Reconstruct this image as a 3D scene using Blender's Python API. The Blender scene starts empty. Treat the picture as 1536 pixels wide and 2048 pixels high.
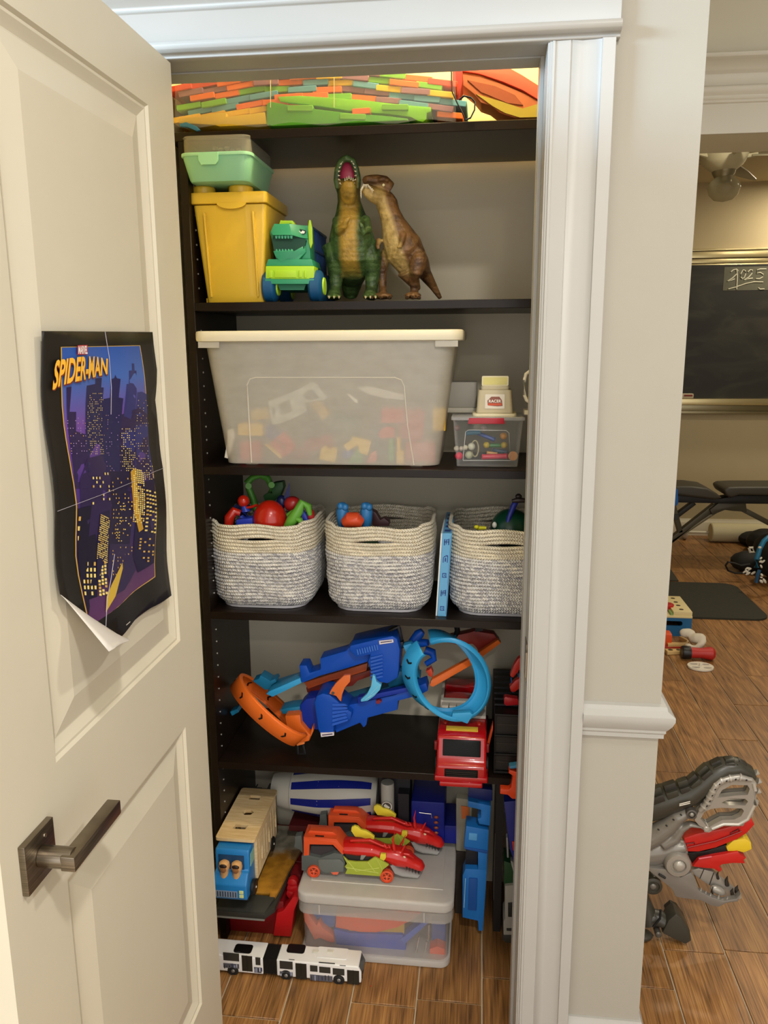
import bpy, bmesh, math, random
from mathutils import Vector, Matrix, Euler, noise
random.seed(7)
R = math.radians
C = bpy.context.scene.collection
SC = bpy.context.scene

# ---------------------------------------------------------------- camera
FPX, PITCH, YAW, ROLL, CAMH = 1600.0, R(11.75), R(6.85), R(-.3), 1.57
_fw = Vector((-math.sin(YAW)*math.cos(PITCH), math.cos(YAW)*math.cos(PITCH), -math.sin(PITCH)))
_r0 = Vector((math.cos(YAW), math.sin(YAW), 0)); _u0 = _r0.cross(_fw)
_rt = _r0*math.cos(ROLL)+_u0*math.sin(ROLL); _up = -_r0*math.sin(ROLL)+_u0*math.cos(ROLL)
CAM = Vector((0, 0, CAMH))
cd = bpy.data.cameras.new('camera'); co = bpy.data.objects.new('camera', cd); C.objects.link(co)
cd.sensor_fit = 'VERTICAL'; cd.sensor_height = 36; cd.lens = FPX*36/2048; cd.clip_start = .02; cd.clip_end = 60
co.matrix_world = Matrix(((_rt.x, _up.x, -_fw.x, 0), (_rt.y, _up.y, -_fw.y, 0), (_rt.z, _up.z, -_fw.z, CAMH), (0, 0, 0, 1)))
SC.camera = co
def at(px, py, ax, v):
    """the world point on the plane axis=v that the photograph shows at (px, py)"""
    r = _fw+_rt*((px-768)/FPX)-_up*((py-1024)/FPX)
    return CAM+r*((v-CAM[ax])/r[ax])
def Q(px, py, y): return at(px, py, 1, y)
def G(px, py, z=0.): return at(px, py, 2, z)

# ---------------------------------------------------------------- world, lights, exposure
SC.view_settings.view_transform = 'Standard'; SC.view_settings.look = 'None'
SC.view_settings.exposure = 0.76; SC.view_settings.gamma = 1; SC.view_settings.use_curve_mapping = False
w = bpy.data.worlds.new('world'); SC.world = w; w.use_nodes = True
w.node_tree.nodes['Background'].inputs[0].default_value = (1.0, .97, .93, 1)
w.node_tree.nodes['Background'].inputs[1].default_value = 1.2
def lamp(name, kind, loc, power, col, size=.1, size_y=None, rot=None, spot=None, blend=.3):
    l = bpy.data.lights.new(name, kind); l.energy = power; l.color = col
    if kind == 'AREA':
        l.size = size
        if size_y: l.shape = 'RECTANGLE'; l.size_y = size_y
        else: l.shape = 'DISK'
    else: l.shadow_soft_size = size
    if kind == 'SPOT': l.spot_size = spot or 2.4; l.spot_blend = blend
    o = bpy.data.objects.new(name, l); C.objects.link(o); o.location = loc
    if rot: o.rotation_euler = rot
    return o
lamp('hall_downlight', 'AREA', (.32, -.10, 2.735), 19, (1, .96, .90), .15)
lamp('hall_downlight_rear', 'AREA', (.30, -1.5, 2.735), 12, (1, .96, .90), .15)
lamp('hall_downlight_right', 'AREA', (1.25, .75, 2.735), 12, (1, .96, .90), .15)
# daylight reaching over the open door from the window side of the house
lamp('window_daylight', 'AREA', (-2.9, .1, 2.45), 6.5, (.50, .74, 1), 1.0, .4, (R(83), 0, R(-63))).data.spread = R(42)
lamp('closet_lamp', 'POINT', (-.05, 1.71, 2.50), 10, (1, .90, .62), .05)
lamp('room_downlight_far', 'AREA', (2.55, 6.35, 2.76), 13, (1, .88, .66), .15)
lamp('room_downlight_near', 'AREA', (1.3, 3.7, 2.76), 9, (1, .90, .70), .15)
lamp('room_downlight_mid', 'AREA', (2.6, 4.8, 2.76), 9, (1, .90, .70), .15)

# ---------------------------------------------------------------- materials
def lin(h):
    h = h.lstrip('#'); c = [int(h[i:i+2], 16)/255 for i in (0, 2, 4)]
    return tuple((x/12.92 if x <= .04045 else ((x+.055)/1.055)**2.4) for x in c)+(1,)
_m = {}
def M(hexc, rough=.45, metal=0., alpha=1., trans=0., coat=0., noise_=0., bump=0., bscale=200., emit=0., ior=1.45, sss=0., spec=None):
    k = (hexc, rough, metal, alpha, trans, coat, noise_, bump, bscale, emit, ior, sss, spec)
    if k in _m: return _m[k]
    m = bpy.data.materials.new('mat_%d' % len(_m)); m.use_nodes = True; nt = m.node_tree; n = nt.nodes; b = n['Principled BSDF']
    col = lin(hexc); b.inputs['Base Color'].default_value = col
    b.inputs['Roughness'].default_value = rough; b.inputs['Metallic'].default_value = metal
    b.inputs['Alpha'].default_value = alpha; b.inputs['Transmission Weight'].default_value = trans
    b.inputs['IOR'].default_value = ior
    if spec is not None: b.inputs['Specular IOR Level'].default_value = spec
    if coat: b.inputs['Coat Weight'].default_value = coat
    if emit: b.inputs['Emission Color'].default_value = col; b.inputs['Emission Strength'].default_value = emit
    if sss: b.inputs['Subsurface Weight'].default_value = sss; b.inputs['Subsurface Scale'].default_value = .01
    tc = n.new('ShaderNodeTexCoord')
    nz = n.new('ShaderNodeTexNoise'); nz.inputs['Scale'].default_value = 9 if not noise_ else 30
    nz.inputs['Detail'].default_value = 4
    nt.links.new(tc.outputs['Object'], nz.inputs['Vector'])
    mx = n.new('ShaderNodeMix'); mx.data_type = 'RGBA'
    a = noise_ or .03
    mx.inputs['A'].default_value = tuple(c*(1-a) for c in col[:3])+(1,); mx.inputs['B'].default_value = tuple(min(1, c*(1+a)) for c in col[:3])+(1,)
    nt.links.new(nz.outputs['Fac'], mx.inputs['Factor']); nt.links.new(mx.outputs['Result'], b.inputs['Base Color'])
    if bump:
        z2 = n.new('ShaderNodeTexNoise'); z2.inputs['Scale'].default_value = bscale; z2.inputs['Detail'].default_value = 3
        nt.links.new(tc.outputs['Object'], z2.inputs['Vector'])
        bp = n.new('ShaderNodeBump'); bp.inputs['Strength'].default_value = bump; bp.inputs['Distance'].default_value = .002
        nt.links.new(z2.outputs['Fac'], bp.inputs['Height']); nt.links.new(bp.outputs['Normal'], b.inputs['Normal'])
    _m[k] = m; return m
def newmat(name):
    m = bpy.data.materials.new(name); m.use_nodes = True; nt = m.node_tree
    return m, nt, nt.nodes, nt.nodes['Principled BSDF']
def ramp(n, stops, interp='LINEAR'):
    r = n.new('ShaderNodeValToRGB'); r.color_ramp.interpolation = interp; e = r.color_ramp.elements
    while len(e) < len(stops): e.new(.5)
    for x, (p, c) in zip(e, stops): x.position = p; x.color = lin(c) if isinstance(c, str) else c
    return r

def wood_floor():
    m, nt, n, b = newmat('wood_look_tile'); L = nt.links.new
    g = n.new('ShaderNodeNewGeometry'); oi = n.new('ShaderNodeObjectInfo')
    off = n.new('ShaderNodeVectorMath'); off.operation = 'SCALE'; off.inputs[0].default_value = (3.1, 7.7, 5.)
    L(oi.outputs['Random'], off.inputs['Scale'])
    add = n.new('ShaderNodeVectorMath'); add.operation = 'ADD'; L(g.outputs['Position'], add.inputs[0]); L(off.outputs[0], add.inputs[1])
    mp = n.new('ShaderNodeMapping'); mp.inputs['Scale'].default_value = (1, .16, 1); L(add.outputs[0], mp.inputs['Vector'])
    wz = n.new('ShaderNodeTexNoise'); wz.inputs['Scale'].default_value = 5; wz.inputs['Detail'].default_value = 3; L(mp.outputs[0], wz.inputs['Vector'])
    mul = n.new('ShaderNodeMath'); mul.operation = 'MULTIPLY'; mul.inputs[1].default_value = 14; L(wz.outputs['Fac'], mul.inputs[0])
    fr = n.new('ShaderNodeMath'); fr.operation = 'SINE'; mm = n.new('ShaderNodeMath'); mm.operation = 'MULTIPLY'; mm.inputs[1].default_value = 6.28
    L(mul.outputs[0], mm.inputs[0]); L(mm.outputs[0], fr.inputs[0])
    fine = n.new('ShaderNodeTexNoise'); fine.inputs['Scale'].default_value = 90; fine.inputs['Detail'].default_value = 5
    mp2 = n.new('ShaderNodeMapping'); mp2.inputs['Scale'].default_value = (3, .09, 1); L(add.outputs[0], mp2.inputs['Vector']); L(mp2.outputs[0], fine.inputs['Vector'])
    s = n.new('ShaderNodeMath'); s.operation = 'MULTIPLY_ADD'; s.inputs[1].default_value = .075; L(fr.outputs[0], s.inputs[0]); L(fine.outputs['Fac'], s.inputs[2])
    rp = ramp(n, [(.22, '#4c3019'), (.42, '#7f5930'), (.56, '#94673a'), (.74, '#ab8049')]); L(s.outputs[0], rp.inputs[0])
    hs = n.new('ShaderNodeHueSaturation'); L(rp.outputs[0], hs.inputs['Color'])
    v = n.new('ShaderNodeMapRange'); v.inputs['To Min'].default_value = .82; v.inputs['To Max'].default_value = 1.15; L(oi.outputs['Random'], v.inputs['Value']); L(v.outputs[0], hs.inputs['Value'])
    L(hs.outputs[0], b.inputs['Base Color']); b.inputs['Roughness'].default_value = .42
    bp = n.new('ShaderNodeBump'); bp.inputs['Strength'].default_value = .25; bp.inputs['Distance'].default_value = .001; L(s.outputs[0], bp.inputs['Height']); L(bp.outputs[0], b.inputs['Normal'])
    return m
WOODF = wood_floor()
def wood_ply(c1='#c9a873', c2='#dcc294', axis=(60, 6, 6)):
    m, nt, n, b = newmat('plywood'); L = nt.links.new
    tc = n.new('ShaderNodeTexCoord'); mp = n.new('ShaderNodeMapping'); mp.inputs['Scale'].default_value = axis
    L(tc.outputs['Object'], mp.inputs['Vector']); z = n.new('ShaderNodeTexNoise'); z.inputs['Scale'].default_value = 4; z.inputs['Detail'].default_value = 5
    L(mp.outputs[0], z.inputs['Vector']); rp = ramp(n, [(.35, c1), (.65, c2)]); L(z.outputs['Fac'], rp.inputs[0]); L(rp.outputs[0], b.inputs['Base Color'])
    b.inputs['Roughness'].default_value = .5
    return m
def milky(col, opac, rough=.35):
    """thin frosted plastic: part diffuse skin, part blurred see-through"""
    m, nt, n, b = newmat('frosted_plastic'); L = nt.links.new
    b.inputs['Base Color'].default_value = lin(col); b.inputs['Roughness'].default_value = .38
    rf = n.new('ShaderNodeBsdfRefraction'); rf.inputs['IOR'].default_value = 1.02; rf.inputs['Roughness'].default_value = rough; rf.inputs['Color'].default_value = (.97, .96, .94, 1)
    tr = n.new('ShaderNodeBsdfTransparent'); tl = n.new('ShaderNodeBsdfTranslucent'); tl.inputs['Color'].default_value = lin(col)
    m1 = n.new('ShaderNodeMixShader'); m1.inputs[0].default_value = .25; L(b.outputs[0], m1.inputs[1]); L(tl.outputs[0], m1.inputs[2])
    m3 = n.new('ShaderNodeMixShader'); m3.inputs[0].default_value = .72 if rough else 1.; L(rf.outputs[0], m3.inputs[1]); L(tr.outputs[0], m3.inputs[2])
    m2 = n.new('ShaderNodeMixShader'); m2.inputs[0].default_value = opac; L(m3.outputs[0], m2.inputs[1]); L(m1.outputs[0], m2.inputs[2])
    z = n.new('ShaderNodeTexNoise'); z.inputs['Scale'].default_value = 12; mr = n.new('ShaderNodeMapRange'); mr.inputs['To Min'].default_value = opac-.05; mr.inputs['To Max'].default_value = opac+.05
    L(z.outputs['Fac'], mr.inputs['Value']); L(mr.outputs[0], m2.inputs[0])
    L(m2.outputs[0], n['Material Output'].inputs['Surface']); return m
def clear(col='#ffffff', gl=.08, tint=(.96, .96, .95, 1), rough=.06):
    m, nt, n, b = newmat('clear_plastic'); L = nt.links.new
    tr = n.new('ShaderNodeBsdfTransparent'); tr.inputs['Color'].default_value = tint
    b.inputs['Base Color'].default_value = lin(col); b.inputs['Roughness'].default_value = rough
    lw = n.new('ShaderNodeLayerWeight'); lw.inputs['Blend'].default_value = .25
    ma = n.new('ShaderNodeMath'); ma.operation = 'MULTIPLY_ADD'; ma.inputs[1].default_value = .5; ma.inputs[2].default_value = gl; L(lw.outputs['Facing'], ma.inputs[0])
    mx = n.new('ShaderNodeMixShader'); L(ma.outputs[0], mx.inputs[0]); L(tr.outputs[0], mx.inputs[1]); L(b.outputs[0], mx.inputs[2])
    L(mx.outputs[0], n['Material Output'].inputs['Surface']); return m
def brushed(col='#8c8172', rough=.34):
    m, nt, n, b = newmat('brushed_nickel'); L = nt.links.new
    tc = n.new('ShaderNodeTexCoord'); mp = n.new('ShaderNodeMapping'); mp.inputs['Scale'].default_value = (20, 20, 900); L(tc.outputs['Object'], mp.inputs['Vector'])
    z = n.new('ShaderNodeTexNoise'); z.inputs['Scale'].default_value = 1; L(mp.outputs[0], z.inputs['Vector'])
    rp = ramp(n, [(.3, '#6f665a'), (.7, '#978d7e')]); L(z.outputs['Fac'], rp.inputs[0]); L(rp.outputs[0], b.inputs['Base Color'])
    b.inputs['Metallic'].default_value = 1; b.inputs['Roughness'].default_value = rough; return m

# ---------------------------------------------------------------- mesh builder
class MB:
    def __init__(s, X=None): s.v = []; s.f = []; s.m = []; s.X = X
    def add(s, vs, fs, mi=0):
        o = len(s.v)
        s.v += [(s.X @ Vector(v)) if s.X else Vector(v) for v in vs]
        s.f += [[i+o for i in f] for f in fs]
        s.m += [mi]*len(fs); return s
    def box(s, c, d, mi=0, r=None):
        x, y, z = d[0]/2, d[1]/2, d[2]/2
        v = [Vector(q) for q in ((-x,-y,-z),(x,-y,-z),(x,y,-z),(-x,y,-z),(-x,-y,z),(x,-y,z),(x,y,z),(-x,y,z))]
        if r is not None:
            m = r if isinstance(r, Matrix) else Euler(r).to_matrix(); v = [m @ q for q in v]
        c = Vector(c)
        return s.add([q+c for q in v], [(0,3,2,1),(4,5,6,7),(0,1,5,4),(1,2,6,5),(2,3,7,6),(3,0,4,7)], mi)
    def bb(s, a, b, mi=0):
        a, b = Vector(a), Vector(b); return s.box((a+b)/2, [abs(x) for x in (b-a)], mi)
    def prism(s, pts, ext, mi=0, mi2=None):
        """closed polygon in space, swept by the vector ext"""
        pts = [Vector(p) for p in pts]; e = Vector(ext); n = len(pts)
        nrm = Vector((0, 0, 0))
        for i in range(n): nrm += pts[i].cross(pts[(i+1) % n])
        if nrm.dot(e) > 0: pts = pts[::-1]
        vs = pts+[p+e for p in pts]
        s.add(vs, [list(range(n))], mi)
        o = len(s.v)-2*n
        s.f += [[o+n+i for i in range(n-1, -1, -1)]]; s.m += [mi]
        for i in range(n):
            j = (i+1) % n; s.f.append([o+i, o+n+i, o+n+j, o+j]); s.m.append(mi if mi2 is None else mi2)
        return s
    def frustum(s, c, d0, d1, h, mi=0, off=(0, 0)):
        x0, y0, x1, y1 = d0[0]/2, d0[1]/2, d1[0]/2, d1[1]/2; c = Vector(c); ox, oy = off
        v = [c+Vector(q) for q in ((-x0,-y0,0),(x0,-y0,0),(x0,y0,0),(-x0,y0,0),(-x1+ox,-y1+oy,h),(x1+ox,-y1+oy,h),(x1+ox,y1+oy,h),(-x1+ox,y1+oy,h))]
        return s.add(v, [(0,3,2,1),(4,5,6,7),(0,1,5,4),(1,2,6,5),(2,3,7,6),(3,0,4,7)], mi)
    def loft(s, P, Rd, n=12, mi=0, up=(0, 0, 1), cap=True, sq=2.):
        """tube through points P; radii numbers or (side, up) pairs; sq > 2 squares the section"""
        P = [Vector(p) for p in P]; rings = []; vs = []
        for i, p in enumerate(P):
            t = (P[min(i+1, len(P)-1)]-P[max(i-1, 0)])
            t = t.normalized() if t.length else Vector((0, 0, 1)); u = Vector(up)
            a = t.cross(u)
            if a.length < 1e-3: a = t.cross(Vector((0, 1, 0)))
            if a.length < 1e-3: a = t.cross(Vector((1, 0, 0)))
            a.normalize(); b = a.cross(t)
            r = Rd[i] if isinstance(Rd, (list, tuple)) else Rd
            ra, rb = r if isinstance(r, (list, tuple)) else (r, r)
            for k in range(n):
                th = 2*math.pi*k/n; c_, s_ = math.cos(th), math.sin(th)
                c_ = math.copysign(abs(c_)**(2/sq), c_); s_ = math.copysign(abs(s_)**(2/sq), s_)
                vs.append(p+a*ra*c_+b*rb*s_)
        fs = []
        for i in range(len(P)-1):
            for k in range(n):
                k2 = (k+1) % n; fs.append((i*n+k, (i+1)*n+k, (i+1)*n+k2, i*n+k2))
        if cap: fs.append([k for k in range(n)]); fs.append([(len(P)-1)*n+k for k in range(n-1, -1, -1)])
        return s.add(vs, fs, mi)
    def cyl(s, a, b, r, r2=None, n=16, mi=0): return s.loft([a, b], [r, r if r2 is None else r2], n, mi)
    def ell(s, c, r, mi=0, n=12, rot=None):
        c = Vector(c); r = r if isinstance(r, (list, tuple)) else (r, r, r); vs = []; fs = []; h = n//2
        for i in range(1, h):
            a = math.pi*i/h
            for k in range(n):
                b = 2*math.pi*k/n; vs.append(Vector((r[0]*math.sin(a)*math.cos(b), r[1]*math.sin(a)*math.sin(b), r[2]*math.cos(a))))
        vs += [Vector((0, 0, r[2])), Vector((0, 0, -r[2]))]
        if rot: m = Euler(rot).to_matrix(); vs = [m @ v for v in vs]
        vs = [v+c for v in vs]; t = (h-1)*n
        for i in range(h-2):
            for k in range(n): k2 = (k+1) % n; fs.append((i*n+k, (i+1)*n+k, (i+1)*n+k2, i*n+k2))
        for k in range(n): k2 = (k+1) % n; fs.append((t, k, k2)); fs.append((t+1, (h-2)*n+k2, (h-2)*n+k))
        return s.add(vs, fs, mi)
    def lathe(s, prof, c=(0, 0, 0), ax='Z', n=20, mi=0, cap=True):
        """prof = [(radius, height)]"""
        c = Vector(c); vs = []; fs = []
        for r, h in prof:
            for k in range(n):
                th = 2*math.pi*k/n; a, b = r*math.cos(th), r*math.sin(th)
                vs.append(c+Vector({'Z': (a, b, h), 'X': (h, a, b), 'Y': (b, h, a)}[ax]))
        for i in range(len(prof)-1):
            for k in range(n): k2 = (k+1) % n; fs.append((i*n+k, i*n+k2, (i+1)*n+k2, (i+1)*n+k))
        if cap: fs.append([k for k in range(n-1, -1, -1)]); fs.append([(len(prof)-1)*n+k for k in range(n)])
        return s.add(vs, fs, mi)
    def tube(s, P, r, n=8, mi=0, closed=False):
        if closed: P = list(P)+[P[0]]
        return s.loft(P, r, n, mi, cap=not closed)
    def sweep(s, P, side, up, prof, closed=False, mi=0):
        """open strip profile [(across, out)] carried along P; side/up are lists of directions"""
        n = len(prof); N = len(P); vs = []
        for p, a, b in zip(P, side, up):
            for x, y in prof: vs.append(Vector(p)+Vector(a)*x+Vector(b)*y)
        fs = []
        for i in range(N if closed else N-1):
            j = (i+1) % N
            for k in range(n): k2 = (k+1) % n; fs.append((i*n+k, i*n+k2, j*n+k2, j*n+k))
        if not closed: fs.append(list(range(n-1, -1, -1))); fs.append([(N-1)*n+k for k in range(n)])
        return s.add(vs, fs, mi)
    def rbox(s, c, d, r, mi=0, n=4, taper=1., wall=None, top=True):
        """upright box with rounded vertical corners; taper = bottom size / top size"""
        w, l, h = d; c = Vector(c)
        def ring(sc, z, ins=0):
            o = []; rr = max(r-ins, .001)
            for cx, cy, a0 in ((w/2*sc-ins-rr, l/2*sc-ins-rr, 0), (-w/2*sc+ins+rr, l/2*sc-ins-rr, 90), (-w/2*sc+ins+rr, -l/2*sc+ins+rr, 180), (w/2*sc-ins-rr, -l/2*sc+ins+rr, 270)):
                for k in range(n+1):
                    a = R(a0+90*k/n); o.append(c+Vector((cx+rr*math.cos(a), cy+rr*math.sin(a), z)))
            return o
        A = ring(taper, -h/2); B = ring(1, h/2); m = len(A); vs = A+B; fs = [list(range(m-1, -1, -1))]
        for k in range(m): k2 = (k+1) % m; fs.append((k, k2, m+k2, m+k))
        if wall:
            Ci = ring(1, h/2, wall); Di = ring(taper, -h/2+wall, wall); vs += Ci+Di
            for k in range(m):
                k2 = (k+1) % m; fs.append((m+k, m+k2, 2*m+k2, 2*m+k)); fs.append((2*m+k, 2*m+k2, 3*m+k2, 3*m+k))
            fs.append([3*m+k for k in range(m)])
        else: fs.append([m+k for k in range(m)])
        return s.add(vs, fs, mi)
    def mesh(s, me, mat, mi=0):
        return s.add([mat @ v.co for v in me.vertices], [list(p.vertices) for p in me.polygons], mi)
    def build(s, name, mats, parent=None, bev=0, seg=2, ang=38, flat=False, label=None, kind=None, remesh=0, smooth=0, uv=None):
        me = bpy.data.meshes.new(name)
        inv = rootinv(parent)
        me.from_pydata([inv @ v for v in s.v], [], s.f)
        for i, k in enumerate(s.m): me.polygons[i].material_index = k
        for m in (mats if isinstance(mats, (list, tuple)) else [mats]): me.materials.append(m)
        if uv:
            l = me.uv_layers.new(name='UVMap')
            for p in me.polygons:
                for li, vi in zip(p.loop_indices, p.vertices): l.data[li].uv = uv[vi]
        if bev:
            bm = bmesh.new(); bm.from_mesh(me); bmesh.ops.recalc_face_normals(bm, faces=bm.faces)
            es = [e for e in bm.edges if len(e.link_faces) == 2 and e.calc_face_angle(0) > R(28)]
            bmesh.ops.bevel(bm, geom=es, offset=bev, segments=seg, affect='EDGES', profile=.6, clamp_overlap=True)
            bm.to_mesh(me); bm.free()
        if not flat:
            me.shade_smooth(); me.set_sharp_from_angle(angle=R(ang))
        o = bpy.data.objects.new(name, me); C.objects.link(o)
        if parent: o.parent = parent
        if label: o['label'] = label
        if kind: o['kind'] = kind
        if remesh:
            rm = o.modifiers.new('r', 'REMESH'); rm.mode = 'VOXEL'; rm.voxel_size = remesh; rm.use_smooth_shade = True
            if smooth: sm = o.modifiers.new('s', 'SMOOTH'); sm.factor = .5; sm.iterations = smooth
        return o
def rootinv(p):
    while p is not None and p.parent: p = p.parent
    if p is None or p.type != 'EMPTY': return Matrix.Identity(4)
    return (Matrix.Translation(p.location) @ p.rotation_euler.to_matrix().to_4x4()).inverted()
def X(loc, rz=0., rx=0., ry=0.): return Matrix.Translation(loc) @ Euler((rx, ry, rz)).to_matrix().to_4x4()
def thing(name, label, cat, loc, rz=0., group=None):
    o = bpy.data.objects.new(name, None); C.objects.link(o); o.empty_display_size = .03
    o.location = loc; o.rotation_euler = (0, 0, rz); o['label'] = label; o['category'] = cat
    if group: o['group'] = group
    return o
def tag(o, label, cat, group=None, kind=None):
    o['label'] = label; o['category'] = cat
    if group: o['group'] = group
    if kind: o['kind'] = kind
    # an own origin at the base of the thing
    vs = [v.co for v in o.data.vertices]
    c = Vector(((min(v.x for v in vs)+max(v.x for v in vs))/2, (min(v.y for v in vs)+max(v.y for v in vs))/2, min(v.z for v in vs)))
    if o.data.users == 1: o.data.transform(Matrix.Translation(-c)); o.location = c
    return o
def dup(root, loc=None, rz=None, label=None, group=None):
    r = root.copy(); C.objects.link(r)
    if loc is not None: r.location = loc
    if rz is not None: r.rotation_euler = (0, 0, rz)
    if label: r['label'] = label
    if group: r['group'] = group
    for ch in list(root.children):
        c = ch.copy(); C.objects.link(c); c.parent = r
        for g in list(ch.children):
            d = g.copy(); C.objects.link(d); d.parent = c
    return r
def struct(o, label=None, cat=None):
    o['kind'] = 'structure'
    if label: o['label'] = label
    return o
def curve_mesh(splines, extrude=0.):
    """2-D outlines (first outer, the rest holes) filled into a flat mesh"""
    cu = bpy.data.curves.new('c', 'CURVE'); cu.dimensions = '2D'; cu.fill_mode = 'BOTH'; cu.extrude = extrude
    for sp in splines:
        s = cu.splines.new('POLY'); s.points.add(len(sp)-1)
        for p, q in zip(s.points, sp): p.co = (q[0], q[1], 0, 1)
        s.use_cyclic_u = True
    o = bpy.data.objects.new('c', cu); me = bpy.data.meshes.new_from_object(o)
    bpy.data.objects.remove(o); bpy.data.curves.remove(cu); return me
def text_mesh(txt, size, align='CENTER', extrude=0., shear=0., space=1., offset=0.):
    cu = bpy.data.curves.new('t', 'FONT'); cu.body = txt; cu.size = size; cu.align_x = align; cu.align_y = 'CENTER'
    cu.extrude = extrude; cu.shear = shear; cu.space_character = space; cu.offset = offset; cu.resolution_u = 3
    o = bpy.data.objects.new('t', cu); me = bpy.data.meshes.new_from_object(o)
    bpy.data.objects.remove(o); bpy.data.curves.remove(cu); return me
def plate(mb, splines, mat, th, mi=0):
    """a plate of thickness th with holes; outlines in the xy plane of mat"""
    me = curve_mesh(splines, th/2); mb.mesh(me, mat, mi); bpy.data.meshes.remove(me); return mb
def rrect(w, h, r, n=3, cx=0, cy=0):
    o = []
    for x, y, a0 in ((w/2-r, h/2-r, 0), (-w/2+r, h/2-r, 90), (-w/2+r, -h/2+r, 180), (w/2-r, -h/2+r, 270)):
        for k in range(n+1): a = R(a0+90*k/n); o.append((cx+x+r*math.cos(a), cy+y+r*math.sin(a)))
    return o
def pxpoly(mb, pts, y, depth, mi=0, tilt=None):
    """an outline standing at depth y, given real thickness"""
    p = [Q(a, b, y) for a, b in pts]
    return mb.prism(p, (0, depth, 0), mi)
FRONT = Matrix(((1, 0, 0, 0), (0, 0, -1, 0), (0, 1, 0, 0), (0, 0, 0, 1)))   # xy drawing -> upright, facing the camera side

# ================================================================ THE SETTING
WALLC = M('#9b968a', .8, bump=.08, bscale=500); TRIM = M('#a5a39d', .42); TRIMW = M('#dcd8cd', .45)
DOORP = M('#cdc6b2', .45); TAN = M('#b3a482', .85); CEIL = M('#d8d2c4', .9); DARK = M('#1a120d', .38, noise_=.25)
CLW = M('#bcb5a2', .85); CREAM = M('#e8d9a6', .85); GROUT = M('#b7a58c', .9)
# floor slab with every wood-look plank tile laid on it
fl = struct(MB().bb((-3, -2, -.05), (4.2, 6.95, -.004)).build('floor', GROUT))
PW, GAP = .159, .0042
pm = {}
def plank(x0, y0, y1):
    L = y1-y0; key = round(L, 2)
    if key not in pm:
        m = MB().bb((-PW/2+GAP/2, -L/2+GAP/2, -.012), (PW/2-GAP/2, L/2-GAP/2, 0)).build('plank', WOODF, fl, bev=.0012, seg=1)
        pm[key] = m; m.location = (x0+PW/2, (y0+y1)/2, 0); return
    o = pm[key].copy(); C.objects.link(o); o.parent = fl; o.location = (x0+PW/2, (y0+y1)/2, 0)
PL = .915
joints = {-2: 1.649, 0: 1.764, 3: 1.914, 4: 1.93}
nplank = 0
for k in range(-5, 15):
    x0 = .032+k*PW
    j0 = joints.get(k, 1.1+((k*.37) % 1)*PL)
    ylo = .95 if k < 3 else 1.25
    yhi = 2.2 if k < 2 else 6.8
    if k >= 3: ylo = max(ylo, (x0-.25)*1.7)      # nothing of the room is in view right of the frame
    y = j0-PL*3
    while y < yhi:
        a, b = max(y, ylo-.6), min(y+PL, yhi)
        if b-a > .08 and b > ylo: plank(x0, a, b); nplank += 1
        y += PL
struct(MB().bb((-3, -2, -.011), (4.2, .36, -.0035)).build('floor_near', WOODF)) if False else None

HZ = 2.062   # head of the closet opening
XL, XR = -.602, .10
wf = MB(); wf.bb((-2.4, 1.48, 0), (XL, 1.60, 2.74)); wf.bb((XR+.012, 1.48, 0), (.355, 1.60, 2.74)); wf.bb((XL, 1.48, HZ+.012), (XR+.012, 1.60, 2.74))
struct(wf.build('wall_front', WALLC))
wr = MB(); wr.bb((.235, 1.60, 0), (.355, 2.75, 2.74)); struct(wr.build('wall_closet_right', CREAM))
struct(MB().bb((-.82, 1.60, 0), (-.70, 2.26, 2.6)).build('wall_closet_left', CREAM))
cb = MB(); cb.bb((-.82, 2.14, 0), (.235, 2.26, 2.04)); struct(cb.build('wall_closet_back', CLW))
struct(MB().bb((-.82, 2.14, 2.04), (.235, 2.26, 2.6)).build('wall_closet_top', CREAM))
struct(MB().bb((-.82, 1.48, 2.6), (.355, 2.26, 2.64)).build('ceiling_closet', CREAM))
struct(MB().bb((-3, -2, 2.74), (4.2, 3.0, 2.80)).build('ceiling', CEIL))
struct(MB().bb((-3, 3.0, 2.784), (4.2, 6.95, 2.84)).build('ceiling_room', M('#bfb190', .9)))
struct(MB().bb((.0, 6.80, 0), (4.2, 6.95, 2.8)).build('wall_far', TAN))
wp = MB(); wp.bb((.235, 2.75, 2.20), (2.5, 3.0, 2.78)); wp.bb((2.5, 2.75, 0), (4.2, 3.0, 2.78))
wp.bb((-.9, 2.75, 0), (.235, 3.0, 2.78)); struct(wp.build('wall_partition', M('#c4c0ae', .85)))
struct(MB().bb((4.05, -2, 0), (4.2, 6.95, 2.8)).build('wall_right', WALLC))
struct(MB().bb((-.12, 3.0, 0), (0, 6.95, 2.8)).build('wall_room_left', TAN))

# trim_1: the casing and jamb down the right side of the closet opening
def profx(pr, x0): return [(x0+a, 1.48-b, 0) for a, b in pr]
cas = [(0, 0), (0, .010), (.003, .010), (.003, .013), (.007, .013), (.007, .0165), (.012, .0165), (.012, .0145), (.037, .0165), (.0375, .0145), (.039, .0155), (.055, .012), (.075, .014), (.086, .017), (.0865, .0205), (.108, .0205), (.108, 0)]
t1 = MB(); t1.prism(profx(cas, XR), (0, 0, HZ-.004)); t1.bb((XR, 1.4801, 0), (XR+.0119, 1.60, HZ+.0119)); t1.bb((XR-.007, 1.545, 0), (XR, 1.598, HZ))
trim1 = struct(t1.build('trim_1', TRIM, bev=.0006, seg=1))
sp = MB(); sp.bb((XR-.002, 1.49, .925), (XR-.0001, 1.535, 1.0)); sp.bb((XR-.0035, 1.478, .937), (XR-.0001, 1.492, .988)); sp.build('strike_plate', M('#8d8270', .3, 1), trim1, label='metal strike plate let into the white jamb')
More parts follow.
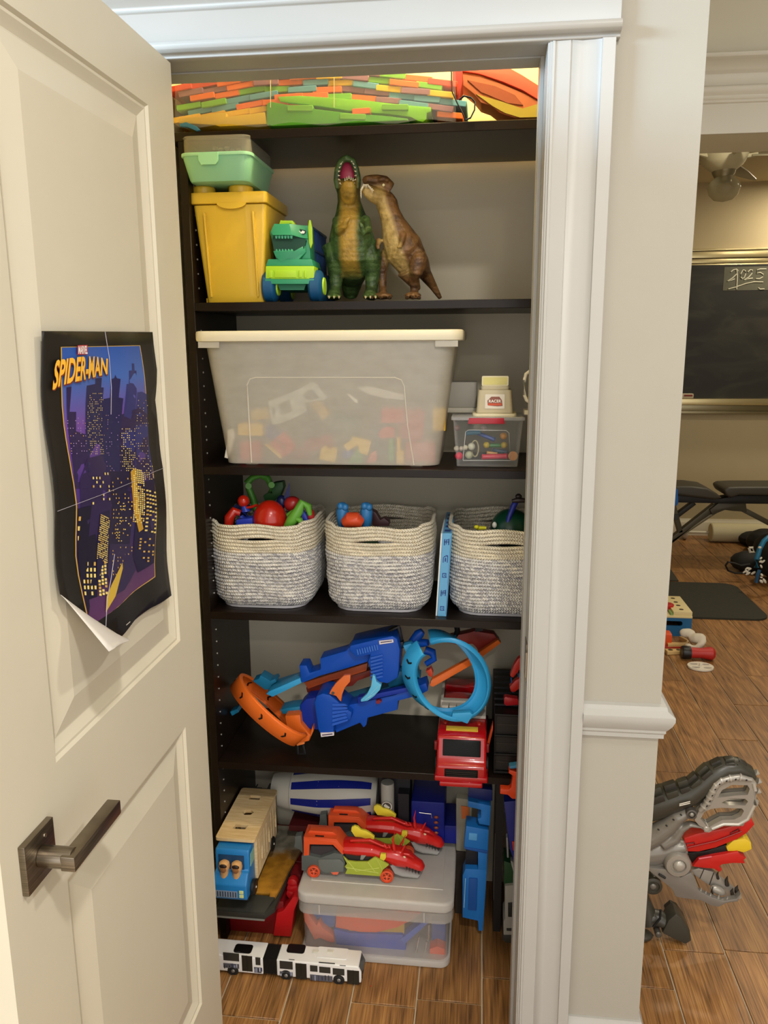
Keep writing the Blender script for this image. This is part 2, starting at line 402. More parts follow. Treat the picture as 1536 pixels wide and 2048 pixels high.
t1b = MB(); t1b.bb((XL-.012, 1.48, 0), (XL, 1.60, HZ+.0119)); t1b.bb((XL-.012, 1.48, HZ), (XR+.0119, 1.60, HZ+.0119)); t1b.bb((XL, 1.545, HZ-.003), (XR-.007, 1.598, HZ))
t1b.prism([(XL-a, 1.48-b, 0) for a, b in cas], (0, 0, HZ-.004)); struct(t1b.build('trim_2', TRIM, bev=.0006, seg=1))
# trim_3: head casing, bead and frieze over the opening
hp = [(0, HZ-.004), (.012, HZ-.004), (.016, HZ-.003), (.016, HZ+.001), (.020, HZ+.003), (.024, HZ+.003), (.031, HZ+.007), (.034, HZ+.013), (.031, HZ+.019), (.022, HZ+.022), (.016, HZ+.022), (.016, HZ+.069), (.020, HZ+.071), (.022, HZ+.074), (.022, HZ+.078), (.030, HZ+.084), (.042, HZ+.098), (.046, HZ+.111), (.046, HZ+.13), (0, HZ+.13)]
t3 = MB(); t3.prism([(-.72, 1.48-a, b) for a, b in hp], (.935, 0, 0)); struct(t3.build('trim_3', TRIM, bev=.0008, seg=1))
# trim_4: chair rail wrapping the end of the wall
cr = [(0, .826), (.008, .826), (.008, .834), (.011, .838), (.011, .843), (.014, .847), (.020, .857), (.024, .868), (.024, .876), (.018, .880), (.012, .884), (.010, .892), (0, .894)]
t4 = MB(); N = len(cr)
ringA = [Vector((.208, 1.48-a, z)) for a, z in cr]; ringB = [Vector((.355+a, 1.48-a, z)) for a, z in cr]; ringC = [Vector((.355+a, 2.74, z)) for a, z in cr]
fs = [];
for r_ in (0, 1):
    for k in range(N): k2 = (k+1) % N; fs.append((r_*N+k, (r_+1)*N+k, (r_+1)*N+k2, r_*N+k2))
fs += [list(range(N)), [2*N+k for k in range(N-1, -1, -1)]]
t4.add(ringA+ringB+ringC, fs); struct(t4.build('trim_4', TRIM, ang=25))
bb_ = [(0, 0), (.016, 0), (.016, .150), (.012, .156), (.012, .164), (.007, .174), (.005, .180), (0, .180)]
t5 = MB(); N = len(bb_)
t5.add([Vector((.208, 1.48-a, z)) for a, z in bb_]+[Vector((.355+a, 1.48-a, z)) for a, z in bb_]+[Vector((.355+a, 2.74, z)) for a, z in bb_],
       [(r_*N+k, (r_+1)*N+k, (r_+1)*N+(k+1) % N, r_*N+(k+1) % N) for r_ in (0, 1) for k in range(N)]+[list(range(N)), [2*N+k for k in range(N-1, -1, -1)]])
struct(t5.build('baseboard_front', TRIM, ang=25))
# trim_5: deep moulded head over the opening to the far room
ep = [(0, 2.20), (.010, 2.20), (.010, 2.285), (.016, 2.287), (.016, 2.293), (.020, 2.297), (.020, 2.306), (.026, 2.312), (.030, 2.322), (.030, 2.330), (.022, 2.334), (.022, 2.365), (.030, 2.370), (.034, 2.376), (.040, 2.384), (.054, 2.395), (.066, 2.400), (.066, 2.412), (0, 2.412)]
t6 = MB(); t6.prism([(.3551, 2.75-a, z) for a, z in ep], (2.145, 0, 0)); struct(t6.build('trim_5', M('#bdb9ad', .45), bev=.0008, seg=1))
struct(MB().prism([(.001, 6.80-a, z) for a, z in ((0, 0), (.018, 0), (.018, .11), (.014, .118), (.008, .128), (.006, .14), (0, .14))], (4.04, 0, 0)).build('baseboard_far', M('#cfc6ae', .45)))

# door_1: two raised panels, open square to the wall on the left
D0, D1, DZ0, DZ1, DX = .770, 1.464, .012, 2.052, -.545
door = MB()
panels = [(.905, 1.352, 1.035, 1.955), (.905, 1.352, .245, .862)]
ys = [D0, .905, 1.352, D1]; zs = [DZ0, .245, .862, 1.035, 1.955, DZ1]
for i in range(3):
    for j in range(5):
        if i == 1 and j in (1, 3): continue
        door.bb((DX-.036, ys[i], zs[j]), (DX, ys[i+1], zs[j+1]))
pp = [(0, 0), (.004, -.0045), (.008, -.0045), (.015, -.0085), (.022, -.0115), (.024, -.0115), (.026, -.011), (.062, -.003), (.064, -.0025)]
for a0, a1, z0, z1 in panels:
    vs = []; fs = []
    for d, x in pp:
        for y, z in ((a0+d, z0+d), (a1-d, z0+d), (a1-d, z1-d), (a0+d, z1-d)): vs.append((DX+x, y, z))
    for i in range(len(pp)-1):
        for k in range(4): k2 = (k+1) % 4; fs.append((i*4+k, i*4+k2, (i+1)*4+k2, (i+1)*4+k))
    e = (len(pp)-1)*4; fs.append((e, e+1, e+2, e+3)); door.add(vs, fs)
    door.add([(DX-.034, a0, z0), (DX-.034, a1, z0), (DX-.034, a1, z1), (DX-.034, a0, z1)], [(3, 2, 1, 0)])
d1 = struct(door.build('door_1', DOORP, ang=12), 'cream two-panel door standing open')
# lever handle
NK = brushed(); hy, hz = .838, .945
hd = MB(); hd.bb((DX, hy-.0335, hz-.0335), (DX+.009, hy+.0335, hz+.0335)); h0 = hd.build('handle_plate', NK, d1, bev=.0012, label='square brushed nickel backplate')
lv = MB(); lv.cyl((DX+.009, hy, hz), (DX+.052, hy, hz), .0135, n=28)
lv.prism([(DX+.041, hy-.0135, hz-.010), (DX+.060, hy-.0135, hz-.010), (DX+.060, hy-.0135, hz+.010), (DX+.041, hy-.0135, hz+.010)], (0, .130, 0))
lv.build('lever', NK, h0, bev=.0015, label='straight flat brushed nickel lever')
for dz in (-.021, .021):
    MB().lathe([(.0032, 0), (.003, .001), (.001, .0014)], (DX+.009, hy+.012, hz+dz), 'X', 10).build('screw', M('#b8ad9c', .25, 1), h0)

# ---------------------------------------------------------------- shelving
SF, SB = 1.82, 2.139
SZ = [2.030, 1.668, 1.290, .929, .524]; SH = .019
DKS = M('#170e08', .34, noise_=.3, spec=.28); SX0, SX1 = -.652, .214
su = thing('shelving_unit', 'dark espresso built-in shelving unit filling the closet', 'shelf', (-.2, 1.98, 0))
for x in (SX0-.019, SX1):
    MB().bb((x, SF, 0), (x+.019, SB, 2.03-SH)).build('side_panel', DKS, su, bev=.0008, seg=1)
for z in SZ:
    x0, x1 = (SX0-.04, SX1+.02) if z > 2 else (SX0, SX1)
    MB().bb((x0, SF, z-SH), (x1, SB if z < 2 else SB-.016, z)).build('shelf', DKS, su, bev=.001, seg=1)
ph = MB()
for y in (SF+.035,):
    z = .07
    while z < 2.0:
        if min(abs(z-q+.01) for q in SZ) > .02: ph.cyl((SX0-.0005, y, z), (SX0+.0014, y, z), .0022, n=6)
        z += .032
ph.build('shelf_pin', M('#cfccc4', .3, .6), su, kind='stuff')

# ================================================================ TOP SHELF
FO = {'orange': '#e0691f', 'red': '#d8452c', 'purple': '#8d5f6b', 'green': '#6fae2a', 'teal': '#5b93a0', 'yellow': '#dcae22'}
FM = {k: M(v, .75, bump=.1, bscale=600) for k, v in FO.items()}
ftile = {}
ORD = ['topmost', 'second', 'third', 'fourth', 'fifth', 'sixth', 'seventh', 'eighth', 'ninth', 'tenth', 'eleventh', 'twelfth']
def foam_tile(px, py, w, slope, col, y=1.838, d=.22, where=''):
    p = Q(px, py, y); sc = (y/FPX)*1.02
    key = (col, round(w))
    if key not in ftile:
        o = MB().box((0, d/2, 0), (w*sc, d, .0118)).build('foam_tile', FM[col], bev=.0012, seg=1)
        ftile[key] = o
    else: o = ftile[key].copy(); C.objects.link(o)
    o.location = p; o.rotation_euler = (0, math.atan(slope)+R(random.uniform(-1.5, 1.5)), 0)
    o['label'] = '%s foam mat edge in the clear bag, %s' % (col, where); o['category'] = 'foam mat'; o['group'] = 'foam mat edges in the clear bag'
rows = {-1: ['red', 'red', 'orange', 'purple', 'orange', 'purple', 'yellow', 'purple', 'green', 'orange', 'red'],
        0: ['red', 'red', 'orange', 'purple', 'orange', 'orange', 'yellow', 'purple', 'green', 'orange', 'green'],
        1: ['purple', 'purple', 'orange', 'purple', 'orange', 'teal', 'yellow', 'teal', 'yellow', 'purple', 'yellow'],
        2: ['orange', 'orange', 'green', 'green', 'teal', 'orange', 'purple', 'purple', 'teal', 'teal', 'teal'],
        3: ['green', 'green', 'teal', 'teal', 'orange', 'orange', 'green', 'orange', 'purple', 'teal', 'purple'],
        4: ['teal', 'teal', 'orange', 'orange', 'orange', None, None, None, None, None, 'orange'],
        5: ['yellow', 'yellow', 'yellow', 'yellow', None, None, None, None, None, None, None]}
for k, cols in rows.items():
    for j, c in enumerate(cols):
        if c is None: continue
        x = 372+50*j+((k*23) % 50)-14
        if x > 905: continue
        s = -.13 if x < 530 else (.13 if x > 700 else 0)
        yy = 152+13*k+(.13*(530-x) if x < 530 else (.13*(x-700) if x > 700 else 0))+random.uniform(-2, 2)
        foam_tile(x, yy, random.choice((48, 54)), s, c, 1.838+random.uniform(0, .010), where='%s layer down, %s from the left' % (ORD[k+1], 'first' if j == 0 else ORD[j]))
def px_thing(name, pts, y, d, mat, label, cat, bev=.002, group=None):
    o = pxpoly(MB(), pts, y, d).build(name, mat, bev=bev); tag(o, label, cat, group); return o
px_thing('foam_mat', [(556, 193), (600, 191), (720, 199), (800, 209), (862, 214), (862, 224), (853, 226), (853, 238), (846, 244), (836, 242), (822, 234), (778, 228), (700, 222), (640, 212), (560, 203)], 1.834, .2, M('#7cc21f', .7), 'lime green foam mat, long and curved, over the darker green one in the bag', 'foam mat')
px_thing('foam_mat', [(533, 208), (541, 203), (600, 214), (700, 226), (778, 232), (816, 237), (816, 241), (545, 252), (533, 249)], 1.828, .2, M('#4f9a1c', .7), 'grass green foam mat lying lowest in the clear bag', 'foam mat')
px_thing('foam_mat', [(357, 237), (405, 232), (405, 228), (452, 225), (452, 233), (530, 224), (534, 248), (440, 253), (430, 250), (357, 246)], 1.829, .2, M('#cfa91c', .7), 'thick yellow foam mat at the left end of the clear bag', 'foam mat')
for c, x, yy, wh in (('green', 600, 216, 'left one lying on the long green mats'), ('green', 705, 233, 'lowest one on the dark green mat'), ('green', 790, 214, 'right one lying on the long green mats')): foam_tile(x, yy, 48, .06, c, 1.826, where=wh)
foam_tile(722, 222, 34, 0, 'orange', 1.8265, where='small one between the long green mats')
bag = thing('zip_bag', 'clear plastic zip bag full of colourful foam mats with navy handle', 'bag', Q(630, 250, 1.9))
fm_ = MB(); cols_ = []
for i in range(25):
    x = 350+i*23.4; b_ = 254-(i*.55)+4*math.sin(i*1.1); t_ = 118+3*math.sin(i*.8)
    for j in range(7):
        yy = b_+(t_-b_)*j/6; p = Q(x, yy, 1.8205-.0018*math.sin(i*1.7+j*2.1)); cols_.append(p)
fm_.add(cols_, [(i*7+j, (i+1)*7+j, (i+1)*7+j+1, i*7+j+1) for i in range(24) for j in range(6)])
fm_.build('bag_film', clear(gl=.07, rough=.16, tint=(.96, .96, .95, 1)), bag)
for x in (541, 668):
    MB().tube([Q(x, 128, 1.8185), Q(x, 215, 1.8185)], .0009, 6).build('seam', M('#cfc8a0', .4, alpha=.7), bag)
st = [Q(a, b, 1.812+c) for a, b, c in ((903, 128, .02), (903, 160, .005), (905, 185, 0), (914, 205, -.004), (926, 228, -.004), (930, 240, 0), (941, 236, .002), (949, 220, .004), (950, 205, .006), (943, 196, .008), (928, 192, .01), (918, 200, .012))]
MB().loft(st, [(.0016, .0045)]*len(st), 8, up=(0, 1, 0)).build('handle', M('#16243a', .6), bag, label='navy webbing handle')
# folded red and orange mats at the right
fr_ = thing('foam_roof', 'slanting red and orange foam panel leaning beside the clear bag', 'foam mat', Q(1040, 238, 2.0))
pxpoly(MB(), [(912, 140), (925, 133), (1005, 128), (1045, 150), (1100, 185), (1100, 208), (1078, 200), (1045, 180), (1005, 163), (960, 148), (925, 142)], 1.97, .09).build('top_panel', M('#dc4a35', .7), fr_, bev=.002)
pxpoly(MB(), [(918, 143), (960, 150), (1010, 170), (1050, 187), (1100, 215), (1100, 233), (1040, 236), (1030, 236), (1000, 226), (982, 212), (962, 205), (948, 188), (925, 170)], 1.975, .08).build('under_panel', M('#98512c', .75), fr_, bev=.002)
pxpoly(MB(), [(952, 188), (1000, 202), (1045, 217), (1075, 208), (1100, 218), (1100, 233), (1040, 235), (1010, 226), (985, 212)], 1.972, .01).build('stripe', M('#8d7b24', .75), fr_, label='olive yellow stripe')
pxpoly(MB(), [(935, 160), (990, 172), (1030, 190), (1046, 210), (1015, 206), (962, 184)], 1.972, .01).build('recess', M('#7e3a1c', .75), fr_)
px_thing('foam_block', [(905, 140), (925, 138), (925, 165), (918, 200), (905, 200)], 1.90, .08, M('#8f2419', .7), 'dark red foam piece standing between the bag and slanting panel', 'foam mat')
px_thing('blue_strap', [(358, 248), (372, 244), (392, 252), (400, 260), (393, 262), (375, 254), (360, 253)], 1.812, .008, M('#2c6a8c', .5), 'blue strap end hanging over the front of the top shelf', 'strap', .001)

# ================================================================ FIRST SHELF
zs = SZ[1]; YB = M('#d4ae30', .42, coat=.2)
L_ = -.655; xr = Q(535, 450, 1.835).x; bw = xr-L_; bx = (L_+xr)/2; lidz = Q(450, 407, 1.835).z; topz = Q(450, 384, 1.835).z
bin_ = thing('storage_bin', 'yellow brick-shaped storage bin with round studs on its lid', 'storage box', (bx, 1.93, zs))
b = MB(X((bx, 1.935, (zs+lidz)/2))); b.rbox((0, 0, 0), (bw-.008, .19, lidz-zs-.003), .008, taper=.80)
for u in (-.062, .062): b.box((u*.9, -.0885, -.002), (.004, .012, lidz-zs-.03), r=(R(7), 0, 0))
b.build('body', YB, bin_, bev=.002)
b = MB(X((bx, 1.935, (lidz+topz)/2))); b.rbox((0, 0, 0), (bw, .205, topz-lidz), .008)
b.build('lid', YB, bin_, bev=.003)
me = MB(); pts = [(.034*math.cos(R(a)), .013*math.sin(R(a))) for a in range(180, 361, 15)]
plate(me, [pts], Matrix.Translation((bx+.008, 1.834, lidz+.001)) @ FRONT, .006); me.build('lid_tab', YB, bin_, bev=.001)
studx = [Q(402, 376, 1.86).x, Q(478, 376, 1.86).x]
for x in studx:
    for y in (1.875, 1.985):
        MB().lathe([(.0275, 0), (.0275, .015), (.0255, .0175)], (x, y, topz), n=28).build('stud', YB, bin_)
for x in (-.065, .065): MB().bb((bx+x-.008, 1.87, zs), (bx+x+.008, 1.99, zs+.012)).build('foot', YB, bin_)
# mint case
zc = topz+.0178; mt = M('#8fcaa2', .45); mtop = Q(430, 309, 1.80).z; cr_ = Q(501, 340, 1.80).x; cw = cr_+.66; cx = (-.66+cr_)/2
case = thing('craft_case', 'mint green latched case with smoky clear lid on the yellow bin', 'case', (cx, 1.91, zc))
b = MB(X((cx, 1.905, (zc+mtop)/2))); b.rbox((0, 0, 0), (cw, .215, mtop-zc), .022, taper=.86); b.build('base', mt, case, bev=.006)
b = MB(X((cx, 1.905, mtop+.0015))); b.rbox((0, 0, 0), (cw+.004, .219, .007), .022); b.build('rim', M('#9ed6ae', .45), case, bev=.001)
lt = Q(430, 281, 1.83).z-mtop
b = MB(X((cx, 1.905, mtop+.005+lt/2))); b.rbox((0, 0, 0), (cw-.004, .20, lt), .02, wall=.0015); b.frustum((0, 0, lt/2-.004), (cw-.006, .196), (cw-.04, .16), .006)
b.build('lid', M('#a39f90', .25, alpha=.42), case, label='smoky see-through lid')
me = MB(); plate(me, [[(-.022, .012), (.022, .012), (.022, -.004), (.016, -.013), (-.016, -.013), (-.022, -.004)]], Matrix.Translation((Q(417, 320, 1.795).x, 1.7955, mtop-.008)) @ FRONT, .005)
me.build('latch', M('#9fdcae', .45), case, bev=.001)
b = MB()
for i in range(5): b.ell(Q(430+12*i, 297+(i % 2)*3, 1.86), (.007, .006, .005), n=8)
o = b.build('trinket_pile', M('#b7afa2', .5)); tag(o, 'small pale trinkets inside the smoky lid of the mint case', 'trinket', kind='stuff')

# ---- dinosaur-headed truck
tg, tl, tb = M('#2f8f68', .42), M('#a4cf2b', .42), M('#0f5a86', .4)
tg2 = M('#1f7355', .45); tk = thing('dinosaur_truck', 'toy truck with green dinosaur head cab and lime bumper', 'toy truck', Q(588, 600, 1.90)*1.0)
tk.location.z = zs
b = pxpoly(MB(), [(531, 532), (628, 532), (628, 558), (531, 558)], 1.843, .05); b.build('bumper', tl, tk, bev=.002)
b = MB()
for a0, a1 in ((538, 545), (549, 592), (597, 603), (608, 613)): pxpoly(b, [(a0, 541), (a1, 541), (a1, 555), (a0, 555)], 1.840, .004)
b.build('bumper_panel', tl, tk, bev=.001)
pxpoly(MB(), [(530, 558), (628, 558), (627, 568), (530, 568)], 1.841, .06).build('under_bumper', tg, tk, bev=.001)
pxpoly(MB(), [(536, 518), (623, 518), (627, 532), (531, 532)], 1.85, .09).build('hood', tg, tk, bev=.002)
pxpoly(MB(), [(555, 568), (612, 568), (608, 580), (560, 580)], 1.86, .1).build('chassis', tg2, tk)
h = MB()
h.prism([Q(548, 448, 1.850), Q(578, 447, 1.850), Q(583, 470, 1.842), Q(545, 470, 1.842), Q(541, 463, 1.848)], (0, .03, 0))
h.prism([Q(578, 447, 1.852), Q(614, 452, 1.875), Q(620, 478, 1.872), Q(603, 476, 1.858), Q(583, 470, 1.844)], (0, .04, 0))
h.prism([Q(548, 447, 1.872), Q(617, 451, 1.872), Q(621, 518, 1.872), Q(552, 518, 1.872), Q(540, 465, 1.872)], (0, .055, 0))
h.prism([Q(546, 502, 1.846), Q(588, 502, 1.846), Q(610, 490, 1.866), Q(612, 504, 1.866), Q(592, 524, 1.850), Q(563, 525, 1.850), Q(551, 514, 1.848)], (0, .022, 0))
hd_ = h.build('head', tg, tk, bev=.0015)
pxpoly(MB(), [(547, 471), (586, 471), (612, 480), (608, 497), (588, 503), (548, 502), (544, 480)], 1.862, .01).build('mouth', M('#0e4433', .5), hd_)
tt = MB()
for a in range(6): pxpoly(tt, [(550+6*a, 471), (555+6*a, 471), (554+6*a, 477), (551+6*a, 477)], 1.848, .006); pxpoly(tt, [(551+6*a, 503), (552+6*a, 498), (554+6*a, 498), (556+6*a, 503)], 1.850, .006)
tt.build('teeth', M('#4aa883', .45), hd_, kind='stuff')
pxpoly(MB(), [(594, 460), (600, 458), (611, 461), (611, 466), (606, 469), (600, 467)], 1.862, .004).build('eye', M('#0c0f0d', .3), hd_)
pxpoly(MB(), [(597, 461), (602, 464), (605, 461), (610, 463), (608, 467), (602, 467)], 1.860, .002).build('eye_white', M('#e8ece4', .3), hd_)
c_ = MB(); pxpoly(c_, [(558, 449), (561, 440), (565, 441), (585, 441), (589, 449), (586, 453), (582, 447)], 1.862, .02)
pxpoly(c_, [(616, 455), (618, 440), (621, 440), (624, 455), (625, 486), (621, 497), (618, 486)], 1.868, .008)
c_.build('crest', tl, hd_, bev=.0008, label='lime spiky crest')
for px, sx in ((541, 1), (633, 1)):
    for k, y in enumerate((1.875, 2.02)):
        p = Q(px, 560, 1.875); w_ = .034
        wo = MB().lathe([(.020, 0), (.032, .003), (.036, .008), (.036, w_-.008), (.032, w_-.003), (.020, w_)], (p.x-w_/2, y, zs+.036), 'X', 24)
        ww = wo.build('wheel', M('#0d4c78', .5), tk)
        MB().lathe([(.021, w_-.002), (.019, w_+.003), (.006, w_+.003)], (p.x-w_/2, y, zs+.036), 'X', 18).build('hubcap', tl, ww)
cg = MB(); x1 = Q(626, 470, 1.93).x; xL = Q(560, 470, 1.93).x; z0, z1 = zs+.075, Q(640, 458, 1.95).z
for y in [1.935+.014*i for i in range(12)]:
    cg.bb((x1-.004, y, z0), (x1, y+.005, z1)); cg.bb((xL, y, z0), (xL+.004, y+.005, z1))
for z in (z0, (z0+z1)/2, z1): cg.bb((x1-.005, 1.93, z-.003), (x1+.001, 2.10, z+.003)); cg.bb((xL, 1.93, z-.003), (xL+.005, 2.10, z+.003)); cg.bb((xL, 1.93, z-.003), (x1, 1.936, z+.003))
for i in range(7): cg.bb((xL+i*.011, 1.93, z0), (xL+i*.011+.003, 1.934, z1))
cg.bb((xL, 1.93, z0-.008), (x1, 2.10, z0)); cg.build('cage', M('#153f73', .42), tk, bev=.0008, seg=1)

# ---- tyrannosaurs
def skin(base, dark, belly, bc, bwid, name, extra=None):
    m, nt, n, b = newmat(name); L = nt.links.new
    tc = n.new('ShaderNodeTexCoord'); g = n.new('ShaderNodeNewGeometry')
    sx = n.new('ShaderNodeSeparateXYZ'); L(tc.outputs['Object'], sx.inputs[0])
    # belly centreline: x = bc0 + bc1*z, |x-c| < bwid
    c = n.new('ShaderNodeMath'); c.operation = 'MULTIPLY_ADD'; L(sx.outputs['Z'], c.inputs[0]); c.inputs[1].default_value = bc[1]; c.inputs[2].default_value = bc[0]
    d = n.new('ShaderNodeMath'); d.operation = 'SUBTRACT'; L(sx.outputs['X'], d.inputs[0]); L(c.outputs[0], d.inputs[1])
    ab = n.new('ShaderNodeMath'); ab.operation = 'ABSOLUTE'; L(d.outputs[0], ab.inputs[0])
    zn = n.new('ShaderNodeTexNoise'); zn.inputs['Scale'].default_value = 45; zn.inputs['Detail'].default_value = 4; L(tc.outputs['Object'], zn.inputs['Vector'])
    ad = n.new('ShaderNodeMath'); ad.operation = 'MULTIPLY_ADD'; L(zn.outputs['Fac'], ad.inputs[0]); ad.inputs[1].default_value = .012; L(ab.outputs[0], ad.inputs[2])
    mr = n.new('ShaderNodeMapRange'); mr.inputs['From Min'].default_value = bwid; mr.inputs['From Max'].default_value = bwid+.012; L(ad.outputs[0], mr.inputs['Value'])
    up_ = n.new('ShaderNodeMapRange'); up_.inputs['From Min'].default_value = bc[2]; up_.inputs['From Max'].default_value = bc[2]-.03; L(sx.outputs['Z'], up_.inputs['Value'])
    tp_ = n.new('ShaderNodeMapRange'); tp_.inputs['From Min'].default_value = (bc[3] if len(bc) > 3 else 9); tp_.inputs['From Max'].default_value = tp_.inputs['From Min'].default_value+.015; L(sx.outputs['Z'], tp_.inputs['Value'])
    mxx = n.new('ShaderNodeMath'); mxx.operation = 'MAXIMUM'; mxy = n.new('ShaderNodeMath'); mxy.operation = 'MAXIMUM'; L(mr.outputs[0], mxy.inputs[0]); L(tp_.outputs[0], mxy.inputs[1]); L(mxy.outputs[0], mxx.inputs[0]); L(up_.outputs[0], mxx.inputs[1])
    r1 = ramp(n, [(.3, dark), (.6, base)]); L(zn.outputs['Fac'], r1.inputs[0])
    r2 = ramp(n, [(.3, '#7d6426'), (.6, belly)]); L(zn.outputs['Fac'], r2.inputs[0])
    mx = n.new('ShaderNodeMix'); mx.data_type = 'RGBA'; L(mxx.outputs[0], mx.inputs['Factor']); L(r2.outputs[0], mx.inputs['A']); L(r1.outputs[0], mx.inputs['B'])
    L(mx.outputs['Result'], b.inputs['Base Color']); b.inputs['Roughness'].default_value = .5
    vo = n.new('ShaderNodeTexVoronoi'); vo.inputs['Scale'].default_value = 230; L(tc.outputs['Object'], vo.inputs['Vector'])
    bp = n.new('ShaderNodeBump'); bp.inputs['Strength'].default_value = .5; bp.inputs['Distance'].default_value = .0012; L(vo.outputs['Distance'], bp.inputs['Height'])
    wv = n.new('ShaderNodeTexWave'); wv.bands_direction = 'Z'; wv.inputs['Scale'].default_value = 28; wv.inputs['Distortion'].default_value = 5; L(tc.outputs['Object'], wv.inputs['Vector'])
    bp2 = n.new('ShaderNodeBump'); bp2.inputs['Strength'].default_value = .35; bp2.inputs['Distance'].default_value = .0015; L(wv.outputs['Fac'], bp2.inputs['Height']); L(bp.outputs[0], bp2.inputs['Normal'])
    L(bp2.outputs[0], b.inputs['Normal']); return m
def LP(mb, pts, mi=0, n=14):
    """pts = (px, py, y, side radius px, depth radius px)"""
    return mb.loft([Q(a, b_, y) for a, b_, y, *_ in pts], [(p[3]*p[2]/FPX, (p[4] if len(p) > 4 else p[3])*p[2]/FPX) for p in pts], n, up=(0, 1, 0))
rx = thing('tyrannosaur_figure', 'green tyrannosaur figure with head thrown back and mouth wide open', 'toy dinosaur', (Q(700, 500, 1.92).x, 1.93, zs))
b = MB()
LP(b, [(700, 592, 2.04, 14), (704, 560, 2.02, 22), (706, 535, 1.97, 34, 30), (705, 505, 1.945, 46, 42), (703, 475, 1.935, 44, 38), (701, 448, 1.935, 37, 32), (700, 425, 1.94, 28, 25), (698, 402, 1.94, 22, 22), (697, 385, 1.94, 22, 22), (696, 372, 1.935, 25, 25), (695, 360, 1.945, 26, 16), (694, 345, 1.95, 25, 13), (693, 330, 1.945, 20, 12), (693, 318, 1.93, 12, 10)])
# jaw rim: horse-shoe around the mouth
rim = [(676, 378, 1.915), (673, 360, 1.912), (675, 340, 1.91), (682, 323, 1.905), (693, 316, 1.90), (705, 322, 1.905), (713, 340, 1.91), (716, 360, 1.912), (714, 378, 1.915)]
b.loft([Q(*p) for p in rim], [.0065, .0075, .0075, .0075, .0085, .0075, .0075, .0075, .0065], 10)
LP(b, [(697, 398, 1.915, 14), (697, 384, 1.895, 17, 12), (698, 370, 1.882, 14, 8), (698, 362, 1.878, 8, 5)])
for s_, kx, fx in ((-1, 672, 668), (1, 745, 741)):
    LP(b, [(700+s_*34, 490, 1.945, 22, 24), (kx, 520, 1.94, 20, 24), (kx, 552, 1.95, 15, 16), (fx+2, 578, 1.945, 12, 12), (fx, 592, 1.93, 14, 14)])
    for t_ in (-10, 0, 10): b.ell(Q(fx+t_, 594, 1.905), (.0055, .016, .0055), n=10)
    b.ell(Q(fx, 592, 1.925), (.019, .022, .009), n=12)
LP(b, [(674, 440, 1.915, 10), (679, 462, 1.890, 10), (689, 452, 1.874, 6), (694, 440, 1.868, 5), (699, 436, 1.866, 3)])
LP(b, [(730, 438, 1.915, 10), (734, 460, 1.890, 10), (727, 466, 1.874, 6), (723, 452, 1.868, 5), (719, 446, 1.866, 3)])
gb = b.build('body', skin('#46602f', '#20331a', '#b08c35', (0, 0, .085, .262), .020, 'green_scales'), rx, remesh=.0022, smooth=3)
MB().ell(Q(694.5, 349, 1.928), (.0225, .012, .036), n=16, rot=(0, 0, 0)).build('mouth', M('#a5304a', .35), rx, label='crimson open mouth')
MB().ell(Q(697, 368, 1.902), (.013, .016, .007), n=12).build('tongue', M('#c05a62', .3), rx)
t_ = MB()
for i in range(17):
    a = R(200-i*13.75*1); a = R(215)-i*R(250/16); px, py = 694.5+18.5*math.cos(a), 349-29*math.sin(a)
    c0 = Q(px, py, 1.8985); c1 = Q(px-4.5*math.cos(a), py+6.5*math.sin(a)*-1, 1.8985); t_.loft([c0, c1], [.0020, .0003], 6)
for i in range(5): c0 = Q(690+4*i, 362-2*(2-abs(i-2)), 1.885); t_.loft([c0, c0+Vector((0, 0, .007))], [.0017, .0003], 6)
t_.build('teeth', M('#e6dcc0', .35), rx, kind='stuff')
cl = MB()
for fx in (668, 741):
    for q in (-10, 0, 10): cl.loft([Q(fx+q, 594, 1.893), Q(fx+q, 597, 1.880)], [.003, .0005], 8)
cl.build('claws', M('#b7a98a', .4), rx, kind='stuff')

rb = thing('tyrannosaur_figure', 'brown tyrannosaur figure leaning its closed-jawed head against the green one', 'toy dinosaur', (Q(800, 500, 1.92).x, 1.93, zs))
b = MB()
LP(b, [(881, 597, 2.03, 4), (866, 572, 2.02, 8), (850, 548, 2.0, 13), (838, 530, 1.975, 22), (822, 520, 1.95, 34, 28), (806, 497, 1.93, 38, 32), (795, 470, 1.925, 31, 28), (786, 445, 1.92, 23, 22), (779, 425, 1.92, 20, 20), (774, 408, 1.92, 21, 20), (768, 395, 1.915, 18, 18)])
LP(b, [(815, 540, 1.94, 22), (828, 565, 1.95, 12), (836, 580, 1.96, 6)])
LP(b, [(779, 378, 1.925, 14, 18), (767, 367, 1.918, 15, 17), (752, 362, 1.91, 12, 14), (738, 360, 1.90, 9, 12), (729, 360, 1.892, 7, 9)])
LP(b, [(776, 400, 1.925, 15, 18), (762, 395, 1.912, 17, 17), (747, 389, 1.90, 15, 14), (734, 382, 1.89, 11, 10), (727, 377, 1.885, 7, 7)])
LP(b, [(758, 360, 1.895, 4), (768, 357, 1.892, 4), (776, 362, 1.9, 4)])
LP(b, [(836, 500, 1.925, 13), (838, 520, 1.915, 18, 16), (832, 545, 1.915, 13), (827, 560, 1.93, 9), (829, 580, 1.94, 8), (828, 592, 1.93, 9)])
b.ell(Q(826, 591, 1.915), (.02, .03, .008), n=12)
for q in ((-12, 1.885), (0, 1.88), (12, 1.885)): b.ell(Q(826+q[0], 595, q[1]), (.0055, .015, .005), n=8)
LP(b, [(775, 500, 1.94, 10), (766, 525, 1.95, 12), (764, 548, 1.955, 9), (766, 575, 1.95, 7), (766, 590, 1.935, 9)])
b.ell(Q(765, 592, 1.925), (.025, .022, .008), n=12)
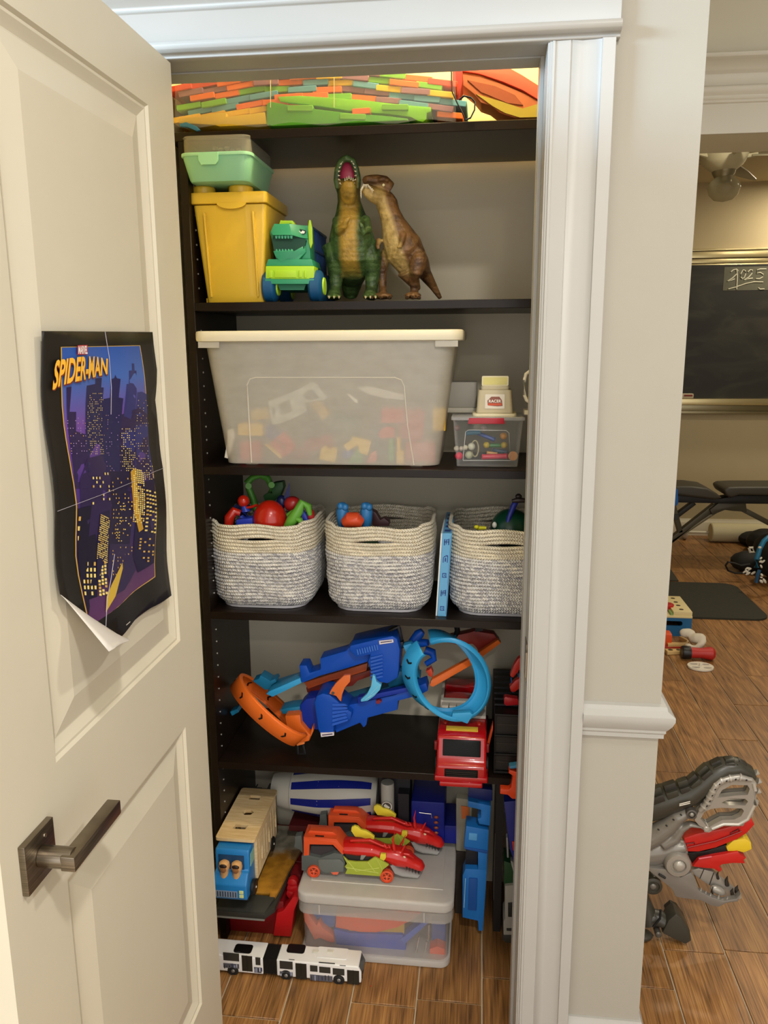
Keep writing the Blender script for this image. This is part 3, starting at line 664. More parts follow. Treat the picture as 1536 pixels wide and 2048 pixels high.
for q in ((-20, 1.90), (-4, 1.895), (14, 1.90)): b.ell(Q(765+q[0], 595, q[1]), (.0065, .014, .005), n=8)
LP(b, [(806, 468, 1.90, 7), (803, 485, 1.885, 5), (800, 494, 1.875, 4), (794, 495, 1.87, 2.5)])
LP(b, [(758, 480, 1.92, 6), (755, 492, 1.905, 4), (757, 498, 1.90, 3)])
bbody = b.build('body', skin('#74522e', '#3a2414', '#bfa365', (-.057, .0, .085, Q(745, 380, 1.89).z-zs), .0, 'brown_scales'), rb, remesh=.0022, smooth=3)
# its own belly band follows the lean of the body
nt = bbody.data.materials[0].node_tree
for nd in nt.nodes:
    if nd.type == 'MATH' and nd.operation == 'MULTIPLY_ADD' and abs(nd.inputs[2].default_value+.057) < 1e-4:
        zA, zB = Q(790, 520, 1.9), Q(752, 400, 1.9); dz = zB.z-zA.z; sl = (zB.x-zA.x)/dz; nd.inputs[1].default_value = sl; nd.inputs[2].default_value = (zA.x-rb.location.x)-sl*(zA.z-zs)
    if nd.type == 'MAP_RANGE' and abs(nd.inputs['From Max'].default_value-.012) < 1e-6: nd.inputs['From Min'].default_value = .026; nd.inputs['From Max'].default_value = .036
mo = [Q(722, 392, 1.875), Q(722, 380, 1.873), Q(727, 371, 1.874), Q(736, 371, 1.879), Q(744, 379, 1.885), Q(752, 388, 1.892), Q(765, 395, 1.899), Q(776, 397, 1.908)]
MB().tube(mo, .0016, 8).build('mouth', M('#1c120c', .5), rb)
t_ = MB()
for i in range(6):
    for u in (0, .33, .66):
        p = mo[i].lerp(mo[i+1], u)+Vector((0, -.002, 0)); l_ = .008 if i > 3 else .0055; t_.loft([p+Vector((0, 0, .002)), p+Vector((.001, 0, -l_))], [.0016, .0003], 6)
t_.build('teeth', M('#efe6cf', .35), rb, kind='stuff')
MB().ell(Q(767, 370, 1.889), .0032, n=10).build('eye', M('#f1e9b4', .25), rb)
cl = MB()
for a, y in ((814, 1.872), (826, 1.867), (838, 1.872), (745, 1.888), (761, 1.883), (779, 1.888)): cl.loft([Q(a, 594, y), Q(a, 598, y-.012)], [.003, .0005], 8)
cl.build('claws', M('#2a1a12', .4), rb, kind='stuff')

# ================================================================ SECOND SHELF
zs = SZ[2]
tx0, tx1 = -.656, Q(927, 670, 1.80).x; tw = tx1-tx0; tcx = (tx0+tx1)/2; lz0, lz1 = Q(700, 682, 1.805).z, Q(700, 660, 1.81).z
tote = thing('storage_tote', 'large frosted lidded tote full of building blocks on the middle shelf', 'storage box', (tcx, 1.96, zs))
MILK = milky('#efebdf', .32, .22)
bh = lz0-zs-.004
b = MB(X((tcx, 1.968, zs+.004+bh/2+.003))); b.rbox((0, 0, 0), (tw-.034, .306, bh), .035, taper=.875, wall=.002, n=6); b.build('tub', MILK, tote)
b = MB(X((tcx, 1.968, (lz0+lz1)/2))); b.rbox((0, 0, 0), (tw, .33, lz1-lz0), .03, n=6); b.build('lid', M('#e0d8bf', .4), tote, bev=.006, label='cream snap-on lid')
b = MB()
for x0, x1 in ((tcx-tw/2+.012, tcx-tw/2+.062), (tcx+tw/2-.062, tcx+tw/2-.012)):
    b.bb((x0, 1.8085, lz0-.013), (x1, 1.811, lz0)); b.bb((x0, 1.807, lz0-.0135), (x1, 1.811, lz0-.0115)); b.bb((x0 if x0 > tcx else x1-.002, 1.807, lz0-.013), ((x0 if x0 > tcx else x1-.002)+.002, 1.811, lz0))
b.build('latch_tab', milky('#ddd8cb', .7, 0), tote)
fp = [(503, 925), (496, 800), (494, 770), (500, 758), (512, 755), (790, 755), (803, 760), (808, 772), (815, 850), (828, 930)]
def tubface(py): return 1.8175+(py-690)/(933-690)*.018
MB().tube([Q(a, b_, tubface(b_)-.001) for a, b_ in fp], .0016, 8).build('embossed_ridge', milky('#e2ddd0', .8, 0), tote)
for x in (-.2, .2): MB().rbox((tcx+x, 1.90, zs+.0035), (.03, .06, .007), .005).build('foot', milky('#d6d2c4', .7, 0), tote)
BR, BY, BB_, BG, BW, BN = [M(c, .4) for c in ('#c02433', '#e2b62c', '#2a4a9e', '#2f8a45', '#dcd8cc', '#454c4e')]
def brick(px, py, w_, h_, rot, mat, name, label, y=1.862, d=.03, studs=2, y_extra=0):
    """a building block near the tote's front wall; sizes in px"""
    p = Q(px, py, y); s = y/FPX; W_, H_ = w_*s, h_*s
    o = thing('building_block', label, 'toy block', (p.x, y+d/2, p.z-H_/2))
    o.rotation_euler = (0, 0, 0)
    m = Matrix.Translation((p.x, y+d/2, p.z)) @ Matrix.Rotation(R(rot), 4, 'Y')
    MB(m).box((0, 0, 0), (W_, d, H_)).build('block_body', mat, o, bev=.0012, seg=1)
    if studs:
        q = MB(m)
        for i in range(studs): q.cyl(((i+.5)/studs*W_-W_/2, 0, H_/2), ((i+.5)/studs*W_-W_/2, 0, H_/2+.004), min(.008, W_/studs*.33), n=12)
        q.build('stud', mat, o)
    return o
brick(500, 860, 52, 24, 2, BY, 'a', 'yellow studded block behind the left edge of the embossed ridge')
brick(520, 830, 40, 20, -8, M('#d8b44a', .4), 'a', 'tan yellow block a step above the left yellow one', 1.895)
brick(500, 905, 44, 44, 0, BR, 'a', 'upright red block in the lower left of the tote', 1.880)
brick(637, 888, 60, 24, -14, M('#a53040', .4), 'a', 'dull red block left of centre along the tote bottom', 1.90)
brick(656, 910, 34, 26, 10, BY, 'a', 'bright yellow studded block low in the middle of the tote')
brick(585, 907, 70, 22, 0, M('#9c3a44', .4), 'a', 'long dark red block lying under the red arch pieces', 1.91)
brick(785, 832, 46, 28, 0, BR, 'a', 'red block high up behind the right side of the ridge', 1.865, studs=3)
brick(822, 850, 50, 60, 4, M('#b8323e', .4), 'a', 'large red block reaching the right end of the tote', 1.90)
brick(878, 840, 26, 44, 0, BY, 'a', 'yellow block farthest right in the tote', 1.885)
brick(840, 905, 60, 40, 0, M('#c25a5f', .4), 'a', 'faded red block in the lower right corner', 1.89)
brick(800, 915, 15, 26, 0, BY, 'a', 'small upright yellow block beside the green strip', studs=0)
brick(797, 889, 7, 28, 0, BY, 'a', 'thin yellow strip above the small upright block', studs=0)
brick(782, 900, 11, 46, 0, BG, 'a', 'thin upright green block in the lower right', studs=0)
brick(701, 890, 26, 16, -32, BY, 'a', 'tilted yellow block left of the yellow arch', 1.860, studs=0)
brick(695, 908, 24, 16, -28, BB_, 'a', 'small blue block under the tilted yellow one', 1.862, studs=0)
brick(690, 850, 60, 40, 20, M('#5d6b5a', .4), 'a', 'grey green block in the middle depth of the tote', 1.93)
brick(760, 880, 40, 60, 0, M('#4f5e66', .4), 'a', 'slate coloured block behind the green strips', 1.91)
brick(548, 870, 40, 26, 30, BB_, 'a', 'dark blue block behind the red window piece', 1.90)
brick(640, 818, 40, 20, 50, M('#cfa54e', .4), 'a', 'tan block leaning under the clear frame', 1.90, studs=0)
brick(770, 870, 22, 40, 0, M('#2f4a6e', .4), 'a', 'navy block right of centre', 1.92, studs=0)
def outline_block(pts, y, d, mat, label, holes=None, name='building_block', cat='toy block'):
    P_ = [Q(a, b_, y) for a, b_ in pts]; mb = MB()
    sp = [[(p.x, p.z) for p in P_]]+([[(Q(a, b_, y).x, Q(a, b_, y).z) for a, b_ in h_] for h_ in holes] if holes else [])
    plate(mb, sp, Matrix.Translation((0, y+d/2, 0)) @ FRONT, d)
    o = mb.build(name, mat, bev=.0008, seg=1); tag(o, label, cat); return o
outline_block([(703, 873), (742, 882), (735, 911), (720, 906), (716, 892), (705, 881)], 1.858, .022, BY, 'yellow quarter arch block lying on the green one')
outline_block([(695, 927), (710, 905), (718, 893), (724, 905), (724, 928)], 1.8595, .02, BG, 'green wedge block under the yellow arch')
outline_block([(540, 886), (567, 863), (590, 890), (585, 902), (563, 916)], 1.859, .022, BR, 'red window block tilted in the lower left', holes=[[(551, 882), (557, 877), (564, 885), (558, 890)], [(560, 893), (567, 887), (573, 895), (566, 901)]])
outline_block([(529, 889), (534, 888), (564, 911), (563, 918), (560, 917)], 1.857, .012, BY, 'thin yellow bar lying along the red window block')
outline_block([(763, 858), (775, 853), (788, 856), (789, 875), (760, 876), (756, 868)], 1.86, .02, BR, 'rounded red block below the high red one')
outline_block([(742, 905), (752, 902), (754, 920), (745, 926), (733, 926)], 1.861, .02, M('#cc4a4e', .4), 'small red wedge between the arch and slate block')
outline_block([(455, 861), (464, 857), (469, 870), (462, 900), (456, 917), (449, 915), (455, 880)], 1.856, .012, BW, 'curved white piece at the far left of the tote')
outline_block([(694, 789), (698, 788), (715, 800), (715, 806), (710, 805)], 1.855, .012, BW, 'short white bar in the upper middle of the tote')
outline_block([(600, 777), (545, 800), (536, 803), (545, 850), (556, 848), (590, 835), (614, 822), (610, 805), (648, 800), (655, 795), (630, 765), (620, 765)], 1.8575, .006, M('#b9bab2', .4), 'grey truck frame piece lying across the upper left blocks',
              holes=[[(556, 808), (578, 800), (586, 822), (562, 832)], [(605, 790), (622, 778), (640, 795), (618, 803)], [(541, 815), (548, 813), (552, 828), (545, 830)]])
outline_block([(715, 775), (740, 772), (790, 785), (808, 790), (808, 800), (770, 797), (735, 788)], 1.93, .05, BW, 'white piece high in the right of the tote')

# clear snack-size box with beads
bx0, bx1 = Q(905, 900, 1.86).x, Q(1045, 900, 1.86).x; by = 1.925; bw_ = bx1-bx0; bcx = (bx0+bx1)/2; bz = Q(975, 840, 1.86).z
bxo = thing('clear_box', 'small clear box of bead toys with a red latch', 'storage box', (bcx, by, zs))
CL = clear(gl=.03)
b = MB(X((bcx, by, (zs+bz)/2))); b.rbox((0, 0, .001), (bw_, .135, bz-zs-.002), .010, taper=.88, wall=.0015); b.build('tub', CL, bxo)
b = MB(X((bcx, by, bz+.003))); b.rbox((0, 0, 0), (bw_+.008, .145, .007), .010); b.build('lid', clear(gl=.25, tint=(.85, .85, .84, 1)), bxo, bev=.001)
pxpoly(MB(), [(938, 836), (1008, 836), (1010, 848), (936, 848)], 1.851, .006).build('latch', M('#a5182a', .3), bxo, bev=.001, label='red clip latch')
MB().tube([Q(a, b_, 1.8605+(b_-850)*.0001) for a, b_ in ((926, 920), (931, 864), (937, 860), (1012, 861), (1018, 866), (1021, 921), (926, 921))], .0007, 6).build('embossed_ridge', clear(gl=.6), bxo)
def bead(px, py, r, col, label, y=1.885, e=(1, 1, 1)):
    p = Q(px, py, y); s = y/FPX; o = MB().ell(p, (r*s*e[0], r*s*e[1], r*s*e[2]), n=14).build('bead', M(col, .3))
    tag(o, label, 'bead')
for a in ((918, 912, 8, '#e01f4c', 'hot pink bead in the lower left corner of the clear box', 1.876), (913, 897, 5.5, '#c9c2ae', 'pearl bead just above the pink one', 1.88), (943, 893, 7.5, '#cfd0bd', 'largest pearl bead inside the ridge', 1.885),
          (938, 910, 8, '#b9bda0', 'greenish pearl bead touching the bottom of the box', 1.88), (931, 895, 5, '#d6cfb6', 'pale bead left of the largest pearl', 1.882), (973, 890, 6.5, '#b8a12a', 'yellow bead at the left end of the green peg', 1.885),
          (1008, 890, 6.5, '#b39a2c', 'yellow bead at the right end of the green peg', 1.885), (1007, 872, 7, '#c18632', 'amber bead high on the right', 1.89), (923, 897, 5, '#c7bcae', 'pale bead right of the pearl above the pink one', 1.884),
          (914, 856, 6, '#8a6a66', 'mauve bead in the upper left of the box', 1.90), (967, 856, 6, '#a89a94', 'grey bead under the latch', 1.90)): bead(*a)
def capsule(p, q, y, r, col, label):
    A, B_ = Q(*p, y), Q(*q, y); s = y/FPX; d = (B_-A)
    o = MB().loft([A, A+d*.04, A+d*.14, A+d*.86, A+d*.96, B_], [r*s*.55, r*s*.95, r*s*.8, r*s*.8, r*s*.95, r*s*.55], 14).build('toy_peg', M(col, .3)); tag(o, label, 'toy peg')
capsule((963, 914), (1015, 912), 1.878, 6.5, '#cf2747', 'crimson peg lying on the bottom of the clear box')
capsule((975, 891), (1010, 891), 1.895, 5, '#2f7a3c', 'green peg between the two yellow beads')
capsule((932, 866), (962, 864), 1.895, 6, '#1e6a8a', 'teal blue peg in the upper left of the clear box')
capsule((955, 866), (990, 880), 1.90, 5, '#23489a', 'royal blue peg sloping down in the middle')
capsule((985, 900), (1015, 905), 1.895, 5, '#33506a', 'slate blue peg above the crimson one')
capsule((973, 905), (995, 908), 1.888, 4, '#cf9a55', 'tan peg lying over the crimson one')
rg = MB(); P_ = [Q(950+7*math.cos(R(a)), 897+16*math.sin(R(a)), 1.893) for a in range(0, 360, 20)]
tag(rg.tube(P_, .0018, 8, closed=True).build('ring_toy', M('#b7ad86', .35)), 'cream ring standing behind the largest pearl bead', 'ring')
for k, (x_, y_) in enumerate(((1026, 912),)):
    tag(MB().lathe([(.011, 0), (.011, .003), (.007, .0035), (.007, .006)], Q(x_, y_, 1.872)+Vector((0, 0, 0)), 'Y', 18).build('button_toy', M('#c58231', .35)), 'orange cogged disc in the lower right corner of the box', 'disc')

# beige racing launcher base with its sticker
lb = thing('launcher_base', 'beige plastic stand with a yellow card and racing sticker', 'toy', (Q(990, 838, 1.90).x, 1.905, bz+.0065))
BE = M('#c3b795', .45); p = Q(989, 832, 1.868); sz = 1.88/FPX
def px2(a, b_, y=1.87): return Q(a, b_, y)
zb = bz+.0065; cxl = p.x
k = 1.88/FPX*1.0
b = MB(); b.rbox((cxl, 1.905, zb+.004), (86*k, .082, .008), .012); b.build('foot', M('#ddd2ae', .4), lb, bev=.002)
zt = Q(989, 780, 1.87).z
b = MB(); b.rbox((cxl, 1.905, (zb+.008+zt)/2), (64*k, .062, zt-zb-.008), .008, taper=1.12); b.build('tower', BE, lb, bev=.002)
b = MB(); b.rbox((cxl, 1.905, zt+.004), (54*k, .05, .009), .006); b.build('collar', BE, lb, bev=.001)
zq = Q(989, 772, 1.885).z; zr = Q(989, 752, 1.885).z
me = MB(); plate(me, [rrect(52*k, zr-zq, .003)], Matrix.Translation((cxl, 1.889, (zq+zr)/2)) @ FRONT, .004); cdp = me.build('card', M('#e6dcb4', .45), lb)
me = MB(); plate(me, [rrect(47*k, zr-zq-.006, .002)], Matrix.Translation((cxl, 1.8866, (zq+zr)/2)) @ FRONT, .0012); me.build('card_face', M('#d9cf7e', .4), cdp)
zm = Q(989, 803, 1.87).z; yf = 1.8700
tilt_ = Matrix.Rotation(R(-3.2), 4, 'X')
base_ = Matrix.Translation((cxl, yf, zm)) @ tilt_ @ FRONT
me = MB(); plate(me, [rrect(38*k, 28*k, .002)], base_, .0008); stk = me.build('sticker', M('#ddd5c4', .4), lb)
def logo(mb, txt, size, dx, dz, mi, off, shear=0.): 
    t = text_mesh(txt, size, extrude=.0001, shear=shear, offset=.0002); mb.mesh(t, base_ @ Matrix.Translation((dx, dz, off)), mi); bpy.data.meshes.remove(t)
me = MB(); plate(me, [[(-.017, .002), (-.008, .011), (.010, .011), (.016, .003), (.018, -.010), (.006, -.011), (-.016, -.009)]], base_ @ Matrix.Translation((0, 0, .0006)), .0003, 0)
plate(me, [[(-.016, -.004), (.016, -.004), (.015, -.009), (-.015, -.009)]], base_ @ Matrix.Translation((0, 0, .0009)), .0003, 2)
logo(me, 'RACER', .0092, 0, .0005, 1, .0012); logo(me, 'FAST', .006, -.001, .0075, 1, .0012) if False else None
logo(me, 'RACETRACK', .0035, 0, -.0065, 1, .0012) if False else None
me.build('racer_logo', [M('#8a5142', .5), M('#f4ece0', .5), M('#c8502e', .5)], stk)
# grey tub behind and a cream caddy whose handle shows past the jamb
gt = thing('grey_container', 'light grey lidded container behind the beige racing stand', 'container', (Q(930, 835, 1.98).x, 1.99, bz+.008))
zg = bz+.008; gx = Q(925, 800, 1.97).x; top_ = Q(930, 764, 1.97).z; mid_ = Q(930, 815, 1.97).z
gt.location.z = zg
b = MB(); b.rbox((gx, 2.005, (zg+mid_)/2), (66*1.97/FPX, .09, mid_-zg), .006); b.build('lid', M('#a9a393', .5), gt, bev=.002)
b = MB(); b.rbox((gx-.002, 2.005, (mid_+top_)/2), (60*1.97/FPX, .08, top_-mid_), .008, taper=1.0); b.build('body', M('#8f8b80', .5), gt, bev=.002)
cdy = thing('toy_caddy', 'cream handled caddy half hidden behind the right jamb', 'caddy', (.165, 1.95, zs))
MB().rbox((.165, 1.97, zs+.065), (.08, .2, .13), .008).build('body', M('#cbbf9f', .45), cdy, bev=.003)
hp_ = [Q(a, b_, 1.845) for a, b_ in ((1090, 742), (1060, 742), (1052, 748), (1049, 760), (1049, 790), (1053, 800), (1060, 805), (1090, 805))]
MB().tube(hp_, .004, 10).build('handle', M('#ddd3b8', .4), cdy)
MB().bb((.10, 1.846, zs+.125), (.12, 1.90, zs+.135)).build('handle_bracket', M('#cbbf9f', .45), cdy)

# ================================================================ THIRD SHELF: ROPE BASKETS
zs = SZ[3]
def rope(c1, c2, c3):
    m, nt, n, b = newmat('braided_rope'); L = nt.links.new
    uv = n.new('ShaderNodeUVMap'); sp = n.new('ShaderNodeSeparateXYZ'); L(uv.outputs[0], sp.inputs[0])
    # chevrons: u runs along the rope, v round it
    v = n.new('ShaderNodeMath'); v.operation = 'PINGPONG'; v.inputs[1].default_value = .25; L(sp.outputs['Y'], v.inputs[0])
    k = n.new('ShaderNodeMath'); k.operation = 'MULTIPLY_ADD'; L(v.outputs[0], k.inputs[0]); k.inputs[1].default_value = 4.; L(sp.outputs['X'], k.inputs[2])
    f = n.new('ShaderNodeMath'); f.operation = 'MULTIPLY'; L(k.outputs[0], f.inputs[0]); f.inputs[1].default_value = 6.283
    si = n.new('ShaderNodeMath'); si.operation = 'SINE'; L(f.outputs[0], si.inputs[0])
    fl_ = n.new('ShaderNodeMath'); fl_.operation = 'FLOOR'; L(k.outputs[0], fl_.inputs[0])
    cx = n.new('ShaderNodeCombineXYZ'); L(fl_.outputs[0], cx.inputs[0]); s2 = n.new('ShaderNodeMath'); s2.operation = 'FLOOR'; sm = n.new('ShaderNodeMath'); sm.operation = 'MULTIPLY'; sm.inputs[1].default_value = 4; L(sp.outputs['Y'], sm.inputs[0]); L(sm.outputs[0], s2.inputs[0]); L(s2.outputs[0], cx.inputs[1])
    wn = n.new('ShaderNodeTexWhiteNoise'); wn.noise_dimensions = '2D'; L(cx.outputs[0], wn.inputs['Vector'])
    rp = ramp(n, [(0, c1), (.45, c2), (.75, c3)], 'CONSTANT'); L(wn.outputs['Value'], rp.inputs[0])
    L(rp.outputs[0], b.inputs['Base Color']); b.inputs['Roughness'].default_value = .85
    bp = n.new('ShaderNodeBump'); bp.inputs['Strength'].default_value = .8; bp.inputs['Distance'].default_value = .0014; L(si.outputs[0], bp.inputs['Height']); L(bp.outputs[0], b.inputs['Normal'])
    return m
CREAMR = rope('#e6ddc6', '#ece4d0', '#ddd2ba'); GREYR = rope('#e4e2de', '#d6d4d0', '#b4b3b8')
bkz = Q(760, 1056, 1.83).z-zs          # front rim height
NROW, BW, BD = 25, .270, .262
def basket_rows(r0, r1, uvs):
    mb = MB(); pitch = bkz/NROW; rr = pitch*.53; nseg = 9
    for k in range(r0, r1):
        t = k/(NROW-1); prof = 1-.055*(1-t)-.16*max(0, 1-t*6)**2
        w_, l_ = BW/2*prof-rr, BD/2*prof-rr; cr = .070*prof
        path = []
        for cx, cy, a0 in ((w_-cr, l_-cr, 0), (-w_+cr, l_-cr, 90), (-w_+cr, -l_+cr, 180), (w_-cr, -l_+cr, 270)):
            for i in range(nseg): a = R(a0+90*i/(nseg-1)); path.append(Vector((cx+cr*math.cos(a), cy+cr*math.sin(a), 0)))
            # straight run to the next corner
            nx = {0: (-w_+cr, l_), 90: (-w_, -l_+cr), 180: (w_-cr, -l_), 270: (w_, l_-cr)}[a0]
            p0 = path[-1]
            for i in range(1, 11): path.append(p0.lerp(Vector((nx[0], nx[1], 0)), i/11))
        bulge = 1
        z = pitch*(k+.5); n = len(path); u = 0
        for i, p in enumerate(path):
            fb = 1 if abs(p.y) > l_*.9 else 0
            g = max(0, 1-(abs(p.x)/.052)**2) if fb else 0
            up = .0032*g if k >= NROW-4 else (-.0026*g if k >= NROW-7 else 0)
            wob = .0013*math.sin(p.x*37+k*.35)+.0008*math.sin(p.y*51+k*.6)
            sag = .006*(1-(abs(p.x)/w_)**2)*t**3 if fb else 0
            p.z = z+up+wob-(sag*.7 if p.y < 0 else -sag*.3)+(.006*t**4 if not fb else 0)
            out = Vector((p.x, p.y, 0)).normalized(); p += out*(.003*math.sin(math.pi*t)+.0012*math.sin(p.x*60+k))
        o = len(mb.v); m8 = 8; vs = []
        for i, p in enumerate(path+[path[0]]):
            a_, b_ = path[i-1 if i < n else n-1], path[(i+1) % n]; tg = (b_-a_).normalized(); side = tg.cross(Vector((0, 0, 1)))
            if i: u += (p-path[i-1]).length/.0062
            for j in range(m8+1):
                th = 2*math.pi*j/m8; vs.append(p+side*rr*math.cos(th)+Vector((0, 0, 1))*rr*math.sin(th)); uvs.append((u+k*7.31, j/m8))
        fs = [(i*(m8+1)+j, i*(m8+1)+j+1, (i+1)*(m8+1)+j+1, (i+1)*(m8+1)+j) for i in range(n) for j in range(m8)]
        mb.add(vs, fs)
    return mb
b1c = Q(533, 1222, 1.96)
bk = thing('rope_basket', 'left rope basket, heaped with red, blue and green toys', 'basket', (Q(533, 1100, 1.83).x-.026, 1.965, zs), group='cotton rope baskets on the third shelf')
def local(mb, loc): mb.v = [v+Vector(loc) for v in mb.v]; return mb
uvs = []; m1 = local(basket_rows(0, 17, uvs), bk.location); m1.build('lower_wall', GREYR, bk, ang=180, uv=uvs, label='grey and white braided lower part')
uvs = []; m2 = local(basket_rows(17, NROW, uvs), bk.location); m2.build('upper_wall', CREAMR, bk, ang=180, uv=uvs, label='cream braided upper band with slot handles')
b = MB(); b.rbox(Vector(bk.location)+Vector((0, 0, .004)), (BW*.80, BD*.80, .006), .05); b.build('bottom', GREYR, bk)
dup(bk, (Q(760, 1100, 1.83).x-.011, 1.965, zs), 0, 'middle rope basket with two blue toy knobs above its rim')
dup(bk, (Q(1014, 1100, 1.83).x-.005, 1.963, zs), 0, 'right rope basket partly hidden by the white door jamb')
B1, B2, B3 = bk.location.x, Q(760, 1100, 1.83).x-.011, Q(1014, 1100, 1.83).x-.010

RD, BL, GN = M('#b0200f', .28, coat=.3), M('#22379a', .35), M('#4f8a2c', .45)
def dome(px, py, y, r, mat, name, label, cat='toy', e=(1, 1, 1)):
    s = y/FPX; o = thing(name, label, cat, Q(px, py, y)-Vector((0, 0, r*s*.8)))
    MB().ell(Q(px, py, y), (r*s*e[0], r*s*e[1], r*s*e[2]), n=24).build('shell', mat, o); return o
def lean(o): return o
o = dome(540, 1040, 1.89, 34, RD, 'toy_car', 'large glossy red domed toy car in the middle of the left basket', 'toy car', (1.05, 1, 1.25))

tb_ = MB(); tb_.ell(Q(540, 1052, 1.885), (.045, .045, .012), n=20); tb_.build('body_band', M('#8d1a12', .35), o)
o = dome(487, 1002, 1.90, 12.5, RD, 'toy_ball', 'small red ball-headed toy at the left of the left basket', 'toy')
MB().loft([Q(487, 1010, 1.90), Q(492, 1022, 1.90), Q(490, 1035, 1.90)], [.006, .012, .014], 12).build('torso', BL, o)
MB().tube([Q(490, 1016, 1.898), Q(503, 1014, 1.895), Q(514, 1010, 1.89)], .0035, 8).build('arm', RD, o)
o = thing('toy_vehicle', 'red and blue open toy vehicle at the front left of the left basket', 'toy car', Q(485, 1050, 1.88))
b = MB(); LP(b, [(457, 1055, 1.89, 9), (459, 1035, 1.89, 11), (468, 1022, 1.895, 10), (480, 1026, 1.90, 7)]); b.build('fender', RD, o)
pxpoly(MB(), [(472, 1040), (505, 1036), (506, 1058), (472, 1058)], 1.875, .04).build('tub', M('#2a3fb5', .35), o, bev=.003)
pxpoly(MB(), [(466, 1012), (486, 1006), (500, 1022), (480, 1032), (462, 1024)], 1.915, .03).build('seat', M('#151d4d', .4), o, bev=.003)
o = thing('claw_toy', 'dark green jointed claw toy sticking up at the back of the left basket', 'toy', Q(520, 1010, 1.96))
b = MB()
P_ = [(513, 1020), (507, 1000), (497, 975), (495, 965), (505, 955), (520, 951), (535, 956), (543, 972), (540, 985)]
b.loft([Q(x, y_, 1.95) for x, y_ in P_], [.009, .0085, .008, .010, .008, .007, .009, .008, .006], 10); b.build('hoop_arm', M('#3d7a24', .45), o)
b = MB(); pxpoly(b, [(545, 966), (565, 963), (567, 975), (560, 992), (548, 1003), (530, 1004), (525, 992), (535, 985)], 1.96, .03); b.build('grip', M('#1d4a1e', .5), o, bev=.004)
for q in ((497, 972), (543, 970)): b = MB().cyl(Q(q[0], q[1], 1.938), Q(q[0], q[1], 1.955), .008, n=14); b.build('knuckle', M('#4c8a2a', .45), o)
o = thing('claw_toy', 'light green clawed toy with red ball joint on the right of the left basket', 'toy', Q(600, 1045, 1.89))
b = MB(); LP(b, [(574, 1056, 1.875, 9), (584, 1040, 1.87, 12), (597, 1022, 1.875, 11), (603, 1006, 1.885, 9), (616, 1012, 1.89, 8), (620, 1030, 1.89, 5)]); LP(b, [(588, 1035, 1.87, 7), (600, 1040, 1.865, 6), (606, 1056, 1.87, 5)]); LP(b, [(575, 1030, 1.885, 4), (586, 1025, 1.88, 6), (600, 1020, 1.88, 6)])
b.build('claw', M('#5b9a30', .45), o)
MB().ell(Q(620, 1030, 1.90), (.012, .012, .016), n=16).build('joint', M('#9c1f1d', .35), o)
MB().ell(Q(585, 1008, 1.92), (.022, .02, .02), n=16).build('shell', M('#9c1f1d', .35), o)
LPb = MB(); pxpoly(LPb, [(603, 1018), (612, 1030), (618, 1048), (610, 1050), (604, 1035)], 1.875, .015); LPb.build('strut', M('#1e2f8f', .4), o, bev=.002)
o = thing('fan_blade', 'smoky violet fan of pointed blades behind the red toy car', 'toy', Q(570, 1020, 1.93))
b = MB()
for i, (x, y_) in enumerate(((579, 964), (575, 975), (571, 985), (567, 992))): pxpoly(b, [(x, y_), (x, y_+28), (563, 1022), (561, 1015)], 1.925+.004*i, .002)
b.build('blade', M('#333a78', .3, alpha=.75), o, kind='stuff')
tag(MB().ell(Q(563, 1004, 1.93), (.013, .012, .018), n=14).build('toy_ball', M('#151d4d', .4)), 'navy hub under the violet fan in the left basket', 'toy')
# filler toys under the visible heap so that nothing hovers
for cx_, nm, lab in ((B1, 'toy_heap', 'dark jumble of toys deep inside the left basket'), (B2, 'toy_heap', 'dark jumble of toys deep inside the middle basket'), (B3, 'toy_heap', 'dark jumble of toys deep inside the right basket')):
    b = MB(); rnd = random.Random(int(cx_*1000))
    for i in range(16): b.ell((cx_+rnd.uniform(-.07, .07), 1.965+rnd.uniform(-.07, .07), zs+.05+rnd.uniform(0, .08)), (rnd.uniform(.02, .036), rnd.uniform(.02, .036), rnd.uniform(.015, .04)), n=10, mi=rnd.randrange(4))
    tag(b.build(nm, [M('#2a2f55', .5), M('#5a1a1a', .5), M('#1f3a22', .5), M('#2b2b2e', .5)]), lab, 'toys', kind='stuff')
o = thing('toy_figure', 'orange toy with two blue fists in the middle basket', 'toy', Q(710, 1050, 1.90))
for a in (685, 733):
    b = MB(); LP(b, [(a, 1052, 1.90, 9), (a, 1040, 1.895, 12), (a, 1022, 1.895, 13), (a, 1010, 1.895, 10), (a, 1005, 1.895, 5)]); b.ell(Q(a-4, 1012, 1.885), .009); b.ell(Q(a+5, 1014, 1.885), .009); b.build('fist', M('#2a6fa8', .4), o)
b = MB(); LP(b, [(690, 1046, 1.885, 12), (700, 1040, 1.88, 17), (712, 1040, 1.88, 17), (722, 1046, 1.885, 12)]); b.build('body', M('#cf4a24', .4), o)
b = MB(); pxpoly(b, [(742, 1020), (752, 1026), (760, 1040), (768, 1036), (778, 1044), (778, 1052), (745, 1052)], 1.93, .03); tag(b.build('dark_toy', M('#38181c', .45), bev=.002), 'dark maroon toy beside the blue fists in the middle basket', 'toy')
o = dome(1022, 1058, 1.92, 42, M('#12402c', .3), 'toy_helmet', 'dark green domed toy in the right basket', 'toy')
MB().ell(Q(989, 1050, 1.885), (.006, .005, .008), n=10).build('white_stud', M('#d9d8cc', .4), o)
b = MB(); LP(b, [(1013, 1058, 1.88, 4), (1018, 1035, 1.885, 5), (1028, 1010, 1.89, 6), (1038, 995, 1.895, 4)]); tag(b.build('toy_scoop', M('#1c2a8a', .35)), 'deep blue handle rising from the right basket', 'toy')
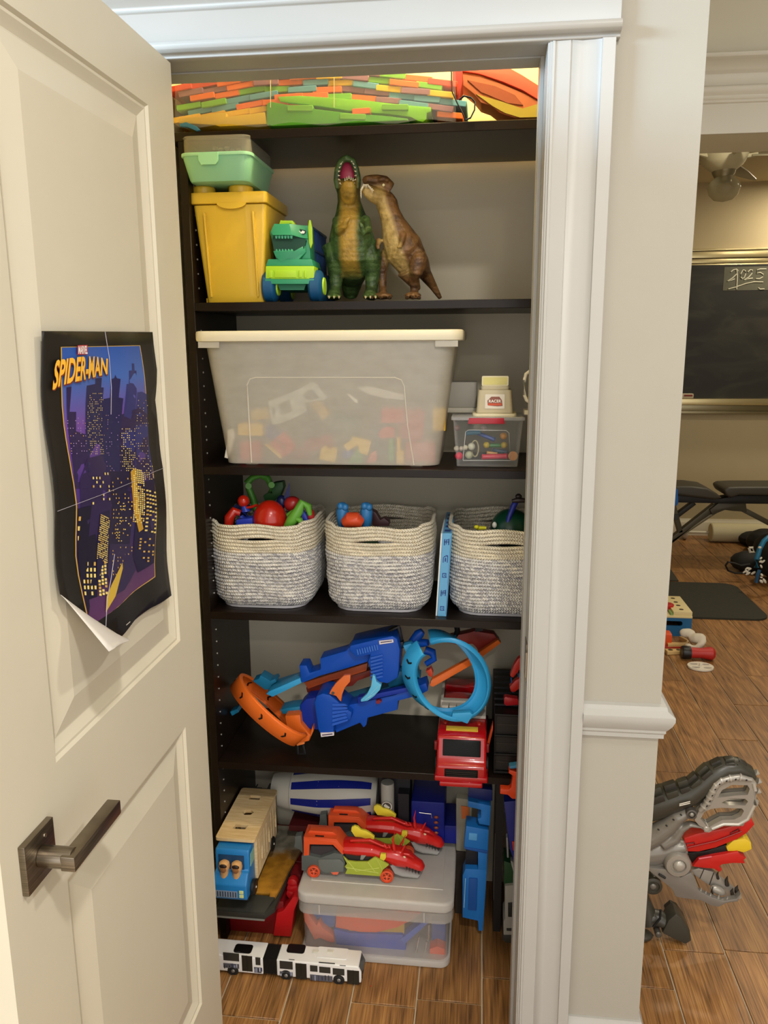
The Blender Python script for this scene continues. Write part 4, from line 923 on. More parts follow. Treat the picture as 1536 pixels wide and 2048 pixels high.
b = MB(); b.ell(Q(1037, 993, 1.88), (.008, .008, .007)); b.loft([Q(1024, 1002, 1.875), Q(1037, 1000, 1.873), Q(1052, 1001, 1.875)], [.004, .007, .005], 10); tag(b.build('toy_ball', M('#241a1c', .4)), 'black knob on top of the deep blue handle', 'toy')
b = MB(); b.ell(Q(953, 1054, 1.86), (.006, .006, .005)); b.loft([Q(953, 1056, 1.865), Q(972, 1056, 1.87)], [.005, .004], 8); tag(b.build('yellow_toy', M('#c9c41f', .4)), 'small yellow toy peeking over the rim of the right basket', 'toy')

# thin blue boxed game between the baskets
gz = Q(885, 1065, 1.85).z; gx0, gx1 = Q(871, 1215, 1.842).x, Q(893, 1215, 1.842).x
gb_ = thing('game_box', 'slim light blue boxed toy set standing between two rope baskets', 'box', ((gx0+gx1)/2, 1.95, zs), rz=0)
sh = .011; th = gx1-gx0; H_ = gz-zs
def shx(p): return Vector((p[0]+(p[2]-zs)/H_*sh, p[1], p[2]))
b = MB(); b.bb((gx0+.004, 1.843, zs), (gx1, 2.09, zs+H_)); b.v = [shx(v) for v in b.v]; b.build('box', M('#5fa2cf', .45), gb_, bev=.0008, seg=1)
b = MB(); b.bb((gx0, 1.845, zs), (gx0+.0038, 2.09, zs+H_-.001)); b.v = [shx(v) for v in b.v]; b.build('lid_edge', M('#d7dcdc', .5), gb_, bev=.0006, seg=1)
for fz, kind_ in ((.90, 0), (.70, 1), (.50, 2), (.29, 0), (.10, 2)):
    b = MB(); cz = zs+fz*H_; cx_ = (gx0+gx1)/2+.002; s_ = .0062
    def rect(x0, z0, x1, z1): b.bb((cx_+x0*s_, 1.8424, cz+z0*s_), (cx_+x1*s_, 1.8428, cz+z1*s_))
    if kind_ == 0: rect(-1, -1.4, -.6, 1); rect(-1, -.2, 1, .1); rect(.6, -1.2, 1, 1.2); rect(-.3, -1, 0, .8); rect(-.1, .6, .6, .9)
    elif kind_ == 1: rect(-1, -1.6, -.7, .6); rect(-.7, .6, -.1, 1); rect(-.1, .9, .9, 1.3); rect(.6, -1.6, .9, .9); rect(-.3, -1.2, .2, .3)
    else: rect(-.9, -.9, .9, -.6); rect(-.9, -.6, -.6, .9); rect(-.6, .6, .7, .9); rect(.4, -.6, .7, .6); rect(-.2, -.3, .1, .3)
    b.v = [shx(v) for v in b.v]; b.build('printed_vehicle', M('#1d3f86', .5), gb_)
b = MB(); b.bb((gx1-.0024, 1.8424, zs+.006), (gx1-.0018, 1.8428, zs+H_-.006)); b.v = [shx(v) for v in b.v]; b.build('printed_line', M('#1f4a94', .5), gb_)
for i in range(5): b = MB(); b.bb((gx0+.008, 1.86+.045*i, zs+H_+.0001), (gx1-.004, 1.88+.045*i, zs+H_+.0006)); b.v = [shx(v) for v in b.v]; b.build('printed_vehicle', M('#1d3f86', .5), gb_)

# ================================================================ FOURTH SHELF: THE RACE TRACK, THE FIRE ENGINE
zs = SZ[4]
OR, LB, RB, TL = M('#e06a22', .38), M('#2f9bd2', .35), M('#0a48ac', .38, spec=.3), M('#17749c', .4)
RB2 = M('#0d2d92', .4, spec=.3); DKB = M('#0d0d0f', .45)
trk = thing('race_track_set', 'blue and orange looping toy race track set on the lowest shelf', 'race track', Q(720, 1450, 1.93))
trk.location.z = zs
U = [(-.5, 0), (-.5, .22), (-.42, .22), (-.42, .07), (.42, .07), (.42, .22), (.5, .22), (.5, 0)]
def ring_track(c, A, B_, side, w_, a0, a1, n, mat, name, wob=None, depth=1.):
    P, S_, Up = [], [], []; side = Vector(side).normalized()
    for i in range(n+1):
        t = R(a0+(a1-a0)*i/n); p = Vector(c)+Vector(A)*math.cos(t)+Vector(B_)*math.sin(t)
        if wob: p = p+Vector(wob)*((i/n)-.5)
        P.append(p)
    for i in range(len(P)):
        tg_ = (P[min(i+1, n)]-P[max(i-1, 0)]).normalized(); u = side-tg_*side.dot(tg_); u.normalize(); nn = tg_.cross(u)
        if nn.dot(Vector(c)-P[i]) < 0: nn = -nn
        S_.append(u*w_); Up.append(nn*w_)
    mb = MB().sweep(P, S_, Up, [(x, y*depth) for x, y in U]); o = mb.build(name, mat, trk, ang=50, bev=.0006, seg=1)
    return P, S_, Up, o
# orange loop
c = Q(536, 1418, 1.905)
P, S_, Up, ol = ring_track(c, (.092, -.02, -.068), (-.012, .085, -.012), (.62, -.25, .74), .046, 8, 350, 44, OR, 'orange_loop', wob=(.012, -.03, .012))
def slots(P, S_, Up, idx, par, mat=None):
    for i in idx:
        p = P[i]; t = (P[i+1]-P[i-1]).normalized(); s_ = S_[i].normalized(); u = Up[i].normalized(); m = MB()
        pts = [p+s_*a+t*b_+u*.0040 for a, b_ in ((-.009, -.004), (0, .001), (.009, -.004), (.009, .001), (0, .006), (-.009, .001))]
        m.prism(pts, u*-.0052); m.build('slot', mat or DKB, par)
slots(P, S_, Up, [6, 11, 16, 21, 28, 33, 38], ol)
# its exit lip and foot
b = MB(); b.prism([Q(a, b_, 1.87) for a, b_ in ((570, 1432), (600, 1430), (602, 1448), (620, 1470), (625, 1452), (627, 1462), (618, 1482), (600, 1486), (585, 1484), (575, 1460))], (0, .04, 0)); b.build('track_lip', OR, trk, bev=.002)
pxpoly(MB(), [(590, 1482), (607, 1480), (609, 1488), (594, 1492)], 1.872, .02).build('clip', M('#f08540', .4), trk, bev=.001)
b = MB()
for q in ((594, 606),):
    pxpoly(b, [(593, 1490), (597, 1490), (600, 1534), (594, 1534)], 1.88, .006); pxpoly(b, [(604, 1490), (608, 1489), (618, 1532), (611, 1534)], 1.88, .006); pxpoly(b, [(595, 1508), (611, 1507), (611, 1510), (595, 1511)], 1.88, .006)
pxpoly(b, [(592, 1531), (620, 1530), (620, 1537), (592, 1537)], 1.865, .03); b.build('black_leg', DKB, trk, bev=.001)
# blue loop
c = Q(893, 1354, 1.86)
P, S_, Up, bl = ring_track(c, (.094, .01, -.01), (-.008, .0, .103), (.72, -.66, -.12), .044, 128, 474, 58, LB, 'blue_loop', wob=(0, .05, 0), depth=1.25)
slots(P, S_, Up, [5, 9, 14, 18, 22], bl)
b = MB(); b.prism([Q(a, b_, 1.835) for a, b_ in ((905, 1427), (940, 1425), (946, 1430), (935, 1448), (922, 1443), (903, 1438))], (0, .02, 0)); b.build('track_joint', LB, trk, bev=.002)
# decks
up = MB(); pxpoly(up, [(602, 1364), (598, 1331), (613, 1331), (619, 1346), (641, 1339), (640, 1317), (692, 1302), (700, 1292), (742, 1282), (745, 1303), (735, 1324), (690, 1338), (640, 1352), (606, 1366)], 1.885, .05)
up.build('upper_deck', RB, trk, bev=.003)
up = MB(); pxpoly(up, [(697, 1300), (700, 1291), (760, 1277), (785, 1272), (795, 1278), (800, 1300), (798, 1340), (796, 1356), (775, 1368), (757, 1365), (742, 1345), (735, 1325), (740, 1310), (712, 1316)], 1.862, .09)
pb = up.build('tower_pod', RB, trk, bev=.006)
for i in range(9): pxpoly(MB(), [(713+4.9*i, 1299-1.2*i), (715.5+4.9*i, 1298.5-1.2*i), (718+4.9*i, 1309-1.2*i), (715.5+4.9*i, 1310-1.2*i)], 1.859, .006).build('rib', M('#2c66c4', .35), pb)
for i in range(7): pxpoly(MB(), [(741, 1315+7*i), (765, 1309+7*i), (766, 1312+7*i), (742, 1319+7*i)], 1.859, .005).build('rib', M('#1a55b8', .35), pb)
pxpoly(MB(), [(758, 1282), (786, 1279), (787, 1285), (759, 1289)], 1.859, .004).build('sticker', M('#d8d2d6', .4), pb, label='white strip sticker')
pxpoly(MB(), [(761, 1284), (784, 1281.2), (784, 1283), (761, 1286)], 1.8585, .003).build('sticker_text', M('#4a3f5a', .4), pb)
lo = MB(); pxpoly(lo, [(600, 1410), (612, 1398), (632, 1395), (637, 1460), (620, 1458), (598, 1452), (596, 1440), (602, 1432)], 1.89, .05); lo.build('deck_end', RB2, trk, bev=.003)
lo = MB(); pxpoly(lo, [(628, 1405), (633, 1392), (645, 1387), (660, 1390), (672, 1400), (690, 1415), (704, 1425), (702, 1440), (668, 1450), (668, 1468), (655, 1475), (642, 1473), (636, 1460)], 1.853, .085)
lp = lo.build('launch_pod', RB, trk, bev=.006)
for i in range(6): pxpoly(MB(), [(664, 1407+8*i), (690+3*(i % 3), 1408+6*i), (695, 1412+6*i), (665, 1412+8*i)], 1.850, .006).build('rib', M('#1d58c0', .35), lp)
pxpoly(MB(), [(641, 1466), (668, 1465), (668, 1471), (642, 1474)], 1.850, .004).build('sticker', M('#d8d2d6', .4), lp, label='white strip sticker')
pxpoly(MB(), [(644, 1469.4), (665, 1467), (665, 1469), (644, 1471.4)], 1.8493, .003).build('sticker_text', M('#4a3f5a', .4), lp)
lo = MB(); pxpoly(lo, [(668, 1453), (690, 1430), (698, 1410), (790, 1390), (820, 1378), (852, 1366), (856, 1382), (836, 1392), (796, 1402), (795, 1420), (758, 1430), (735, 1436), (733, 1450), (727, 1456), (720, 1446), (672, 1466)], 1.875, .05); lo.build('lower_deck', RB, trk, bev=.003)
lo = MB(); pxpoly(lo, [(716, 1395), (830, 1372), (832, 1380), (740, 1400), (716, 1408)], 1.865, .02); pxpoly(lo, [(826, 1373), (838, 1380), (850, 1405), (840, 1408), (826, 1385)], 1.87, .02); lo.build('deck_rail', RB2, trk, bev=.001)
pxpoly(MB(), [(752, 1402), (758, 1400), (763, 1403), (758, 1408), (752, 1407)], 1.862, .01).build('lever_tab', M('#7a1e2c', .4), trk)
# tracks
def strip(pts, y, d, mat, name, th=None, bv=.0015): return pxpoly(MB(), pts, y, d).build(name, mat, trk, bev=bv)
strip([(532, 1388), (540, 1382), (600, 1356), (603, 1366), (545, 1394)], 1.885, .045, LB, 'track_strip')
strip([(505, 1362), (517, 1358), (521, 1351), (530, 1356), (540, 1362), (550, 1358), (553, 1364), (540, 1372), (605, 1352), (605, 1358), (545, 1378), (530, 1380)], 1.935, .04, TL, 'ramp_back')
strip([(560, 1420), (575, 1416), (600, 1413), (600, 1428), (565, 1428)], 1.90, .045, TL, 'track_strip')
strip([(460, 1424), (474, 1418), (478, 1424), (464, 1432)], 1.92, .03, TL, 'track_strip')
strip([(688, 1400), (745, 1384), (790, 1370), (840, 1352), (840, 1362), (790, 1383), (722, 1397), (695, 1408)], 1.93, .045, TL, 'track_strip')
strip([(795, 1345), (820, 1335), (835, 1340), (840, 1362), (820, 1375), (797, 1372), (780, 1380), (776, 1368)], 1.93, .04, TL, 'pillar')
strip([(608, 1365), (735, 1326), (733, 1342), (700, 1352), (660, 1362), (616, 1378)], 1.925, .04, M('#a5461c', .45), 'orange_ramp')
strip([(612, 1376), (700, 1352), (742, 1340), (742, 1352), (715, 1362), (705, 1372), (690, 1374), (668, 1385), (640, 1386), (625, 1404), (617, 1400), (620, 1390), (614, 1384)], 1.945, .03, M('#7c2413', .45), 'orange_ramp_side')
b = MB(); b.prism([Q(a, b_, y) for a, b_, y in ((658, 1388, 1.85), (663, 1378, 1.85), (672, 1366, 1.85), (688, 1351, 1.85), (701, 1350, 1.85), (700, 1364, 1.85), (690, 1375, 1.85), (684, 1390, 1.85), (682, 1404, 1.85), (678, 1400, 1.85), (672, 1392, 1.85))], (0, .012, 0)); fn = b.build('fin', M('#d8692c', .4), trk, bev=.002, label='curved orange fin')
MB().cyl(Q(666, 1386, 1.8485), Q(666, 1386, 1.856), .004, n=12).build('fin_pivot', DKB, fn)
b = MB(); b.prism([Q(a, b_, 1.85) for a, b_ in ((745, 1350), (750, 1352), (753, 1364), (763, 1370), (760, 1380), (748, 1393), (735, 1402), (722, 1404), (721, 1400), (734, 1388), (742, 1372))], (0, .012, 0)); fn = b.build('fin', M('#59b5dd', .4), trk, bev=.002, label='curved light blue fin')
for q in (((737, 1396), (752, 1385)), ((730, 1400), (742, 1390)), ((742, 1388), (756, 1372))): MB().tube([Q(q[0][0], q[0][1], 1.849), Q(q[1][0], q[1][1], 1.849)], .0011, 6).build('fin_rib', M('#8fd0ea', .4), fn)
b = MB(); pxpoly(b, [(776, 1262), (799, 1251), (800, 1255), (777, 1266)], 1.90, .02); pxpoly(b, [(781, 1262), (785, 1260), (795, 1292), (790, 1292)], 1.90, .006); pxpoly(b, [(795, 1256), (799, 1254), (806, 1290), (801, 1290)], 1.90, .006); pxpoly(b, [(790, 1286), (806, 1284), (808, 1296), (795, 1300)], 1.89, .02); b.build('black_stand', DKB, trk, bev=.001)
b = MB(); LP(b, [(825, 1285, 1.91, 10), (838, 1268, 1.91, 11), (845, 1262, 1.91, 7)]); LP(b, [(822, 1286, 1.91, 9), (845, 1286, 1.905, 9), (856, 1285, 1.90, 7)]); LP(b, [(850, 1300, 1.93, 9), (865, 1305, 1.93, 9), (868, 1318, 1.93, 7), (852, 1328, 1.93, 6)]); b.build('connector', RB, trk, bev=0)
strip([(806, 1292), (822, 1287), (826, 1293), (820, 1310), (812, 1306)], 1.875, .03, LB, 'track_end')
b = MB(); LP(b, [(913, 1250, 1.93, 6), (915, 1262, 1.93, 6), (908, 1276, 1.93, 5)]); pxpoly(b, [(950, 1254), (966, 1254), (966, 1262), (950, 1264)], 1.97, .02); b.build('black_hook', DKB, trk)
strip([(898, 1277), (912, 1275), (914, 1283), (896, 1284)], 1.90, .02, LB, 'hook_tab')
MB().prism([Q(859, 1371, 1.885), Q(863, 1360, 1.885), Q(932, 1322, 1.93), Q(996, 1280, 1.97), Q(1002, 1286, 1.97), Q(940, 1332, 1.93), Q(866, 1374, 1.885)], (0, .018, 0)).build('orange_straight', M('#d8641f', .4), trk, bev=.001, label='long straight orange track')
strip([(878, 1278), (940, 1265), (948, 1262), (988, 1268), (1000, 1284), (990, 1292), (960, 1308), (953, 1296), (945, 1288), (915, 1290), (890, 1285)], 1.99, .03, M('#8c1f12', .45), 'red_wing', bv=.003)
strip([(858, 1340), (862, 1336), (866, 1346), (865, 1355), (857, 1352), (852, 1342)], 1.90, .02, M('#c23c1e', .45), 'orange_tab')

# ---- fire engine, nose over the shelf edge
fe = thing('fire_engine', 'red toy fire engine with white ladder bed, nose over the shelf edge', 'toy truck', (Q(922, 1570, 1.78).x, 1.95, zs))
RE, RE2 = M('#a30b12', .22, coat=.5), M('#7c0a10', .3); fx = Q(922, 1540, 1.77).x; FY = 1.768
def zy(py, y=FY): return Q(922, py, y).z
wpx = FY/FPX
zb_ = max(zs+.004, zy(1572)); 
b = MB()
def fpoly(pts, y, d, mat, name, par=fe, bv=.002, label=None): return pxpoly(MB(), pts, y, d).build(name, mat, par, bev=bv, label=label)
# cab as a shell of slabs: bumper, grille block, hood, windscreen wall, roof
zw0, zw1 = Q(922, 1513, FY+.022).z, Q(922, 1479, FY+.034).z; zrf = zw1+.009
wl, wr_ = Q(869, 1540, FY).x, Q(976, 1540, FY).x
b = MB()
prof = [(FY+.004, zs+.012), (FY+.004, zs+.050), (FY+.014, zs+.056), (FY+.020, zw0-.004), (FY+.036, zw1+.004), (FY+.052, zrf), (FY+.16, zrf), (FY+.16, zs+.012)]
b.prism([(wl+.004, y, z) for y, z in prof], (wr_-wl-.008, 0, 0)); cab = b.build('cab', RE, fe, bev=.006, seg=3)
b = MB(); b.bb((wl+.012, FY-.006, zs+.002), (wr_-.012, FY+.03, zs+.014)); b.bb((wl, FY, zs+.012), (wr_, FY+.05, zs+.026)); b.build('bumper', RE, fe, bev=.004)
b = MB(); b.bb((wl+.024, FY+.0005, zs+.024), (wr_-.024, FY+.006, zs+.044)); g_ = b.build('grille', M('#0a0808', .4, spec=.2), fe, bev=.002)
for i in range(3): MB().bb((wl+.028, FY-.0008, zs+.028+.005*i), (wr_-.028, FY+.001, zs+.0295+.005*i)).build('grille_bar', M('#26201f', .25), g_)

# windscreen follows the slope of the cab front
a_ = math.atan2(.014, .040)
b = MB(); b.box(((wl+wr_)/2, FY+.0275, (zw0+zw1)/2), (.092, .004, (zw1-zw0)*1.02), r=(-a_, 0, 0)); b.build('windscreen', M('#060607', .25, spec=.15), fe, bev=.003)
for s_ in (wl+.001, wr_-.001): MB().box((s_, FY+.028, zs+.092), (.006, .008, .022)).build('mirror', M('#6c0b11', .3), fe, bev=.001)
for y in (FY+.075, 2.07):
    for s_ in (wl-.003, wr_-.009):
        MB().lathe([(.014, 0), (.020, .001), (.021, .003), (.021, .010), (.018, .012)], (s_, y, zs+.021), 'X', 20).build('wheel', M('#111112', .6), fe)
zr_ = zrf
b = MB(); b.box((fx, FY+.070, zr_+.0012), (.078, .022, .002)); b.box((fx, FY+.070, zr_+.002), (.066, .014, .001)); b.build('roof_sticker', M('#d2b23a', .35), fe, label='gold banner sticker on the roof')
for s_ in (-1, 1): MB().ell((fx+s_*.042, FY+.105, zr_), (.007, .011, .006), n=14).build('beacon', M('#a5281c', .2), fe)
b = MB(); b.box((fx, FY+.108, zr_+.003), (.040, .008, .006)); b.build('light_bar', RE2, fe, bev=.001)
bedm = M('#bdb6aa', .45)
b = MB(); b.bb((wl+.008, FY+.162, zs+.02), (wr_-.008, 2.12, zs+.105)); b.build('body', RE2, fe, bev=.003)
b = MB(); b.bb((wl+.006, FY+.13, zr_+.0005), (wr_-.006, FY+.168, zr_+.008))
for i in range(5): b.bb((wl+.0085+i*.0195, FY+.165, zr_), (wl+.026+i*.0195, FY+.185, zr_+.016))
b.build('white_deck', bedm, fe, bev=.001)
st_ = MB(); st_.box((fx+.002, FY+.150, zr_+.0095), (.052, .022, .002)); s0 = st_.build('deck_sticker', M('#c3a23c', .4), fe)
MB().box((fx+.002, FY+.150, zr_+.0108), (.030, .014, .0008)).build('sticker_oval', M('#2b211c', .4), s0); MB().box((fx+.036, FY+.150, zr_+.0102), (.012, .016, .0022)).build('sticker_end', M('#a51a1c', .4), s0)
b = MB(); b.bb((wl+.005, FY+.185, zs+.10), (wl+.012, 2.12, zr_+.022)); b.bb((wr_-.012, FY+.185, zs+.10), (wr_-.005, 2.12, zr_+.022)); b.bb((wl+.012, FY+.187, zr_-.01), (wr_-.012, FY+.205, zr_+.020)); b.build('bed_rail', bedm, fe, bev=.001)
b = MB(); b.bb((wl+.013, FY+.206, zs+.10), (wr_-.013, 2.03, zr_+.012)); b.bb((wl+.013, 2.05, zs+.10), (wr_-.013, 2.10, zr_+.022)); b.build('red_hatch', RE, fe, bev=.003)
b = MB(); b.prism([Q(970, 1502, 1.85), Q(975, 1506, 1.85), Q(986, 1460, 1.85), Q(986, 1447, 1.85), Q(978, 1472, 1.85)], (0, .02, 0)); tag(b.build('curved_track', M('#c9481c', .4), bev=.001), 'orange curved track piece standing right of the fire engine', 'track piece')

# black play garage behind the jamb
gg = thing('play_garage', 'black multi-level toy garage at the right end of the lowest shelf', 'toy garage', (Q(1035, 1500, 1.83).x, 1.97, zs))
gx_, gX = Q(988, 1500, 1.835).x, .205; BK = M('#100e0e', .4, spec=.3)
GZ = [zs+.002, zs+.05, zs+.10, Q(1010, 1432, 1.84).z]
for i, z in enumerate(GZ): MB().bb((gx_, 1.836, z), (gX, 2.12, z+.006)).build('deck', BK, gg, bev=.001)
for x in (gx_, gX-.005): MB().bb((x, 1.84, zs+.008), (x+.005, 2.12, GZ[-1]+.0)).build('side_wall', BK, gg)
b = MB(); b.bb((gx_+.005, 1.845, zs+.008), (gX-.005, 1.85, GZ[-1])); b.build('back_panel', M('#1b1614', .4), gg)
for z in (zs+.03, zs+.055, zs+.08, zs+.105, zs+.13): MB().bb((gx_+.002, 1.8435, z), (gX-.002, 1.8452, z+.0015)).build('ledge', M('#3a332e', .4), gg)
for i in range(7): MB().bb((gx_, 1.88+.025*i, GZ[-1]+.008+.004*i), (gX, 1.884+.025*i, GZ[-1]+.012+.004*i)).build('grate_bar', M('#28262a', .3), gg)
b = MB(); pxpoly(b, [(1020, 1352), (1028, 1330), (1036, 1318), (1046, 1312), (1046, 1325), (1036, 1345), (1026, 1356)], 1.90, .02); pxpoly(b, [(1019, 1374), (1030, 1362), (1048, 1352), (1048, 1370), (1030, 1384), (1022, 1384)], 1.90, .02); b.build('red_ramp', M('#b8241c', .35), gg, bev=.002)
b = MB(); b.tube([Q(1022, 1355, 1.91), Q(1026, 1385, 1.91)], .0015, 6); b.tube([Q(1036, 1345, 1.91), Q(1040, 1370, 1.91)], .0015, 6); b.build('blue_strut', M('#2a5a96', .4), gg)
b = MB(); pxpoly(b, [(1008, 1396), (1012, 1394), (1036, 1398), (1038, 1410), (1012, 1412), (1008, 1408)], 1.875, .02); tag(b.build('small_red_car', M('#b01c24', .3), bev=.002), 'small red car parked on the black toy garage', 'toy car')

# ================================================================ ON THE CLOSET FLOOR
ORC, RDC, GYC, LMC, YLC = M('#e0552a', .38), M('#c81f1a', .3, coat=.3), M('#575c59', .5), M('#a3b03a', .45), M('#e3cf3a', .4)
# front storage box
LZ = .195; lx0, lx1 = -.447, -.042; lcx, ly0, ly1 = (lx0+lx1)/2, 1.772, 2.128; lcy = (ly0+ly1)/2
MK2 = milky('#d8d2cc', .17, .15)
sbx = thing('storage_box', 'clear lidded box of orange and blue track on the closet floor', 'storage box', (lcx, lcy, 0))
b = MB(X((lcx, lcy-.002, .083))); b.rbox((0, 0, 0), (lx1-lx0-.02, ly1-ly0-.022, .160), .028, taper=.985, wall=.0018, n=6); b.build('tub', MK2, sbx)
MB().rbox((lcx, lcy-.003, .011), (lx1-lx0-.016, ly1-ly0-.018, .020), .028, n=6).build('base_rim', milky('#e6e2db', .70, 0), sbx, bev=.004)
b = MB(); b.rbox((lcx, lcy, LZ-.016), (lx1-lx0, ly1-ly0, .030), .030, n=6); b.build('lid', milky('#e6e2db', .68, .1), sbx, bev=.008, seg=3)
b = MB(); b.rbox((lcx, lcy-.001, LZ-.045), (lx1-lx0-.003, ly1-ly0-.004, .030), .030, n=6, wall=.0012); b.build('lid_skirt', milky('#dcd8d0', .26, 0), sbx)
b = MB(); b.tube([Vector((lx0+.03, ly1-.03, LZ-.0005)), Vector((lx0+.03, ly0+.055, LZ-.0005)), Vector((lx1-.03, ly0+.055, LZ-.0005)), Vector((lx1-.03, ly1-.03, LZ-.0005))], .0016, 6, closed=True); b.build('lid_ridge', milky('#e2ded6', .8, 0), sbx)
for x in (lx0+.06, lx1-.075): MB().bb((x, ly0-.0012, LZ-.057), (x+.0018, ly0+.002, LZ-.032)).build('rib', milky('#eae6de', .8, 0), sbx)
IY = 1.806
def inner(name, pts, y, d, col, label, cat='track piece'): tag(pxpoly(MB(), pts, y, d).build(name, M(col, .42), bev=.0015), label, cat)
inner('curved_track', [(672, 1827), (671, 1855), (719, 1864), (753, 1865), (794, 1855), (824, 1840), (843, 1826), (783, 1824)], IY-.002, .03, '#e8663a', 'wide curved orange track lying across the top inside the clear box')
inner('yellow_plate', [(695, 1861), (702, 1870), (809, 1870), (808, 1848), (780, 1850)], IY+.012, .02, '#c9a53a', 'yellow plate under the wide orange curve in the clear box', 'toy part')
inner('blue_track', [(667, 1858), (697, 1866), (805, 1870), (813, 1892), (809, 1913), (740, 1913), (672, 1888)], IY+.003, .04, '#2a4fb4', 'thick blue track body low in the middle of the clear box')
inner('blue_track', [(800, 1879), (848, 1842), (858, 1845), (809, 1889)], IY-.001, .03, '#3a62c4', 'blue track slanting up to the right inside the clear box')
inner('blue_track', [(616, 1824), (672, 1827), (670, 1853), (640, 1857), (618, 1838)], IY+.02, .04, '#3f68b8', 'blue piece in the upper left corner of the clear box')
inner('orange_track', [(607, 1824), (616, 1827), (633, 1851), (638, 1843), (645, 1856), (667, 1872), (669, 1885), (661, 1885), (640, 1876), (629, 1880), (624, 1870), (609, 1842)], IY-.002, .02, '#e06a42', 'forked orange track at the left inside the clear box')
inner('toy_brick', [(859, 1898), (874, 1893), (890, 1899), (890, 1919), (875, 1921), (859, 1918)], IY-.002, .03, '#e0603c', 'small orange brick in the lower right corner of the clear box', 'toy part')
inner('blue_plate', [(863, 1842), (891, 1845), (891, 1890), (863, 1888)], IY+.03, .03, '#3a55a0', 'blue plate at the right side of the clear box', 'toy part')
for a, l_ in (((832, 1909, 838, 1873), 'left silver axle standing in the clear box'), ((850, 1912, 853, 1882), 'middle silver axle standing in the clear box'), ((857, 1879, 858, 1850), 'upper silver axle standing in the clear box')):
    tag(MB().cyl(Q(a[0], a[1], IY), Q(a[2], a[3], IY), .0024, n=8).build('axle', M('#d8d4cf', .25, .8)), l_, 'axle')

